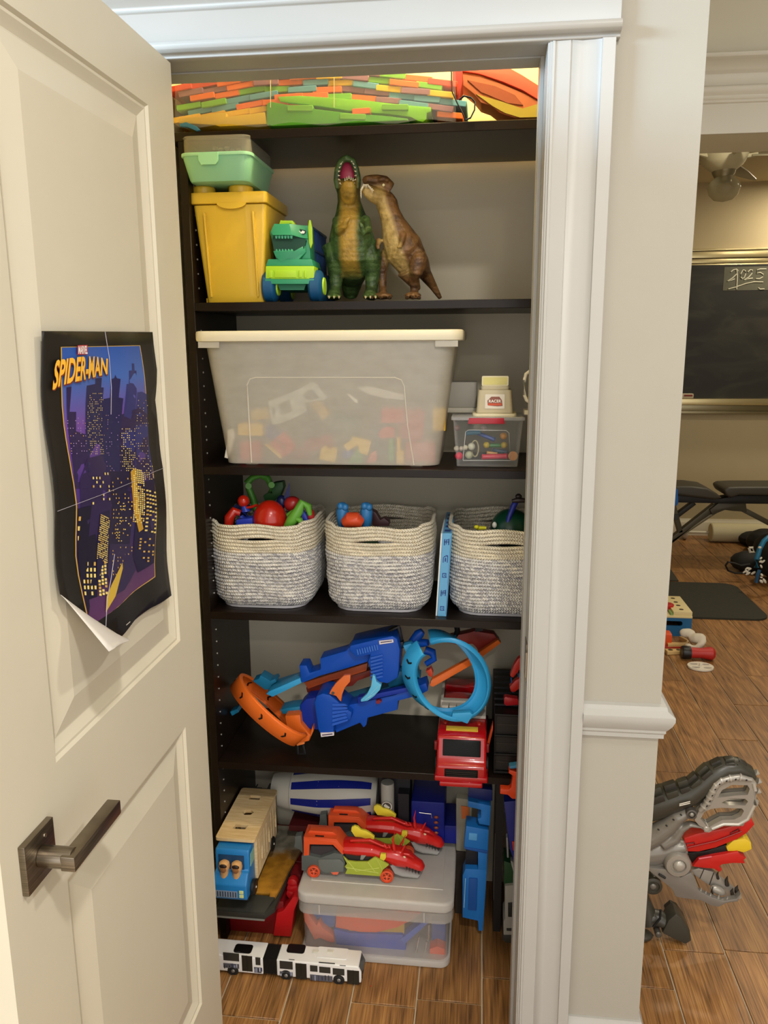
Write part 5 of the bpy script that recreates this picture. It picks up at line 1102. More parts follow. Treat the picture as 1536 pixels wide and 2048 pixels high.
# dragon-headed haulers on the lid
def hauler(label):
    Y = 1.842; o = thing('dragon_truck', label, 'toy truck', (-.28, 1.87, LZ+.001), group='dragon-headed haulers on the clear box')
    def P(pts, y, d, mat, name, par=None, bv=.0015, lb=None): return pxpoly(MB(), pts, y, d).build(name, mat, par or o, bev=bv, label=lb)
    P([(603, 1712), (615, 1710), (622, 1712), (640, 1716), (668, 1706), (685, 1709), (690, 1725), (689, 1744), (655, 1748), (603, 1741)], Y, .058, GYC, 'chassis')
    P([(636, 1719), (680, 1719), (688, 1727), (686, 1744), (650, 1746), (637, 1738)], Y-.003, .004, M('#666b67', .5), 'side_panel')
    P([(607, 1712), (607, 1674), (672, 1682), (690, 1705), (685, 1710), (666, 1690), (619, 1689), (618, 1711)], Y, .006, ORC, 'cage_side')
    P([(607, 1712), (607, 1674), (672, 1682), (690, 1705), (685, 1710), (666, 1690), (619, 1689), (618, 1711)], Y+.052, .006, ORC, 'cage_side')
    za, zb = Q(607, 1674, Y).z, Q(672, 1682, Y).z; xa, xb, xc = Q(607, 1674, Y).x, Q(672, 1682, Y).x, Q(692, 1706, Y).x; zc = Q(692, 1706, Y).z
    b = MB(); b.prism([(xa, Y, za-.004), (xa, Y, za), (xb, Y, za+.0), (xc, Y, zc+.004), (xc, Y, zc-.004), (xb, Y, za-.006)], (0, .058, 0))
    b.prism([(xa+.008, Y+.018, za), (xa+.012, Y+.018, za+.008), (xb-.012, Y+.018, za+.008), (xb, Y+.018, za)], (0, .022, 0)); rf = b.build('cage_roof', ORC, o, bev=.0012)
    for y in (Y+.008, Y+.048):
        m = MB(); plate(m, [rrect(.024, .0055, .0025)], Matrix.Translation(((xa+xb)/2-.002, y, za+.0004)), .0012); m.build('slot', M('#2c1712', .6), rf)
    b = MB(); pxpoly(b, [(590, 1673), (603, 1671), (605, 1690), (606, 1708), (600, 1700), (588, 1694), (590, 1684)], Y+.02, .02); b.build('hitch', GYC, o, bev=.001)
    pxpoly(MB(), [(622, 1692), (664, 1692), (682, 1708), (668, 1706), (640, 1714), (622, 1710)], Y+.012, .03).build('inner_bay', M('#3a3436', .6), o)
    w_ = P([(686, 1713), (696, 1722), (712, 1724), (735, 1724), (750, 1714), (778, 1730), (766, 1740), (760, 1753), (690, 1748), (694, 1739), (689, 1734), (694, 1728)], Y-.006, .006, LMC, 'wing')
    for q in ((690, 1716, 712, 1742), (735, 1724, 750, 1744), (752, 1715, 764, 1738), (692, 1735, 757, 1746), (712, 1742, 758, 1736)): MB().tube([Q(q[0], q[1], Y-.0065), Q(q[2], q[3], Y-.0065)], .0011, 6).build('wing_rib', M('#bcc65a', .4), w_)
    pxpoly(MB(), [(690, 1708), (760, 1712), (775, 1726), (770, 1742), (700, 1740)], Y+.004, .05).build('underbody', M('#2a2524', .6), o)
    for px, py, r in ((628, 1735, 14.5), (774, 1742, 15.)):
        for y0, sgn in ((Y-.007, 1), (Y+.052, 1)):
            s = Y/FPX*r; c_ = Q(px, py, Y); c_.z = LZ+.001+s
            wo = MB().lathe([(s*.72, .011), (s, .011), (s, .0), (s*.82, -.001), (s*.76, .002), (s*.70, .0025), (.0, .003)], (c_.x, y0, c_.z), 'Y', 24, cap=False); ww = wo.build('wheel', M('#d8502a', .4), o)
            for k in range(5):
                a = 2*math.pi*k/5+.3; m = MB(); m.prism([(c_.x+s*.62*math.cos(a-.42), y0+.0022, c_.z+s*.62*math.sin(a-.42)), (c_.x+s*.62*math.cos(a+.42), y0+.0022, c_.z+s*.62*math.sin(a+.42)), (c_.x+s*.25*math.cos(a), y0+.0022, c_.z+s*.25*math.sin(a))], (0, .001, 0)); m.build('spoke_gap', M('#6b2312', .6), ww)
            MB().lathe([(.0025, -.001), (.0022, -.002), (0, -.002)], (c_.x, y0+.003, c_.z), 'Y', 10, cap=False).build('hub', M('#e8785a', .4), ww)
    b = MB(); C_ = Y+.028
    LP(b, [(680, 1690, C_, 8, 14), (690, 1690, C_, 14, 26), (715, 1692, C_, 17, 26), (745, 1695, C_, 17, 25), (768, 1704, C_, 17, 22), (785, 1708, C_, 21, 23), (798, 1712, C_, 23, 23), (812, 1717, C_, 20, 20), (828, 1725, C_, 14, 16), (840, 1731, C_, 12, 14), (846, 1736, C_, 7, 10)])
    b.loft([Q(700, 1681, Y+.01), Q(740, 1680, Y+.008), Q(775, 1696, Y+.008)], [.004, .005, .003], 8); b.loft([Q(806, 1707, Y+.002), Q(818, 1709, Y+.004), Q(828, 1716, Y+.008)], [.003, .0045, .002], 8)
    b.loft([Q(790, 1702, C_-.018), Q(786, 1680, C_-.02), Q(790, 1662, C_-.02)], [.005, .003, .0008], 8)
    b.loft([Q(796, 1702, C_+.018), Q(806, 1682, C_+.02), Q(812, 1668, C_+.02)], [.005, .003, .0008], 8)
    for q in (-1, 1): b.loft([Q(804, 1702, C_+.012*q), Q(808, 1694, C_+.014*q), Q(812, 1688, C_+.016*q)], [.004, .003, .0008], 8)
    for k in range(3): b.loft([Q(772+8*k, 1694+2*k, C_-.02), Q(768+8*k, 1686+2*k, C_-.022)], [.004, .0006], 8)
    bd = b.build('dragon_body', RDC, o, remesh=.0018, smooth=1)
    b = MB(); LP(b, [(784, 1722, C_, 7, 17), (792, 1736, C_, 9, 18), (806, 1742, C_, 8, 17), (822, 1745, C_, 7, 15), (836, 1749, C_, 6, 12), (840, 1746, C_, 3, 8)]); b.build('jaw', M('#9b9b98', .4), o)
    for k in range(5):
        x, y_ = 811+6*k, 1733+2.2*k; b = MB(); b.prism([Q(x, y_, C_-.0205+.002*k), Q(x+4.5, y_+1, C_-.0205+.002*k), Q(x+3, y_+8, C_-.0205+.002*k)], (0, .002, 0)); b.build('tooth_gap', M('#221a18', .6), o)
    MB().ell(Q(809, 1714, C_-.0205), (.0042, .002, .003), n=10, rot=(0, R(25), 0)).build('eye', M('#e8c9a0', .3), o)
    P([(702, 1662), (703, 1655), (709, 1652), (716, 1654), (722, 1660), (732, 1662), (742, 1668), (749, 1674), (748, 1679), (735, 1678), (722, 1675), (710, 1674)], C_-.002, .008, YLC, 'back_fin', lb='yellow spined fin')
    P([(761, 1708), (772, 1709), (772, 1716), (768, 1722), (759, 1718)], Y-.004, .008, YLC, 'clip')
    P([(722, 1710), (728, 1708), (733, 1710), (726, 1720), (720, 1720)], Y, .004, M('#8b8a84', .4), 'strut')
    P([(660, 1744), (678, 1744), (675, 1750), (666, 1750)], Y-.003, .006, M('#e0694a', .4), 'foot_peg')
    return o
h1 = hauler('orange-caged red dragon hauler at the front edge of the clear box lid')
dup(h1, Vector(h1.location)+Vector((.046, .105, 0)), 0, 'orange-caged red dragon hauler half hidden behind the front one')
MB().loft([Q(786, 1672, 1.93), Q(782, 1680, 1.93)], [.003, .002], 8) if False else None

# articulated bus
WB = M('#e2e0dc', .3, coat=.3); BKR = M('#0f0e0d', .55); GLS = M('#34342f', .15)
bz0 = .008; BT = Q(719, 1934, 1.70).z; BYf = 1.757
bus = thing('toy_bus', 'white articulated toy bus standing in front of the clear box', 'toy bus', (-.43, 1.728, 0))
xe = Q(722, 1950, 1.70).x; xj1 = Q(553, 1930, 1.70).x; xj0 = Q(526, 1930, 1.70).x; xs = -.70
for x0, x1 in ((xj1, xe), (xs, xj0)):
    b = MB(); fr = .012 if x1 == xe else 0
    b.prism([(x0, 1.70, bz0), (x0, 1.70, BT), (x1-fr*.6, 1.70, BT), (x1+fr*.2, 1.70, BT*.62), (x1, 1.70, bz0)], (0, BYf-1.70, 0)); b.build('front_shell' if fr else 'rear_shell', WB, bus, bev=.0035, seg=3)
b = MB(); n_ = 12
for i in range(n_): b.bb((xj0+(xj1-xj0)*i/n_, 1.7015, bz0+.002), (xj0+(xj1-xj0)*(i+.62)/n_, BYf-.002, BT-.001))
b.bb((xj0, 1.704, bz0+.003), (xj1, BYf-.004, BT-.003)); b.build('bellows', BKR, bus)
def bx(X_, Y_): return 440+X_/4.8, 1840+Y_/4.8
def side(x0, y0, x1, y1, mat, name, dy=-.0004, par=bus, sk=.10):
    # window rows follow the slope of the near side; the slope is perspective only
    a = bx(x0, y0); c_ = bx(x1, y1); A = Q(a[0], a[1], 1.70); B_ = Q(c_[0], c_[1], 1.70)
    dz = (c_[0]-a[0])*sk*0; m = MB().bb((A.x, 1.70+dy, B_.z), (B_.x, 1.7012, A.z+dz)); return m.build(name, mat, par, bev=.0006, seg=1)
for q in ((570, 390, 700, 478), (862, 432, 938, 500), (950, 445, 1062, 515), (1080, 460, 1196, 535), (28, 310, 185, 400), (338, 358, 390, 436)): side(*q, GLS, 'side_window')
for q in ((722, 412, 835, 572), (1218, 478, 1338, 622), (205, 340, 315, 498)):
    d_ = side(*q, M('#26251f', .2), 'bus_door'); xm = (q[0]+q[2])/2; side(xm-3, q[1], xm+3, q[3], M('#0c0b0a', .5), 'door_seam', -.0007, d_)
for q in ((862, 520, 1082, 596), (572, 490, 700, 545), (30, 410, 186, 470), (325, 450, 400, 512)):
    pn = side(*q, M('#55565e', .4), 'print_panel'); rnd = random.Random(q[0])
    for k in range(6):
        x = q[0]+(q[2]-q[0])*(.05+.15*k); side(x, q[1]+rnd.uniform(6, 24), x+rnd.uniform(8, 22), q[3]-rnd.uniform(4, 18), M(rnd.choice(('#8f93a6', '#22232a', '#b9bccb', '#3a3f55')), .4), 'print_block', -.0007, pn)
for cx_, cy_ in ((635, 550), (1142, 615), (125, 483)):
    a = bx(cx_, cy_); p_ = Q(a[0], a[1], 1.70)
    MB().lathe([(.0145, .003), (.0145, -.0003), (.0, -.0003)], (p_.x, 1.70, .0125), 'Y', 20, cap=False).build('wheel_arch', M('#1c1b1a', .6), bus)
    for yy in (1.699, BYf-.008):
        ww = MB().lathe([(.0, .009), (.0105, .009), (.0112, .006), (.0112, .001), (.0095, -.001), (.006, -.001), (.0055, .0005), (0, .0005)], (p_.x, yy, .0113), 'Y', 20, cap=False).build('wheel', M('#151413', .7), bus)
        MB().lathe([(.0052, .0), (.004, -.0012), (.0015, -.0016), (0, -.0016)], (p_.x, yy, .0113), 'Y', 12, cap=False).build('hubcap', M('#8d8b86', .35, .6), ww)
for X0, X1 in ((612, 852), (105, 345)):
    a = bx((X0+X1)/2, 278); c_ = G(a[0], a[1], BT); m = MB(); plate(m, [rrect(.0465, .030, .007, 4)], Matrix.Translation((c_.x, c_.y, BT+.0006)), .002); m.build('roof_hatch', M('#0e0d0d', .3), bus, bev=.0005, seg=1)
a = G(*bx(1080, 320), BT); m = MB(); plate(m, [rrect(.078, .036, .004, 3)], Matrix.Translation((a.x, a.y, BT+.0006)), .0025); rp_ = m.build('roof_unit', WB, bus, bev=.001)
for X_ in (920, 1060): c_ = G(*bx(X_, 300), BT+.002); MB().box((c_.x, c_.y, BT+.0022), (.016, .010, .002)).build('roof_vent', M('#d2cdc0', .4), rp_, bev=.0006)
side(948, 402, 1103, 424, BKR, 'destination_slot'); side(660, 376, 716, 386, BKR, 'lamp_slot'); side(140, 300, 195, 309, BKR, 'lamp_slot'); side(1148, 434, 1208, 444, BKR, 'lamp_slot')
b = MB(); b.prism([(xe-.0062, 1.705, BT-.003), (xe-.0062, BYf-.005, BT-.003), (xe+.0030, BYf-.005, BT*.56), (xe+.0030, 1.705, BT*.56)], (.0009, 0, 0)); b.build('windscreen', M('#3c3d3a', .1), bus)
MB().bb((xe+.002, 1.6975, BT*.45), (xe+.004, 1.6995, BT*.80)).build('mirror', BKR, bus)
MB().bb((xe-.001, 1.7015, .009), (xe+.002, 1.712, .013)).build('headlamp', M('#6b4a3a', .3), bus)
tag(MB().ell(G(742, 1972, .002), (.0015, .0015, .0015), n=8).build('red_bead', M('#c8402c', .2)), 'tiny red bead on the floor right of the bus nose', 'bead')

# wooden animal truck
PLY = wood_ply(axis=(6, 60, 6)); PLY2 = wood_ply('#cdb183', '#e0c99e', (6, 6, 60)); CBL = M('#1f74b4', .38)
wx0, wx1, wz0, wz1 = -.644, -.547, .222, .350; wt_ = thing('wooden_truck', 'wooden animal truck with blue cab and plywood box top', 'toy truck', ((wx0+wx1)/2, 1.86, .205))
cxm = (wx0+wx1)/2; m = MB(); hexa = [(.016*math.cos(R(60*k+8)), .013*math.sin(R(60*k+8))) for k in range(6)]
plate(m, [rrect(wx1-wx0+.006, .236, .008, 4), [(x-.0, y+.0) for x, y in hexa], [(-.020, -.075), (.014, -.075), (.018, -.056), (-.016, -.056)], [(-.016, .062), (.014, .062), (.014, .082), (-.016, .082)]], Matrix.Translation((cxm, 1.873, wz1-.004)), .008); m.build('roof', PLY, wt_, bev=.001, seg=1)
y0, y1 = 1.782, 1.985
slots_ = []
for k in range(8):
    a = y0+.018+.0235*k
    if k % 3 == 1: slots_.append([(a-.005, wz0+.030), (a+.007, wz0+.024), (a+.012, wz0+.052), (a+.001, wz0+.074), (a-.008, wz0+.056)])
    else: slots_.append([(a, wz0+.012), (a+.0045, wz0+.012), (a+.0045, wz1-.028), (a, wz1-.028)])
SIDEM = Matrix(((0, 0, 1, 0), (1, 0, 0, 0), (0, 1, 0, 0), (0, 0, 0, 1)))
for x in (wx1-.003, wx0+.003):
    m = MB(); plate(m, [[(y0, wz0), (y1, wz0), (y1, wz1-.008), (y0, wz1-.008)]]+slots_, Matrix.Translation((x, 0, 0)) @ SIDEM, .006); m.build('slatted_side', PLY2, wt_)
m = MB(); m.bb((wx0, y1-.006, wz0), (wx1, y1, wz1-.009)); m.bb((wx0+.006, y0, wz0), (wx1-.006, y0+.005, wz1-.009)); m.bb((wx0+.006, y0, wz0), (wx1-.006, y1, wz0+.006)); m.build('box_wall', PLY2, wt_)
m = MB(); cy0, cy1, cz1 = 1.700, 1.780, .335
m.prism([(wx0+.004, cy1, .214), (wx0+.004, cy0+.006, .214), (wx0+.004, cy0, .222), (wx0+.004, cy0, .258), (wx0+.004, cy0+.020, .280), (wx0+.004, cy0+.030, .282), (wx0+.004, cy0+.030, .326), (wx0+.004, cy0+.034, cz1), (wx0+.004, cy1, cz1)], (wx1-wx0-.010, 0, 0)); cb_ = m.build('cab', CBL, wt_, bev=.004, seg=3)
m = MB(); m.prism([(wx1-.0062, cy0+.040, .286), (wx1-.0062, cy1-.008, .286), (wx1-.0062, cy1-.008, .318), (wx1-.0062, cy0+.044, .318)], (.0012, 0, 0)); m.build('side_window', M('#86b7a8', .3), cb_)
m = MB(); m.bb((cxm-.036, cy0+.0288, .276), (cxm+.030, cy0+.031, .322)); m.build('window_recess', M('#123f66', .5), cb_)
for k, x in enumerate((cxm-.019, cxm+.013)):
    pg = MB(); pg.lathe([(.0115, 0), (.0125, .006), (.0105, .022), (.0125, .026), (.0145, .034), (.0125, .043), (.006, .048)], (x, cy0+.022, .262), n=18); o = pg.build('peg_figure', M('#c99a62', .45))
    tag(o, ('left' if k == 0 else 'right')+' wooden peg figure riding in the blue cab window', 'peg figure'); 
    fc = MB().ell((x, cy0+.0105, .2935), (.0085, .003, .0095), n=14).build('face', M('#8f6038', .5)); fc.parent = o; fc.data.transform(Matrix.Translation(-o.location))
    hc = MB().ell((x, cy0+.0115, .301), (.0098, .004, .006), n=14).build('hair', M('#24140c', .5)); hc.parent = o; hc.data.transform(Matrix.Translation(-o.location))
m = MB(); m.bb((wx0+.004, cy0-.001, .224), (wx1-.030, cy0+.001, .242)); g_ = m.build('grille', M('#7d8a9a', .5), cb_)
for k in range(9): MB().bb((wx0+.009+.0066*k, cy0-.0016, .226), (wx0+.0115+.0066*k, cy0-.0008, .240)).build('grille_slot', M('#27354a', .5), g_)
for z in (.225, .236): MB().bb((wx1-.025, cy0-.0016, z), (wx1-.014, cy0+.001, z+.009)).build('headlamp', M('#c9d08a', .4), cb_, bev=.001)
for y in (1.745, 1.925):
    for x in (wx1-.006, wx0-.004):
        ww = MB().lathe([(0, 0), (.017, 0), (.0195, .002), (.0195, .009), (.017, .011), (0, .011)], (x, y, .225), 'X', 22, cap=False).build('wheel', M('#121212', .45), wt_)
        MB().ell((x+.011, y, .225), (.002, .003, .003), n=8).build('axle_cap', M('#d0c8bc', .4), ww)
MB().bb((cxm-.02, 1.72, .207), (cxm+.02, 1.96, .222)).build('underframe', M('#15130f', .5), wt_)

# rocky deck of a play set, grey tray and dark red carrier underneath
def rocky():
    m, nt, n, b = newmat('painted_rock'); L = nt.links.new; tc = n.new('ShaderNodeTexCoord'); s = n.new('ShaderNodeSeparateXYZ'); L(tc.outputs['Object'], s.inputs[0])
    z = n.new('ShaderNodeTexNoise'); z.inputs['Scale'].default_value = 30; z.inputs['Detail'].default_value = 6; L(tc.outputs['Object'], z.inputs['Vector'])
    ad = n.new('ShaderNodeMath'); ad.operation = 'MULTIPLY_ADD'; ad.inputs[1].default_value = .08; L(z.outputs['Fac'], ad.inputs[0]); L(s.outputs['Y'], ad.inputs[2])
    mr = n.new('ShaderNodeMapRange'); mr.inputs['From Min'].default_value = .05; mr.inputs['From Max'].default_value = .10; L(ad.outputs[0], mr.inputs['Value'])
    r1 = ramp(n, [(.35, '#8a5c14'), (.65, '#b27c22')]); L(z.outputs['Fac'], r1.inputs[0]); r2 = ramp(n, [(.35, '#5c574a'), (.65, '#8b8472')]); L(z.outputs['Fac'], r2.inputs[0])
    mx = n.new('ShaderNodeMix'); mx.data_type = 'RGBA'; L(mr.outputs[0], mx.inputs['Factor']); L(r1.outputs[0], mx.inputs['A']); L(r2.outputs[0], mx.inputs['B']); L(mx.outputs['Result'], b.inputs['Base Color'])
    bp = n.new('ShaderNodeBump'); bp.inputs['Strength'].default_value = .8; bp.inputs['Distance'].default_value = .004; L(z.outputs['Fac'], bp.inputs['Height']); L(bp.outputs[0], b.inputs['Normal']); b.inputs['Roughness'].default_value = .5; return m
pz = .170
pl_ = thing('playset_deck', 'gold and grey rock-textured deck under the wooden truck', 'toy playset', (-.565, 1.93, pz-.03))
m = MB(); 
top_ = [(-.650, 1.790), (-.560, 1.790), (-.558, 1.797), (-.522, 1.797), (-.520, 1.785), (-.505, 1.785), (-.500, 1.82), (-.494, 1.90), (-.480, 1.99), (-.474, 2.04), (-.500, 2.085), (-.53, 2.095), (-.650, 2.095)]
m.prism([(x, y, pz) for x, y in top_], (0, 0, -.010)); m.build('rock_top', rocky(), pl_, bev=.002)
m = MB(); m.prism([(-.652, 1.735, pz-.016), (-.520, 1.735, pz-.016), (-.500, 1.76, pz-.013), (-.492, 1.90, pz-.010), (-.48, 2.06, pz-.0105), (-.652, 2.06, pz-.0105)], (0, 0, -.014)); m.prism([(-.650, 1.74, pz-.015), (-.522, 1.74, pz-.015), (-.505, 1.787, pz-.002), (-.650, 1.792, pz-.002)], (0, 0, -.008)); m.build('black_frame', M('#2b2a24', .6), pl_, bev=.001)
m = MB(); m.bb((cxm-.03, 1.76, pz+.0002), (cxm+.03, 1.95, .2068)); m.build('riser', M('#1b1a17', .6), pl_)
ty = thing('grey_tray', 'shallow grey plastic tray under the rock-textured deck', 'tray', (-.60, 1.83, .098))
m = MB(); m.prism([(-.656, 1.765, .118), (-.535, 1.765, .118), (-.530, 1.775, .118), (-.530, 1.93, .118), (-.656, 1.93, .118)], (0, 0, -.006)); m.build('tray_floor', M('#6f706b', .4), ty, bev=.001)
m = MB(); m.bb((-.656, 1.762, .112), (-.530, 1.766, .126)); m.bb((-.533, 1.762, .112), (-.529, 1.93, .126)); m.build('tray_lip', M('#8b8c86', .4), ty, bev=.001)
rc = thing('red_carrier', 'dark red toy carrier filling the corner beneath the grey tray', 'toy vehicle', (-.57, 1.95, 0))
m = MB(); m.bb((-.655, 1.85, .0), (-.500, 2.10, .105)); m.build('body', M('#7a1015', .4), rc, bev=.006)
m = MB(); m.bb((-.655, 1.83, .092), (-.53, 1.86, .111)); m.build('top_edge', M('#6a0e12', .4), rc, bev=.003)
m = MB(); m.prism([Q(a, b_, 1.835) for a, b_ in ((546, 1872), (553, 1826), (566, 1822), (585, 1795), (600, 1793), (588, 1822), (582, 1874))], (0, .05, 0)); m.build('red_strut', M('#c01a1e', .35), rc, bev=.003)
m = MB(); m.bb((-.500, 1.90, .10), (-.462, 2.05, .155)); m.build('side_pod', M('#6d0f14', .4), rc, bev=.008)
m = MB()
for k in range(3): m.lathe([(.004, -.012), (.017-.002*k, -.009), (.019-.002*k, 0), (.017-.002*k, .009), (.004, .012)], (-.479, 1.875, .118+.016*k), 'Y', 20)
m.build('red_nose', M('#b5151b', .25, coat=.4), rc)
m = MB(); m.bb((-.655, 1.95, .13), (-.455, 2.12, .158)); m.build('rear_platform', M('#5e0c10', .4), rc, bev=.004)

# cement mixer
mxr = thing('cement_mixer', 'white and blue toy cement mixer lorry lying across the back of the box lid', 'toy truck', (-.33, 2.06, LZ+.002))
DW = M('#b9b6ac', .4); DB = M('#101c78', .42, spec=.3); MYc = 2.052; ax0, ax1 = -.572, -.268; az = .315
dp = [(.0, .030), (.0005, .044), (.04, .052), (.055, .055), (.14, .068), (.20, .069), (.26, .062), (.295, .054), (.304, .046), (.304, .0)]
dm = MB().lathe([(r, x) for x, r in dp], (ax0, MYc, az), 'X', 40, cap=False); dr = dm.build('drum', DW, mxr)
def drumr(x):
    for (x0, r0), (x1, r1) in zip(dp[:-1], dp[1:]):
        if x0 <= x <= x1 and x1 > x0: return r0+(r1-r0)*(x-x0)/(x1-x0)
    return .05
for th0 in (128, 172, 216, 84):
    vs = []; n_ = 16
    for i in range(n_+1):
        x = .062+.228*i/n_; r = drumr(x)+.0006
        for dth in (0, 10, 20): a = R(th0+dth+(x-.06)*-60); vs.append((ax0+x, MYc+r*math.cos(a+0)*1., az+r*math.sin(a)))
    MB().add(vs, [(i*3+j, i*3+j+1, i*3+j+4, i*3+j+3) for i in range(n_) for j in range(2)]).build('stripe', DB, dr, label='navy painted stripe')
MB().lathe([(.056, 0), (.057, .002), (.056, .004)], (ax0+.056, MYc, az), 'X', 40).build('drum_band', M('#a7a59d', .4), dr)
m = MB(); m.bb((ax0+.05, 2.015, LZ+.012), (-.03, 2.105, LZ+.030)); m.build('chassis', M('#4a1013', .5), mxr, bev=.002)
for x in (-.40, -.34, -.10):
    for y in (2.01, 2.09): MB().lathe([(0, 0), (.018, 0), (.020, .003), (.020, .010), (0, .010)], (x, y, LZ+.0225), 'Y', 20, cap=False).build('wheel', M('#141414', .6), mxr)
m = MB(); c0 = Q(772, 1626, 1.99); tkz = Q(772, 1566, 2.0).z-LZ-.032; ez = Q(772, 1612, 1.985).z; m.lathe([(.019, 0), (.0205, .004), (.0205, .060), (.0185, .066), (.0185, tkz-.006), (.0175, tkz), (.0, tkz)], (c0.x+.003, 2.005, LZ+.032), 'Z', 28, cap=False); cn = m.build('water_tank', M('#a9a79e', .42), mxr)
m = MB(); m.lathe([(.0145, 0), (.0145, -.001), (.012, -.001), (.012, 0)], (c0.x+.003, 1.9835, ez), 'Y', 24, cap=False); m.box((c0.x+.003, 1.9822, ez), (.016, .001, .008), r=(0, R(35), 0)); m.build('round_emblem', M('#d9d6cc', .4), cn); MB().lathe([(.0118, 0), (0, 0)], (c0.x+.003, 1.9833, ez), 'Y', 20, cap=False).build('emblem_ground', M('#4b4440', .5), cn)
m = MB(); m.bb((-.262, 2.032, LZ+.032), (-.175, 2.10, LZ+.21)); m.bb((-.205, 2.0, LZ+.032), (-.175, 2.10, LZ+.16)); m.build('bulkhead_shade_box', M('#1c1c22', .5), mxr)  # bulkhead, plus a wide black box added as shade behind the water tank
m = MB(); m.bb((-.168, 1.985, LZ+.022), (-.075, 2.11, LZ+.150)); m.bb((-.078, 1.99, LZ+.022), (-.035, 2.105, LZ+.078)); cbm = m.build('cab', DB, mxr, bev=.006)
for z in (LZ+.056, LZ+.118): m = MB(); m.tube([(-.145, 1.981, z), (-.112, 1.981, z-.002), (-.110, 1.981, z-.014)], .0011, 6); m.build('grab_rail', M('#c9c6c0', .25, .7), cbm)
for k in range(4): MB().ell((-.098, 1.983, LZ+.058+.016*k), (.0065, .003, .0045), n=12).build('marker_lamp', M('#8d4324', .3), cbm)
m = MB(); m.bb((-.645, 2.01, .285), (-.592, 2.09, .292)); m.tube([(-.640, 2.01, .29), (-.640, 2.01, .34), (-.595, 2.01, .34)], .002, 6); m.tube([(-.630, 2.02, .31), (-.61, 2.02, .345)], .002, 6); m.bb((-.592, 2.03, .22), (-.574, 2.08, .315)); m.bb((-.645, 2.04, .232), (-.58, 2.07, .287)); m.build('loading_hopper', M('#25262a', .4), mxr)

# blue trestle of track parts standing right of the box
bt = thing('blue_track_stack', 'tall blue toy track tower standing right of the clear box', 'track piece', (.01, 1.93, 0))
BT2 = M('#1667b0', .4); BT3 = M('#0f4a92', .4)
def PB(pts, y, d, mat, name, par): return pxpoly(MB(), pts, y, d).build(name, mat, par, bev=.002)
yb = 1.90
PB([(925, 1752), (931, 1738), (974, 1740), (966, 1862), (957, 1862), (956, 1842), (925, 1835)], yb, .05, BT2, 'foot_piece', bt)
PB([(938, 1757), (955, 1758), (953, 1822), (936, 1820)], yb-.004, .006, BT3, 'inset', bt)
MB().tube([Q(931, 1757, yb-.003), Q(928, 1815, yb-.003)], .0012, 6).build('edge_glint', M('#8fc3e8', .2), bt)
PB([(956, 1698), (975, 1700), (974, 1742), (956, 1740)], yb, .05, BT2, 'link', bt); PB([(932, 1700), (956, 1700), (955, 1735), (930, 1736)], yb+.02, .03, M('#0a0d18', .5), 'dark_gap', bt)
PB([(932, 1652), (978, 1660), (976, 1702), (928, 1694)], yb, .05, BT2, 'middle_piece', bt); PB([(938, 1666), (955, 1668), (954, 1682), (937, 1680)], yb-.002, .004, M('#4f93c9', .5), 'label_patch', bt)
PB([(928, 1694), (976, 1702), (975, 1708), (930, 1699)], yb-.002, .05, BT3, 'joint', bt)
PB([(936, 1602), (982, 1612), (980, 1652), (958, 1648), (955, 1638), (962, 1636), (962, 1620), (936, 1614)], yb, .05, BT2, 'top_piece', bt)
PB([(937, 1575), (985, 1580), (985, 1602), (936, 1600)], yb+.02, .03, M('#16215e', .4), 'cap', bt)
pk = thing('plastic_pouch', 'cloudy plastic pouch with orange print behind the blue track tower', 'package', Q(924, 1705, 2.0)); pk.location.z = 0
m = MB(); m.prism([Q(912, 1596, 1.985), (Q(944, 1600, 1.985)), Q(944, 1705, 1.985), Q(912, 1702, 1.985)], (0, .03, 0)); pk1 = m.build('pouch', milky('#b9b5a2', .5, .2), pk, bev=.004)
m = MB(); m.bb((Q(912, 1700, 1.99).x, 1.99, 0), (Q(940, 1700, 1.99).x, 2.01, Q(920, 1703, 1.99).z)); m.build('stand', M('#2d241d', .6), pk)
m = MB(); m.prism([Q(922, 1612, 1.982), Q(938, 1614, 1.982), Q(938, 1636, 1.982), Q(923, 1638, 1.982)], (0, .002, 0)); m.build('orange_print', M('#b5602c', .4), pk1)
# dark toys at the far right, mostly behind the jamb
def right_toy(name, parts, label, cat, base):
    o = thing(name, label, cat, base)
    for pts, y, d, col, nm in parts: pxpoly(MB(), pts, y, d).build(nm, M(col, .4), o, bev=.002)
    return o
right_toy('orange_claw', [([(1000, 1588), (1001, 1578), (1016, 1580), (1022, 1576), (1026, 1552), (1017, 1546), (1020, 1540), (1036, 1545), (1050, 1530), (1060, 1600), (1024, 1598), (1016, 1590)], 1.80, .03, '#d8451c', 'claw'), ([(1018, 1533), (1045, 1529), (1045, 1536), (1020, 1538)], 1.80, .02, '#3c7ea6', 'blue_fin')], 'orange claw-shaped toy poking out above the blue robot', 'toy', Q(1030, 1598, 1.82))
right_toy('blue_robot', [([(1008, 1604), (1050, 1600), (1050, 1745), (1030, 1730), (1020, 1700), (1014, 1660)], 1.84, .06, '#141f78', 'torso'), ([(1024, 1684), (1034, 1684), (1034, 1702), (1026, 1702)], 1.835, .006, '#b03024', 'red_emblem'), ([(1012, 1676), (1016, 1675), (1018, 1716), (1014, 1716)], 1.836, .02, '#7f8288', 'grey_edge'), ([(1021, 1722), (1026, 1724), (1032, 1760), (1028, 1750)], 1.836, .02, '#8a8d8c', 'grey_fin')], 'dark blue robot toy mostly hidden behind the jamb', 'toy', Q(1030, 1745, 1.87))
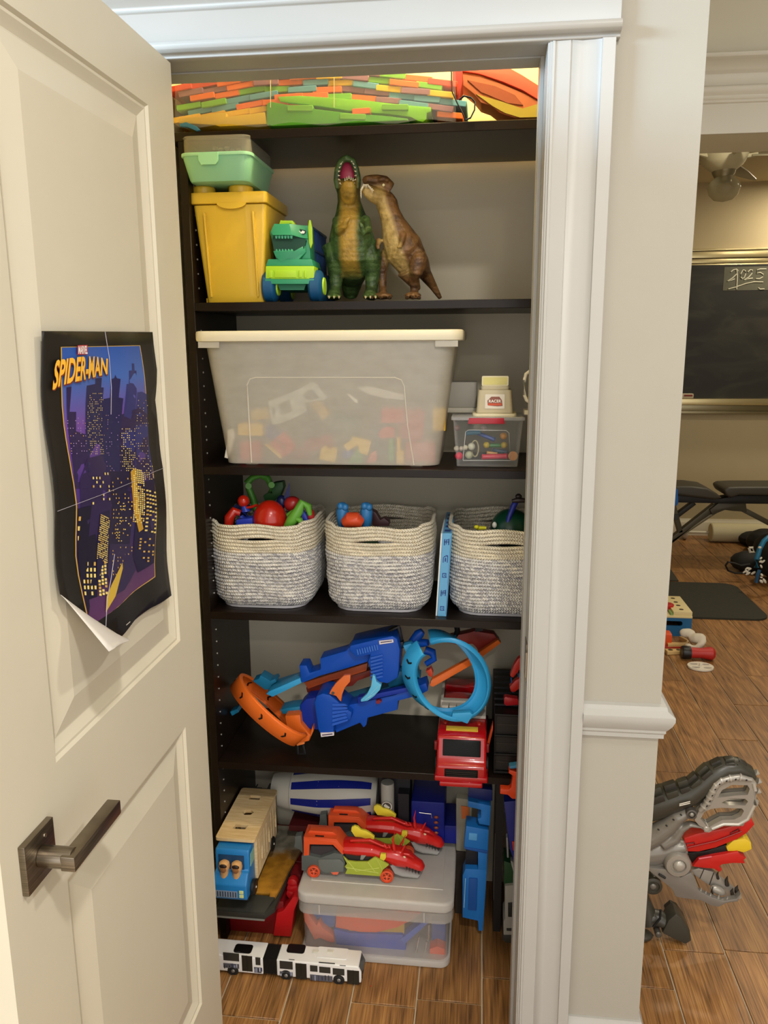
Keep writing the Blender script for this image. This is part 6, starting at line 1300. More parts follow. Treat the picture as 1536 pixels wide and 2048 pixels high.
right_toy('green_crate', [([(1008, 1722), (1048, 1735), (1048, 1772), (1008, 1770)], 1.87, .06, '#123c1c', 'crate')], 'dark green toy piece between the blue robot and white van', 'toy', Q(1030, 1772, 1.9))
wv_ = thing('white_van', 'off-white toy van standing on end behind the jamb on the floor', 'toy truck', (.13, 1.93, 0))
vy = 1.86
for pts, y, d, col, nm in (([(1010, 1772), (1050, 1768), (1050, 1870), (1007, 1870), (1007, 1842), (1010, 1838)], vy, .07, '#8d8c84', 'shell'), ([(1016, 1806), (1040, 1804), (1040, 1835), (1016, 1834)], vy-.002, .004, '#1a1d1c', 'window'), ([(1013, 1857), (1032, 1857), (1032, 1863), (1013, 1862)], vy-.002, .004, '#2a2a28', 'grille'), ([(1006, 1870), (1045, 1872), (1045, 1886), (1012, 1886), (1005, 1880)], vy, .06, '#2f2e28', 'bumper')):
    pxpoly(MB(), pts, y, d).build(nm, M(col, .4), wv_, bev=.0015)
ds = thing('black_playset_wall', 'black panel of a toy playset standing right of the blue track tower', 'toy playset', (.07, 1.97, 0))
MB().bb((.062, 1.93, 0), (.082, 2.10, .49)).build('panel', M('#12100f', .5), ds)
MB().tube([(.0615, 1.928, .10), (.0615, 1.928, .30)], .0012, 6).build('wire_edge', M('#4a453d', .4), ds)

# ================================================================ ROBOT DINOSAUR IN THE PASSAGE
RY = 1.93
def zq(X_, Y_): return 1260+X_/4.656, 1480+Y_/4.655
def rp_(pts, y, d, mat, name, par, bv=.003, lb=None): return pxpoly(MB(), [zq(*p) for p in pts], y, d).build(name, mat, par, bev=bv, label=lb)
SIL, SIL2, CHR, CH2 = M('#9b968d', .3, .35), M('#7f7b74', .35, .3), M('#3a3830', .35), M('#2a2823', .4)
rd = thing('robot_dinosaur', 'silver and charcoal robot dinosaur toy with open jaws in the passage', 'toy dinosaur', (.52, 1.96, 0))
b = MB()
def lz(pts): return [(*zq(a, b_), y, r*1., dr*1.) for a, b_, y, r, dr in pts]
k = 1/4.656
LP(b, lz([(120, 620, 1.97, 34, 34), (260, 570, 1.965, 34, 34), (420, 520, 1.96, 30, 32), (560, 480, 1.955, 27, 30), (660, 400, 1.955, 24, 28), (760, 310, 1.955, 24, 28), (880, 245, 1.955, 19, 26), (1000, 240, 1.955, 17, 24), (1100, 290, 1.955, 13, 20), (1145, 345, 1.955, 7, 14)]), n=20)
nk = b.build('armour_neck', CHR, rd)
# raised armour plates: rows of segments along the neck
cl_ = [(200, 600), (340, 550), (470, 508), (580, 470), (680, 385), (780, 300), (885, 250), (990, 243), (1080, 285)]
for i in range(len(cl_)-1):
    x0, y0 = cl_[i]; x1, y1 = cl_[i+1]; d = Vector((x1-x0, y1-y0)); L_ = d.length; d.normalize(); n2 = Vector((-d.y, d.x)); hw = (150, 145, 135, 120, 115, 95, 80, 70)[i]
    for j in range(3):
        a = -hw*.82+hw*.50*j; w_ = hw*.42
        pts = [Vector((x0, y0))+d*(L_*.08)+n2*a, Vector((x0, y0))+d*(L_*.90)+n2*a, Vector((x0, y0))+d*(L_*.90)+n2*(a+w_), Vector((x0, y0))+d*(L_*.08)+n2*(a+w_)]
        yy = (1.931, 1.922, 1.924)[j]+(.004 if i < 5 else .010); rp_([tuple(p) for p in pts], yy, .02, CH2 if (i+j) % 2 else M('#33322a', .3), 'armour_plate', nk, .0015)
for q in ((460, 598, 560, 572), (460, 612, 560, 588)): a = zq(q[0], q[1]); c_ = zq(q[2], q[3]); MB().tube([Q(a[0], a[1], 1.912), Q(c_[0], c_[1], 1.912)], .0012, 6).build('white_mark', M('#d8d4c8', .5), nk)
P_ = [(0, 0)]
outer = [(820, 385), (880, 345), (1000, 330), (1140, 350), (1175, 395), (1170, 600), (1100, 740), (1010, 790), (870, 785), (780, 825), (735, 855), (690, 850), (680, 810), (640, 790), (600, 740), (640, 650), (700, 600), (740, 540), (780, 440)]
h1_ = [(812, 530), (855, 460), (945, 412), (1090, 415), (1112, 450), (1092, 505), (965, 512), (880, 524)]
h2_ = [(850, 578), (925, 540), (1070, 542), (1096, 568), (1070, 602), (920, 602)]
h3_ = [(655, 728), (690, 665), (755, 635), (850, 625), (1040, 632), (1058, 655), (1030, 705), (965, 735), (855, 738), (775, 780), (735, 805), (708, 795)]
m = MB(); W_ = [[(Q(*zq(*p), RY).x, Q(*zq(*p), RY).z) for p in l] for l in (outer, h1_, h2_, h3_)]
plate(m, W_, Matrix.Translation((0, RY+.006, 0)) @ FRONT, .018); uj = m.build('upper_jaw', SIL, rd, bev=.0035)
m = MB(); plate(m, W_[:1]+W_[1:], Matrix.Translation((0, RY+.026, 0)) @ FRONT, .012); m.build('upper_jaw', SIL2, rd, bev=.003)
rm_ = [(1150, 400), (1165, 470), (1160, 600), (1095, 735), (1010, 785), (870, 782), (760, 825)]
m = MB(); m.loft([Q(*zq(*p), RY-.002) for p in rm_], [.005]*len(rm_), 10); m.build('lip_rim', M('#b5b0a6', .3, .3), uj)
rib_ = [(650, 660), (690, 620), (725, 575), (745, 530), (770, 470), (800, 415), (850, 375), (930, 355), (1020, 345), (1130, 370)]
m = MB(); m.loft([Q(*zq(*p), RY-.004) for p in rib_], [.006, .0085, .0085, .0095, .0095, .0095, .0095, .0085, .0085, .006], 12); rb_ = m.build('brow_rib', SIL, rd)
for i in range(1, 9):
    a, c_ = Vector(zq(*rib_[i])), Vector(zq(*rib_[i+1])); p = Q(a.x, a.y, RY-.004); q = Q(c_.x, c_.y, RY-.004); t = (q-p).normalized()
    m = MB(); m.cyl(p-t*.002, p+t*.002, .0105, n=14); m.build('rib_band', M('#aaa59b', .3, .3), rb_); mid = p.lerp(q, .5); MB().ell(mid+Vector((0, -.009, 0)), (.003, .002, .0018), n=8, rot=(0, R(-50), 0)).build('rib_slot', M('#1c1a18', .6), rb_)
for i, (a, c_) in enumerate((((1165, 300), (1205, 318)), ((1185, 380), (1228, 395)), ((1178, 470), (1222, 490)), ((1165, 570), (1180, 620)), ((1115, 670), (1135, 720)), ((1035, 770), (1045, 800)))):
    MB().loft([Q(*zq(*a), RY+.02), Q(*zq((a[0]+c_[0])/2, (a[1]+c_[1])/2), RY+.02), Q(*zq(*c_), RY+.02)], [.009, .0065, .0012], 10).build('upper_tooth', M('#a39e93', .4), uj)
b = MB(); LP(b, lz([(60, 960, 1.96, 26, 24), (230, 880, 1.955, 22, 22), (360, 790, 1.95, 19, 20), (440, 710, 1.945, 16, 18), (530, 670, 1.942, 12, 15), (620, 690, 1.94, 8, 12)])); LP(b, lz([(300, 960, 1.955, 14, 18), (420, 900, 1.95, 12, 16), (480, 820, 1.945, 9, 12), (560, 780, 1.94, 6, 10), (660, 800, 1.938, 4, 8), (710, 830, 1.936, 5, 8)])); LP(b, lz([(120, 1060, 1.965, 30, 22), (300, 1040, 1.96, 28, 20), (420, 1000, 1.955, 20, 18), (520, 980, 1.95, 10, 14)]))
hdk = b.build('neck_frame', SIL2, rd, remesh=.003, smooth=1)
for a in ((265, 835), (340, 798), (405, 742), (475, 697)): MB().ell(Q(*zq(*a), 1.915), (.0036, .003, .0022), n=8, rot=(0, R(35), 0)).build('vent', M('#1c1a18', .6), hdk)
a = zq(575, 695); m = MB(); m.lathe([(.013, .02), (.013, .0), (.009, -.001), (.009, .004), (.0, .004)], Q(*a, 1.918), 'Y', 20, cap=False); m.build('eye_socket', M('#55514b', .35, .2), rd); MB().ell(Q(*a, 1.917), (.006, .004, .006), n=12).build('eye', M('#8e8a82', .25, .3), rd)
a = zq(713, 828); MB().lathe([(.0, .02), (.0075, .02), (.0075, -.001), (.005, -.003), (0, -.003)], Q(*a, RY-.002), 'Y', 18, cap=False).build('pivot', M('#aaa59b', .3, .3), rd)
a = zq(450, 1172); c_ = Q(*a, 1.925); m = MB(); m.lathe([(.0, .03), (.033, .03), (.034, .004), (.030, -.002), (.020, -.003), (.018, .001), (.0, .001)], c_, 'Y', 32, cap=False); jd = m.build('jaw_disc', SIL, rd); MB().ell(c_+Vector((.002, 0, 0)), (.0155, .008, .0155), n=20).build('boss', M('#a8a399', .28, .3), jd)
rp_([(480, 985), (520, 975), (545, 1060), (500, 1075), (430, 1050)], 1.94, .02, SIL2, 'cheek_arm', rd)
lower = [(150, 1190), (330, 1205), (470, 1280), (570, 1235), (610, 1300), (640, 1405), (760, 1465), (870, 1500), (990, 1480), (1035, 1430), (1010, 1505), (900, 1520), (830, 1555), (760, 1545), (660, 1495), (520, 1478), (425, 1462), (390, 1390), (330, 1340), (200, 1240)]
lj = rp_(lower, 1.93, .018, SIL2, 'lower_jaw', rd, .003); rp_([(570, 1215), (640, 1195), (780, 1230), (900, 1330), (990, 1400), (1010, 1480), (940, 1500), (850, 1420), (700, 1330), (600, 1260)], 1.965, .016, SIL, 'lower_jaw', rd, .003)
rp_([(190, 1180), (320, 1080), (420, 1120), (560, 1240), (430, 1300), (300, 1250)], 1.945, .03, SIL2, 'cheek_plate', rd, .003)
a = zq(820, 1400); MB().ell(Q(*a, 1.955), (.022, .010, .012), n=16, rot=(0, R(28), 0)).build('tongue_plate', SIL, lj)
for (x, y_, h_) in ((655, 1400, 24), (700, 1425, 20), (745, 1445, 20), (820, 1465, 26), (900, 1480, 22), (1020, 1455, 34)):
    MB().loft([Q(*zq(x, y_+15), 1.936), Q(*zq(x+10, y_-h_), 1.936)], [.0042, .0008], 8).build('lower_tooth', M('#8d8980', .35, .2), lj)
for (x, y_, h_, w_) in ((770, 1460, 95, 4), (905, 1350, 85, 6), (1000, 1420, 70, 7), (820, 1290, 70, 4), (955, 1440, 60, 5)):
    MB().loft([Q(*zq(x, y_), 1.955), Q(*zq(x-8, y_-h_*.5), 1.952), Q(*zq(x+3, y_-h_), 1.95)], [.001*w_, .0008*w_, .0006], 8).build('spike', M('#2f2d29', .35), lj)
for x in (650, 740): MB().tube([Q(*zq(x, 1290 if x == 650 else 1350), 1.95), Q(*zq(x+40, 1200 if x == 650 else 1235), 1.95)], .0012, 6).build('spike', M('#2f2d29', .35), lj)
for q in ((270, 1250, 330, 1285),): a, c_ = zq(q[0], q[1]), zq(q[2], q[3]); MB().tube([Q(*a, 1.926), Q(*c_, 1.926)], .003, 6).build('vent', M('#1c1a18', .6), lj)
a = zq(215, 1365); m = MB(); m.lathe([(0, .03), (.024, .03), (.024, .0), (.017, -.002), (.015, .002), (.0, .002)], Q(*a, 1.94), 'Y', 24, cap=False); m.build('shoulder_joint', CHR, rd); MB().ell(Q(*a, 1.94), (.009, .004, .009), n=12).build('bolt', M('#6e6a62', .3, .3), rd)
b = MB(); LP(b, lz([(60, 1330, 1.97, 16, 20), (120, 1480, 1.965, 15, 18), (160, 1620, 1.96, 20, 20), (190, 1700, 1.955, 21, 20)])); LP(b, lz([(160, 1640, 1.96, 18, 20), (280, 1660, 1.955, 17, 20), (350, 1700, 1.95, 13, 18)])); b.build('foreleg', CHR, rd)
ft = rp_([(300, 1800), (360, 1680), (430, 1620), (480, 1660), (560, 1780), (575, 1870), (520, 1905), (400, 1850)], 1.925, .05, CHR, 'foot', rd, .005); rp_([(350, 1650), (410, 1600), (470, 1630), (540, 1730), (500, 1740), (440, 1660), (360, 1690)], 1.945, .05, CH2, 'foot_guard', rd, .003)
for q in (((285, 1580), (280, 1660), (215, 1740)),): m = MB(); m.loft([Q(*zq(*p), 1.928) for p in q[0:1][0:1]]+[Q(*zq(*p), 1.925) for p in q[1:]], [.003]*3, 8); m.build('ankle_band', M('#0f0e0d', .6), rd)
a = zq(265, 1815); MB().lathe([(0, .03), (.0085, .03), (.0085, 0), (.005, -.003), (0, -.003)], Q(*a, 1.93), 'Y', 16, cap=False).build('ankle_pin', M('#5b5750', .35, .3), rd)
b = MB(); b.loft([(.425, 1.985, .40), (.422, 1.985, .36), (.42, 1.985, .30), (.42, 1.985, .24), (.425, 1.985, .17)], [(.028, .035), (.042, .055), (.046, .06), (.044, .06), (.03, .045)], 18, up=(0, 1, 0))
for yy in (1.945, 2.035): b.loft([(.432, yy, .22), (.425, yy, .15), (.44, yy, .08), (.43, yy, .02)], [.03, .024, .018, .02], 12); b.ell((.447, yy, .014), (.045, .026, .014), n=12)
b.build('torso', CHR, rd, remesh=.005, smooth=2)
# the red and yellow transporter it holds
rt = thing('red_transporter', 'red and yellow toy transporter held in the robot dinosaur jaws', 'toy truck', (.62, 1.95, .22))
RDT = M('#b81a16', .3, coat=.3)
rp_([(500, 915), (640, 870), (860, 830), (1000, 790), (1060, 735), (1128, 722), (1162, 790), (1090, 868), (1000, 925), (800, 1005), (640, 1042), (530, 1042), (515, 980)], 1.955, .045, RDT, 'upper_body', rt, .004)
for q in ((935, 870, 1015, 830), (525, 965, 600, 955)): a, c_ = zq(q[0], q[1]), zq(q[2], q[3]); m = MB(); m.tube([Q(a[0], a[1]+4, 1.953), Q(*a, 1.953), Q(*c_, 1.953), Q(c_[0], c_[1]+3, 1.953)], .0014, 6); m.build('slot', M('#5e0d0b', .5), rt)
MB().tube([Q(*zq(540, 1000), 1.953), Q(*zq(800, 940), 1.953), Q(*zq(1040, 850), 1.953)], .002, 6).build('side_crease', M('#8c1410', .4), rt)
rp_([(530, 1050), (700, 1035), (900, 975), (1010, 980), (1000, 1040), (700, 1090), (580, 1150)], 1.965, .04, M('#100d0d', .4), 'undercarriage', rt, .002)
rp_([(580, 1180), (640, 1110), (800, 1075), (1010, 1040), (1025, 1070), (1085, 1100), (1055, 1120), (1078, 1152), (960, 1148), (860, 1160), (830, 1180), (858, 1205), (840, 1235), (780, 1200), (700, 1195)], 1.955, .045, RDT, 'lower_body', rt, .003)
rp_([(895, 1000), (965, 932), (1075, 920), (1130, 955), (1138, 1020), (1060, 1052), (1000, 1035), (910, 1040)], 1.96, .04, M('#d6b628', .35), 'yellow_nose', rt, .004)
MB().tube([Q(*zq(640, 1105), 1.952), Q(*zq(760, 1085), 1.952)], .0022, 6).build('rail', M('#d05560', .35), rt)

# ================================================================ THE FAR ROOM
# blackboard
FW = 6.80; bx0_, bx1_ = .85, 2.95
cbd = thing('blackboard', 'large blackboard in a brassy aluminium frame on the far wall', 'blackboard', ((bx0_+bx1_)/2, 6.78, 1.0))
def chalk():
    m, nt, n, b = newmat('chalkboard'); L = nt.links.new; tc = n.new('ShaderNodeTexCoord'); mp = n.new('ShaderNodeMapping'); mp.inputs['Scale'].default_value = (1, 1, 2.5); L(tc.outputs['Object'], mp.inputs['Vector'])
    z = n.new('ShaderNodeTexNoise'); z.inputs['Scale'].default_value = 2.2; z.inputs['Detail'].default_value = 6; z.inputs['Distortion'].default_value = 1.2; L(mp.outputs[0], z.inputs['Vector'])
    r = ramp(n, [(.45, '#17150f'), (.75, '#37352a')]); L(z.outputs['Fac'], r.inputs[0]); L(r.outputs[0], b.inputs['Base Color']); b.inputs['Roughness'].default_value = .6; return m
zt0, zt1 = Q(1450, 535, FW-.03).z, Q(1450, 497, FW-.03).z; zl0, zl1 = Q(1450, 828, FW-.05).z, Q(1450, 797, FW-.05).z
MB().bb((bx0_, 6.765, zl1-.02), (bx1_, 6.785, zt0+.02)).build('writing_surface', chalk(), cbd)
ALU = M('#c9b98c', .28, .9)
m = MB()
for a, c_, d in ((0, .22, .028), (.26, .48, .022), (.52, .86, .034), (.90, 1, .030)): m.bb((bx0_-.03, 6.80-d, zt0+(zt1-zt0)*a), (bx1_+.03, 6.799, zt0+(zt1-zt0)*c_))
m.build('top_rail', ALU, cbd, bev=.003)
m = MB(); m.bb((bx0_-.03, 6.71, zl1-.05), (bx1_+.03, 6.799, zl1)); m.build('chalk_tray', ALU, cbd, bev=.004)
m = MB(); m.bb((bx0_-.03, 6.74, zl0), (bx1_+.03, 6.799, zl0+.022)); m.bb((bx0_, 6.76, zl0+.022), (bx1_, 6.799, zl1-.05)); m.build('tray_apron', M('#8f8568', .3, .9), cbd, bev=.002)
pa = MB(); x0, x1 = Q(1447, 560, 6.765).x, Q(1560, 560, 6.765).x; z0, z1 = Q(1450, 581, 6.765).z, Q(1450, 534, 6.765).z
pa.bb((x0, 6.7635, z0), (x1, 6.765, z1)); pt = pa.build('wiped_panel', M('#5a594b', .8, noise_=.15), cbd, label='paler panel with chalked year')
def stroke(pts, r=.0045): return MB().tube([Q(1340+a/4.878, 480+b_/4.876, 6.7625) for a, b_ in pts], r, 6)
for st_ in ([(595, 310), (620, 290), (650, 285), (665, 300), (650, 330), (610, 370), (562, 400), (600, 392), (632, 380)], [(650, 290), (655, 340), (650, 480)], [(705, 300), (690, 330), (690, 360), (705, 378), (725, 365), (738, 330), (735, 300), (715, 290), (700, 310)],
            [(760, 310), (785, 290), (805, 295), (800, 325), (770, 360), (725, 388), (760, 380), (808, 372)], [(940, 284), (880, 284), (850, 290), (845, 325), (880, 318), (910, 335), (905, 360), (875, 378), (838, 378)], [(568, 478), (640, 460), (740, 425), (820, 408), (908, 410)], [(860, 465), (880, 480), (920, 478)]):
    stroke(st_).build('chalk_stroke', M('#c9c7b2', .9), pt)
for k, (a, c_) in enumerate((((200, 660), (300, 630)), ((560, 660), (900, 680)), ((270, 1010), (540, 960)))): pass
er = MB(); p = Q(1372, 794, 6.74); er.bb((p.x-.10, 6.72, zl1+.001), (p.x+.055, 6.76, zl1+.040)); er = er.build('eraser', M('#b9ab92', .8), bev=.008); tag(er, 'small felt eraser resting at the left of the chalk tray', 'eraser')
e2 = MB().bb((p.x-.02, 6.718, zl1+.018), (p.x+.045, 6.7205, zl1+.032)).build('label_patch', M('#7a2e24', .6), bev=.001); e2.parent = er; e2.data.transform(Matrix.Translation(-er.location))

# ceiling fan
FYc = 4.5; fc = Q(1447, 320, FYc); fan = thing('ceiling_fan', 'pale ceiling fan with one round glass lamp near the far room ceiling', 'ceiling fan', (fc.x, FYc, 2.784)); hz0 = Q(1447, 345, FYc).z
FNM = M('#b9b294', .35); FNB = M('#8f8870', .45)
MB().lathe([(.05, 2.784), (.05, 2.74), (.035, 2.72), (.035, hz0+.16)], (fc.x, FYc, 0), n=20).build('canopy', FNM, fan)
MB().lathe([(.03, hz0+.17), (.125, hz0+.155), (.13, hz0+.10), (.118, hz0+.095), (.118, hz0+.085), (.105, hz0+.05), (.095, hz0+.035), (.07, hz0+.015), (.045, hz0)], (fc.x, FYc, 0), n=36).build('motor_housing', FNM, fan)
for a in (-8, 64, 136, 208, 280):
    ca, sa = math.cos(R(a)), math.sin(R(a)); m = MB(); d = Vector((ca, sa, 0)); n_ = Vector((-sa, ca, 0)); pts = []
    for t_, w_ in ((.13, .025), (.2, .045), (.35, .065), (.58, .07), (.66, .05)): pts.append((t_, w_))
    A = [Vector((fc.x, FYc, hz0+.075))+d*t_+n_*w_+Vector((0, 0, w_*.35)) for t_, w_ in pts]; B_ = [Vector((fc.x, FYc, hz0+.075))+d*t_-n_*w_-Vector((0, 0, w_*.35)) for t_, w_ in pts]
    m.prism(A+B_[::-1], (0, 0, .006)); m.build('blade', FNB, fan, bev=.001)
    MB().loft([Vector((fc.x, FYc, hz0+.07))+d*.09, Vector((fc.x, FYc, hz0+.078))+d*.16], [.012, .010], 8).build('blade_arm', FNM, fan)
gz_ = Q(1452, 375, FYc).z
MB().lathe([(.06, hz0+.02), (.055, hz0-.005), (.040, hz0-.03), (.040, hz0-.045)], (fc.x+.005, FYc, 0), n=24).build('lamp_holder', M('#837b62', .3, .5), fan)
MB().lathe([(.038, gz_+.062), (.045, gz_+.05), (.072, gz_+.025), (.080, gz_), (.070, gz_-.035), (.045, gz_-.060), (.0, gz_-.070)], (fc.x+.012, FYc, 0), n=28, cap=False).build('glass_globe', clear('#cfc8a8', gl=.28, tint=(.72, .70, .6, 1), rough=.1), fan)
tag(MB().bb((.4, 6.3, 2.6), (3.6, 6.79, 2.783)).build('soffit', M('#a58f62', .85)), 'x', 'x') if False else None

# weight bench
BNY = 6.0; wb = thing('weight_bench', 'black padded weight bench with charcoal steel legs in the far room', 'weight bench', (1.9, BNY, 0))
PD = M('#3b362c', .5); STL = M('#57503f', .45, .3)
def padp(pts, par, name): return pxpoly(MB(), pts, BNY-.15, .3).build(name, PD, par, bev=.018, seg=3)
padp([(1300, 973), (1385, 973), (1415, 977), (1434, 987), (1446, 997), (1430, 1000), (1352, 991), (1300, 991)], wb, 'seat_pad')
padp([(1447, 980), (1456, 975), (1480, 974), (1620, 974), (1620, 992), (1478, 991), (1462, 997), (1452, 991)], wb, 'back_pad')
pxpoly(MB(), [(1345, 990), (1440, 998), (1450, 996), (1478, 991), (1620, 992), (1620, 1009), (1440, 1007), (1345, 1005)], BNY-.06, .12).build('frame_beam', M('#15120d', .5), wb, bev=.004)
def leg(a, c_, w_, name='leg', mat=STL, y=BNY): A, B_ = Q(*a, y), Q(*c_, y); d = (B_-A).normalized(); n_ = Vector((0, 1, 0)); m = MB(); u = d.cross(n_)*w_; m.prism([A+u, B_+u, B_-u, A-u], (0, .06, 0)); return m.build(name, mat, wb, bev=.004)
floorat = lambda px, y: (px, (lambda: 1024)())
z_at = lambda px, z, y: None
leg((1432, 1012), (1330, 1092), .020); leg((1442, 1018), (1340, 1086), .010, 'brace', M('#7a7158', .4, .3)); leg((1390, 1006), (1350, 1036), .016, 'brace', M('#231f18', .5)); leg((1344, 1000), (1362, 1066), .018, 'brace')
pxpoly(MB(), [(1420, 1020), (1440, 1004), (1492, 1006), (1494, 1024), (1465, 1022), (1450, 1020), (1435, 1026), (1425, 1030)], BNY-.03, .06).build('bracket', M('#4a4434', .45, .2), wb, bev=.004)
leg((1480, 1016), (1545, 1050), .018); leg((1545, 1050), (1600, 1090), .018)
m = MB(); m.cyl(Q(1352, 1034, BNY-.02), Q(1352, 1034, BNY+.05), .022, n=14); m.build('knob', M('#1c1811', .5), wb)
m = MB(); m.bb((1.30, BNY-.25, 0), (1.36, BNY+.25, .05)); m.bb((2.7, BNY-.2, 0), (2.76, BNY+.2, .05)); m.bb((1.31, BNY-.02, .05), (1.35, BNY+.02, .2)); m.bb((2.32, BNY-.02, .08), (2.74, BNY+.02, .12)); m.build('floor_bar', STL, wb, bev=.005, kind='stuff')
bl_ = pxpoly(MB(), [(1340, 980), (1352, 976), (1356, 980), (1357, 1006), (1354, 1012), (1346, 1012), (1340, 1008)], 5.75, .05).build('blue_jacket', M('#1f63b0', .6), bev=.006); tag(bl_, 'blue cloth hanging over the left end of the bench', 'cloth')
# foam roller, barbell
rr_ = .076; p = G(1421, 1082, 0); ry_ = 6.58
tag(MB().lathe([(.0, 0), (rr_-.006, 0), (rr_, .006), (rr_, .9), (rr_-.006, .906), (0, .906)], (Q(1421, 1060, ry_).x, ry_, rr_), 'X', 32, cap=False).build('foam_roller', M('#c3b894', .8)), 'long cream foam roller lying on the floor under the bench', 'foam roller')
bbp = Q(1372, 1068, 6.62); bar = thing('exercise_bar', 'white-ended bar lying left of the foam roller', 'exercise bar', (bbp.x, 6.64, 0))
MB().cyl((bbp.x, 6.64, .06), (Q(1418, 1068, 6.62).x, 6.64, .06), .012, n=12).build('rod', M('#c9c0a8', .4), bar); MB().lathe([(0, 0), (.045, .004), (.058, .02), (.058, .035), (.03, .045), (0, .05)], (bbp.x-.03, 6.64, .0585), 'X', 20, cap=False).build('end_cap', M('#b9b0a0', .4), bar)
# exercise mats
m = MB(); plate(m, [rrect(1.25, .72, .09, 6)], Matrix.Translation((1.07, 4.985, .006)), .011); tag(m.build('exercise_mat', M('#2c2a20', .8, bump=.2), bev=.003), 'larger dark exercise mat with rounded corners in mid-room', 'exercise mat')
a, c_ = G(1357, 1163), G(1340, 1145); m = MB(); m.prism([(c_.x-.5, a.y, .008), (a.x, a.y, .008), (G(1340, 1138).x, G(1340, 1138).y, .008), (c_.x-.5, G(1340, 1138).y, .008)], (0, 0, -.0075)); tag(m.build('exercise_mat', M('#37342a', .8), bev=.002), 'corner of a second dark mat behind the larger one', 'exercise mat')
# gym bag with blue frame
gbg = thing('gym_bag', 'black patterned gym bag with blue frame at the right edge', 'bag', (2.12, 5.35, 0))
b = MB(); b.ell(G(1562, 1170)+Vector((.05, .05, .17)), (.20, .20, .17), n=16); b.ell((G(1562, 1170)+G(1540, 1110))/2+Vector((.02, .08, .12)), (.15, .2, .12), n=16);  b.ell(G(1540, 1110)+Vector((0, .1, .08)), (.15, .15, .1), n=14)
b3 = MB(); b3.ell(G(1500, 1150)+Vector((.02, .1, .07)), (.13, .10, .075), n=14); b3.build('front_pouch', M('#15130f', .7, noise_=.4), gbg)
b2 = MB(); b2.ell(G(1494, 1095)+Vector((.06, .1, .05)), (.10, .12, .06), n=14); b2.build('side_pouch', M('#15130f', .7, noise_=.4), gbg)
bg = b.build('bag_body', M('#15130f', .7, noise_=.4), gbg, remesh=.012)
P_ = [Q(1513, 1135, 5.2), Q(1514, 1118, 5.2), Q(1519, 1098, 5.2), Q(1528, 1082, 5.22), Q(1540, 1072, 5.25), Q(1560, 1070, 5.3)]
MB().tube(P_, .016, 10).build('blue_frame', M('#1d6f96', .4), gbg); MB().tube([Q(1513, 1165, 5.15), Q(1515, 1150, 5.15), Q(1519, 1140, 5.16)], .012, 8).build('blue_frame', M('#1d4f76', .4), gbg)
st2 = [Q(a, b_, 5.45) for a, b_ in ((1492, 1146), (1470, 1146), (1456, 1141), (1451, 1131), (1456, 1124), (1468, 1126), (1482, 1131), (1500, 1128))]
MB().loft([p+Vector((0, 0, .0)) for p in st2], [(.006, .012)]*len(st2), 8, up=(0, 1, 0)).build('strap', M('#120f0d', .7), gbg)
rnd = random.Random(4)
for i in range(16):
    a = (1488+rnd.uniform(0, 20), 1136+rnd.uniform(0, 12)) if i < 7 else (1518+rnd.uniform(0, 16), 1090+rnd.uniform(0, 80)); y = 5.20 if i < 7 else 5.08
    MB().ell(Q(a[0], a[1], y), (rnd.uniform(.008, .02), .004, rnd.uniform(.005, .009)), n=8, rot=(0, R(rnd.uniform(-60, 60)), 0)).build('white_print', M('#d3ccba', .7), bg)
MB().tube([Q(1498, 1096, 5.5), Q(1500, 1104, 5.5), Q(1508, 1104, 5.5), Q(1505, 1095, 5.5), Q(1498, 1096, 5.5)], .009, 6).build('white_print', M('#d3ccba', .7), bg)
# toy workbench
wz = thing('toy_workbench', 'blue wooden toy workbench with cream pegboard top', 'toy', (1.0, 4.42, 0)); wy = 4.32
tz = Q(1384, 1232, wy).z; wr2 = Q(1384, 1240, wy).x; wl2 = .72
m = MB(); plate(m, [[(wl2, 0), (wr2, 0), (wr2, tz-.012), (wl2, tz-.012)], rrect(.095, .028, .012, 4, Q(1347, 1247, wy).x, Q(1347, 1247, wy).z)], Matrix.Translation((0, wy+.006, 0)) @ FRONT, .012); m.build('front_panel', M('#1d6396', .5), wz)
m = MB(); m.bb((wl2, wy+.27, 0), (wr2, wy+.282, tz-.012)); m.bb((wr2-.012, wy+.012, 0), (wr2, wy+.27, tz-.012)); m.build('side_panel', M('#1a5a8c', .5), wz)
CRW = M('#d9c894', .5); m = MB(); m.bb((wl2, wy-.008, tz-.012), (wr2, wy+.29, tz)); m.build('top_board', CRW, wz, bev=.002)
m = MB(); m.prism([(wr2-.10, wy+.0, tz), (wr2, wy, tz), (wr2, wy+.285, tz), (wr2-.10, wy+.285, tz)], (0, 0, .022)); rl = m.build('side_rail', CRW, wz, bev=.002); m = MB(); m.prism([(wr2-.115, wy+.0, tz), (wr2-.101, wy, tz), (wr2-.101, wy+.285, tz), (wr2-.115, wy+.285, tz)], (0, 0, .012)); m.build('green_edge', M('#7d9a5a', .5), wz)
for t_ in (.04, .11, .17, .24): MB().lathe([(.012, 0), (.012, .002), (.008, .0022)], (wr2-.05, wy+t_, tz+.021), n=14).build('peg_hole', M('#4a3a22', .6), rl)
MB().bb((wl2, wy+.24, tz), (wr2-.12, wy+.255, tz+.05)).build('back_rail', M('#dcc878', .5), wz, bev=.002)
p = Q(1337, 1228, wy+.10); MB().lathe([(.035, 0), (.037, .004), (.037, .028), (.032, .034), (0, .034)], (p.x-.01, wy+.10, tz), n=8, cap=False).build('red_nut', M('#b0201c', .4), wz, bev=.001)
pxpoly(MB(), [(1333, 1263), (1337, 1266), (1340, 1262), (1343, 1267), (1341, 1274), (1332, 1274)], wy-.003, .004).build('floral_print', M('#8ab6b0', .6), wz)
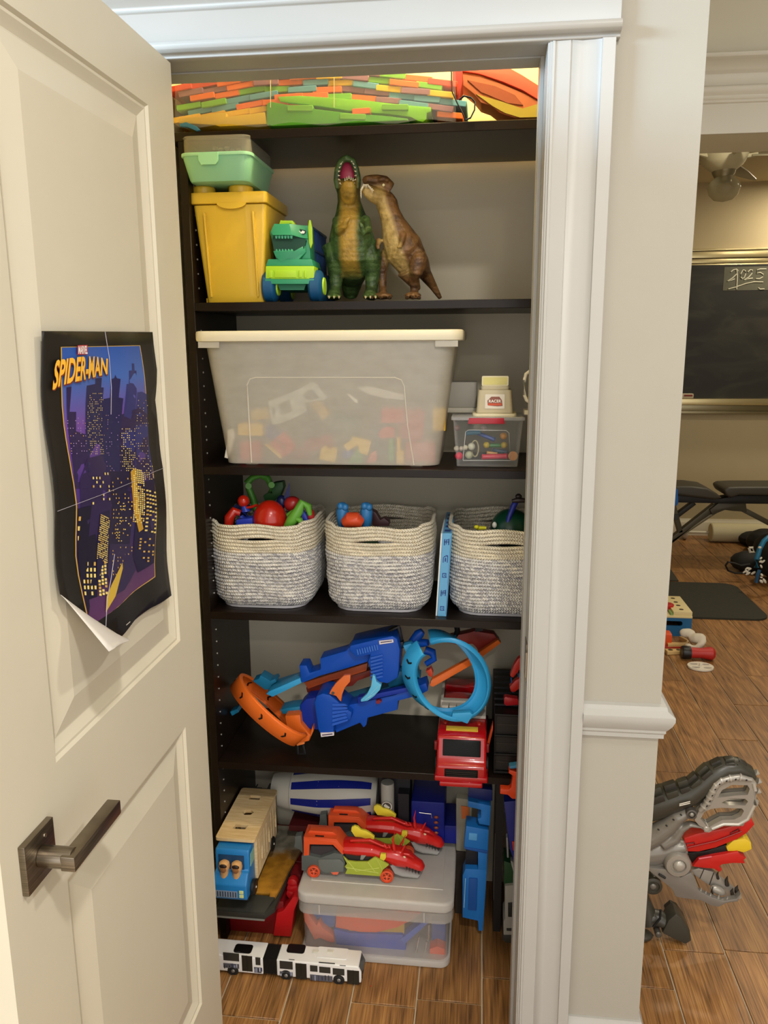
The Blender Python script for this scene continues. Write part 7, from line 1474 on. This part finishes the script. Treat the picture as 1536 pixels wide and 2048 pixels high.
# scattered wooden pieces
def flat(pts, z, name, col, label, h_=.02, cat='toy part'):
    m = MB(); m.prism([G(a, b_, z+h_) for a, b_ in pts], (0, 0, -h_+.001)); return tag(m.build(name, M(col, .5), bev=.002), label, cat)
ws_ = flat([(1329, 1297), (1362, 1297), (1366, 1302), (1335, 1303)], 0, 'wooden_strip', '#cfae72', 'flat perforated wooden strip lying nearest the wall corner')
for a in (1341, 1357): hh = MB().lathe([(.012, 0), (.012, .001)], G(a, 1299.5, .0206), n=12).build('peg_hole', M('#4a3a22', .6)); hh.data.transform(Matrix.Translation(-ws_.location)); hh.parent = ws_
flat([(1334, 1284), (1372, 1284), (1374, 1280), (1358, 1272), (1364, 1272), (1378, 1281), (1374, 1288), (1336, 1289)], 0, 'wooden_piece', '#c9a86e', 'L-shaped wooden piece in front of the toy workbench', .025)
flat([(1326, 1289), (1362, 1290), (1364, 1294), (1326, 1295)], 0, 'red_strip', '#a8352a', 'thin red strip between the wooden pieces', .012)
m = MB(); p = G(1330, 1292); m.box((p.x-.02, p.y+.02, .035), (.10, .07, .07)); tag(m.build('orange_block', M('#d8501c', .45), bev=.004), 'orange block cut off by the wall corner', 'toy block')
# white plush
pls = MB(); Yp = 4.15
LP(pls, [(1360, 1268, Yp, 6), (1366, 1266, Yp, 9), (1378, 1266, Yp, 10), (1388, 1270, Yp, 8)], n=14); LP(pls, [(1380, 1276, Yp-.02, 8), (1392, 1277, Yp-.04, 11), (1404, 1276, Yp-.05, 10), (1411, 1278, Yp-.05, 6)], n=14)
LP(pls, [(1407, 1280, Yp-.06, 7), (1403, 1288, Yp-.08, 7), (1394, 1296, Yp-.09, 6), (1391, 1299, Yp-.09, 4)], n=14); LP(pls, [(1371, 1290, Yp-.06, 4), (1376, 1292, Yp-.08, 6), (1388, 1297, Yp-.09, 6), (1393, 1298, Yp-.09, 5)], n=14)
pv = pls.build('plush_toy', M('#cfc6b4', .9, bump=.4, bscale=120), remesh=.007, smooth=3); tag(pv, 'limp cream white plush toy lying beside the toy workbench', 'soft toy')
# red flashlight and white wheel
FL_ = 3.99; fl1 = thing('flashlight', 'red toy torch with black lens end lying on the floor', 'torch', (Q(1395, 1320, FL_).x, FL_, 0)); s = FL_/FPX
A, B_ = Q(1362, 1316, FL_), Q(1428, 1316, FL_); A.z = B_.z = .034; A.z = .036
MB().loft([A, A+(B_-A)*.05, A+(B_-A)*.27], [.030, .034, .032], 18).build('lens_end', M('#15110f', .4), fl1)
MB().loft([A+(B_-A)*.27, A+(B_-A)*.6, A+(B_-A)*.78, A+(B_-A)*.92, B_], [.028, .026, .032, .034, .024], 18).build('barrel', M('#b0241e', .45), fl1)
wc = G(1401, 1333, .006); m = MB(); W2 = [[(.062*math.cos(R(a)), .055*math.sin(R(a))) for a in range(0, 360, 15)]]
for cx__, cy__ in ((-.028, .022), (.028, .022), (-.028, -.022), (.028, -.022)): W2.append([(cx__+.020*math.cos(R(a)), cy__+.011*math.sin(R(a))) for a in range(0, 360, 30)])
plate(m, W2, Matrix.Translation((wc.x, wc.y, .006)), .008); m.lathe([(.008, .006), (.008, .022), (.005, .024)], (wc.x, wc.y, 0), n=12); tag(m.build('spoked_disc', M('#dcd5c4', .45), bev=.001), 'white spoked toy disc lying in front of the red torch', 'toy wheel')

# ================================================================ POSTER ON THE DOOR
def dp_(px, py): p = at(px, py, 0, DX+.006); return p.y, p.z
def wavex(y, z):
    return DX+.0055+.0030*math.sin(z*31+y*9)+.0022*math.sin(y*40+z*7)+max(0, (1.27-z))*.05*max(0, (1.20-y))*4*.5
pc = [dp_(83, 662), dp_(308, 664), dp_(313, 740), dp_(310, 800), dp_(322, 870), dp_(330, 935), dp_(333, 1040), dp_(338, 1100), dp_(343, 1150), dp_(345, 1191), dp_(300, 1216), dp_(268, 1240), dp_(235, 1274), dp_(185, 1238), dp_(148, 1215), dp_(120, 1188), dp_(116, 1130), dp_(110, 1020), dp_(100, 900), dp_(90, 770)]
pst = thing('wall_poster', 'creased black-bordered poster of a night city skyline taped on the door', 'poster', (DX+.004, pc[0][0]*.5+pc[1][0]*.5, 1.13))
def surf_poly(mb, polys, off, mi=0, sub=0):
    """lay flat printed shapes on the waved sheet"""
    me = curve_mesh(polys); bm = bmesh.new(); bm.from_mesh(me); bpy.data.meshes.remove(me)
    if sub:
        y0 = min(v.co.x for v in bm.verts); y1 = max(v.co.x for v in bm.verts); z0 = min(v.co.y for v in bm.verts); z1 = max(v.co.y for v in bm.verts)
        n = int((z1-z0)/sub)
        for i in range(1, n): bmesh.ops.bisect_plane(bm, geom=bm.verts[:]+bm.edges[:]+bm.faces[:], plane_co=(0, z0+(z1-z0)*i/n, 0), plane_no=(0, 1, 0))
        n = int((y1-y0)/sub)
        for i in range(1, n): bmesh.ops.bisect_plane(bm, geom=bm.verts[:]+bm.edges[:]+bm.faces[:], plane_co=(y0+(y1-y0)*i/n, 0, 0), plane_no=(1, 0, 0))
    vs = [Vector((wavex(v.co.x, v.co.y)+off, v.co.x, v.co.y)) for v in bm.verts]; bm.verts.index_update()
    fs = [[v.index for v in f.verts] for f in bm.faces]; bm.free(); mb.add(vs, fs, mi); return mb
m = MB(); surf_poly(m, [pc], 0, 0, .02); sh_ = m.build('sheet', M('#17130f', .45, noise_=.35), pst, ang=180)
sm_ = sh_.modifiers.new('t', 'SOLIDIFY'); sm_.thickness = .0006; sm_.offset = -1
def zp(X_, Y_): return dp_(60+X_/2.967, 640+Y_/2.968)
fr_out = [(168, 160), (665, 150), (690, 470), (715, 700), (740, 890), (742, 1200), (745, 1525), (365, 1808), (335, 1780), (290, 1400), (270, 1110), (240, 900), (220, 700), (185, 340)]
def inset(pts, d):
    cx_ = sum(p[0] for p in pts)/len(pts); cy_ = sum(p[1] for p in pts)/len(pts); return [(p[0]-math.copysign(d, p[0]-cx_), p[1]-math.copysign(d*.7, p[1]-cy_)) for p in pts]
m = MB(); surf_poly(m, [[zp(*p) for p in fr_out]], .0004, 0, .025); m.build('gold_border', M('#c9a24c', .45), pst, ang=180)
def sky():
    mt_, nt, n, b = newmat('printed_sky'); L = nt.links.new; tc = n.new('ShaderNodeTexCoord'); s_ = n.new('ShaderNodeSeparateXYZ'); L(tc.outputs['Object'], s_.inputs[0])
    r = n.new('ShaderNodeMapRange'); r.inputs['From Min'].default_value = .0; r.inputs['From Max'].default_value = .45; L(s_.outputs['Z'], r.inputs['Value'])
    c_ = ramp(n, [(0, '#a85a2a'), (.12, '#5a2f5c'), (.35, '#2c2152'), (.6, '#4a2f7c'), (.75, '#6a4596'), (.88, '#3a62b0'), (1, '#1d4aa0')]); L(r.outputs[0], c_.inputs[0]); L(c_.outputs[0], b.inputs['Base Color']); b.inputs['Roughness'].default_value = .42; return mt_
m = MB(); surf_poly(m, [[zp(*p) for p in inset(fr_out, 5)]], .0008, 0, .025); sk_ = m.build('printed_sky', sky(), pst, ang=180)
# skyline: far towers, then near ones with lit windows
BM = [M(c, .45) for c in ('#2b2d6b', '#1f1c4c', '#2a1d48', '#1c1438', '#140f28')]
def clip(pts):   # keep the print inside the gold border
    o = []
    for x, y in pts:
        t = max(0, min(1, (y-160)/1620)); lo = 176+t*160; hi = 660+min(1, (y-150)/740)*76-4 if y < 890 else 736
        lim = 1790-(x-350)*.68 if x > 350 else 1790-(350-x)*.2; o.append((max(lo, min(hi, x)), max(168, min(lim, y))))
    return o
towers = [(0, [(568, 380), (568, 300), (588, 300), (588, 258), (604, 258), (604, 300), (618, 300), (618, 800), (556, 800), (556, 380)]), (1, [(330, 390), (385, 380), (385, 345), (425, 345), (425, 400), (440, 400), (440, 900), (330, 900)]), (1, [(440, 470), (478, 462), (478, 350), (490, 345), (495, 325), (503, 345), (522, 350), (522, 460), (545, 465), (545, 900), (440, 900)]),
          (0, [(622, 430), (655, 425), (700, 440), (735, 470), (735, 900), (618, 900)]), (2, [(215, 400), (240, 395), (240, 545), (275, 545), (275, 660), (330, 680), (330, 1000), (215, 1000)]), (2, [(545, 560), (640, 520), (735, 560), (735, 1100), (545, 1000)]), (2, [(330, 820), (420, 800), (470, 900), (470, 1300), (300, 1300), (280, 950)]),
          (3, [(470, 780), (590, 760), (600, 900), (600, 1350), (460, 1350)]), (3, [(620, 1000), (660, 960), (736, 940), (736, 1440), (650, 1500), (620, 1400)]), (4, [(275, 1120), (345, 1100), (350, 1700), (340, 1750), (300, 1500)]), (4, [(340, 1290), (380, 1270), (395, 1330), (395, 1640), (345, 1660)]), (3, [(395, 1150), (455, 1130), (470, 1350), (450, 1560), (395, 1600)]), (2, [(470, 1330), (600, 1330), (640, 1480), (560, 1600), (480, 1640), (455, 1500)])]
for i, (c_, pts) in enumerate(towers):
    m = MB(); surf_poly(m, [[zp(*p) for p in clip(pts)]], .0010+.00008*i, 0, .04); m.build('printed_tower', BM[c_], sk_, ang=180)
rnd = random.Random(11); WM = [M('#e6cf7a', .45), M('#c9a24e', .45), M('#a98fc0', .45)]
m = MB(); PPX = []
def wins(x0, y0, x1, y1, nx, ny, w_, h_, p_, mi, sk=0, skx=0):
    for i in range(nx):
        for j in range(ny):
            if rnd.random() > p_: continue
            x = x0+(x1-x0)*(i+.5)/nx+skx*j; y = y0+(y1-y0)*(j+.5)/ny+sk*i
            q = clip([(x-w_, y-h_), (x+w_, y-h_+sk*.1), (x+w_, y+h_), (x-w_, y+h_)]); 
            if abs(q[0][0]-q[1][0]) < 1 or abs(q[0][1]-q[2][1]) < 1: continue
            vs = []
            for a in q: y_, z_ = zp(*a); vs.append(Vector((wavex(y_, z_)+.0026, y_, z_)))
            m.add(vs, [(0, 1, 2, 3)], mi if rnd.random() < .8 else 1)
wins(335, 430, 440, 800, 11, 30, 1.8, 2.5, .45, 0); wins(445, 560, 545, 900, 9, 26, 1.8, 2.5, .28, 2); wins(620, 470, 735, 860, 9, 26, 2, 2.4, .30, 0)
wins(220, 560, 330, 800, 8, 16, 2, 2.5, .25, 2); wins(545, 640, 620, 900, 8, 20, 2.2, 2.6, .5, 0); wins(395, 1150, 455, 1420, 9, 22, 2.6, 3.4, .85, 0, 3)
wins(600, 880, 660, 1200, 6, 26, 3.6, 4.2, .85, 0, 2); wins(665, 1000, 735, 1260, 4, 11, 7, 5, .85, 0, 4); wins(275, 1150, 300, 1500, 1, 6, 6, 13, .9, 0); wins(320, 1430, 395, 1640, 4, 6, 5, 11, .85, 0)
wins(400, 1440, 450, 1640, 3, 10, 6, 7, .9, 0, -5); wins(470, 930, 600, 1300, 7, 16, 3, 4.5, .35, 1); wins(340, 900, 460, 1100, 6, 8, 4, 7, .3, 0); wins(660, 850, 735, 950, 5, 8, 3, 3, .5, 0); wins(480, 1340, 620, 1520, 8, 9, 3, 4, .35, 1); wins(500, 1080, 590, 1320, 5, 14, 4, 3, .4, 0); wins(640, 1290, 735, 1440, 4, 8, 5, 5, .4, 1)
m.build('lit_windows', WM, sk_, flat=True, kind='stuff')
for i, pts in enumerate(([(590, 900), (620, 880), (625, 1100), (660, 1240), (640, 1260), (600, 1120)], [(480, 1560), (556, 1440), (560, 1470), (490, 1640), (430, 1740), (440, 1640)])):
    m = MB(); surf_poly(m, [[zp(*p) for p in clip(pts)]], .0022+.0001*i, 0, .04); m.build('street_glow', M('#b98f2c' if i == 0 else '#c9a83c', .45), sk_, ang=180)
# thin white line running down the print, and the sheet's folds
for pts, r in (([(438, 70), (455, 220), (475, 400), (487, 560)], .0005), ([(500, 1390), (470, 1540), (440, 1660), (425, 1838)], .0005), ([(150, 1135), (400, 1035), (600, 960), (745, 898), (800, 878)], .00035)):
    P_ = []
    for a in pts: y_, z_ = zp(*a); P_.append(Vector((wavex(y_, z_)+.0028, y_, z_)))
    MB().tube(P_, r, 5).build('printed_line', M('#a9a4b0', .5), sh_)
# lettering
def warp_text(txt, x0, x1, top, bot, mi_mats, name, off, size=1., heavy=.03):
    """top/bot give the upper and lower edge of the lettering (poster crop px) along t in 0..1"""
    t = text_mesh(txt, size, offset=heavy); xs_ = [v.co.x for v in t.vertices]; ys_ = [v.co.y for v in t.vertices]; a, c_, d, e = min(xs_), max(xs_), min(ys_), max(ys_)
    bm = bmesh.new(); bm.from_mesh(t); bpy.data.meshes.remove(t)
    for i in range(1, 40): bmesh.ops.bisect_plane(bm, geom=bm.verts[:]+bm.edges[:]+bm.faces[:], plane_co=(a+(c_-a)*i/40, 0, 0), plane_no=(1, 0, 0))
    bm.verts.index_update(); vs = []
    for v in bm.verts:
        u = (v.co.x-a)/(c_-a); w_ = (v.co.y-d)/(e-d); T, B_ = top(u), bot(u); y_, z_ = zp(x0+(x1-x0)*u, B_+(T-B_)*w_); vs.append(Vector((wavex(y_, z_)+off, y_, z_)))
    fs = [[v.index for v in f.verts] for f in bm.faces]; bm.free(); mb = MB().add(vs, fs); return mb.build(name, mi_mats, sh_, flat=True)
top_f = lambda u: 238-14*math.sin(u*3.14)*1+(-18*u)+ (60*max(0, u-.75)**1.0) * .6
bot_f = lambda u: 436-230*u**.55*.72+ (10*math.sin(u*3.1))+ (u*52)
warp_text('SPIDER-MAN', 140, 450, lambda u: top_f(u)+4, lambda u: bot_f(u)+8, M('#7a2c12', .45), 'title_shadow', .0030, heavy=.05)
warp_text('SPIDER-MAN', 137, 446, top_f, bot_f, M('#f0b63a', .42), 'title_lettering', .0034)
m = MB(); surf_poly(m, [[zp(250, 150), zp(318, 148), zp(318, 205), zp(250, 207)]], .0030); m.build('red_label', M('#b52a34', .45), sh_, label='small red logo label')
warp_text('MARVEL', 254, 315, lambda u: 153, lambda u: 202, M('#ece6e2', .45), 'label_lettering', .0035)
m = MB(); P_ = [zp(548, 1808), zp(578, 1788), zp(580, 1792), zp(550, 1813)]; surf_poly(m, [P_], .0008); m.build('fine_print', M('#c9c4bc', .5), sh_)
# the loose lower corner, curled forward: white back of the sheet
cv = []; A0, A1 = Vector(dp_(121, 1190)), Vector(dp_(235, 1274))
tip = at(212, 1312, 0, DX+.075); n_ = 10; m = MB(); vs = []
for i in range(n_+1):
    t_ = i/n_; e = A0.lerp(A1, t_); base = Vector((wavex(e.x, e.y)-.0004, e.x, e.y)); end = at(128+(240-128)*t_, (1196+(1306-1196)*min(1, t_*1.22)-(max(0, t_-.82)*110)), 0, DX+.012+.075*math.sin(t_*2.3)*t_)
    for j in range(7): s_ = j/6; p = base.lerp(end, s_); p.x += .014*math.sin(s_*3.14)*t_; vs.append(p)
m.add(vs, [(i*7+j, (i+1)*7+j, (i+1)*7+j+1, i*7+j+1) for i in range(n_) for j in range(6)]); cc = m.build('curled_corner', M('#d3cec6', .6), pst, ang=180, label='white back of the curled lower corner'); so = cc.modifiers.new('t', 'SOLIDIFY'); so.thickness = .0005
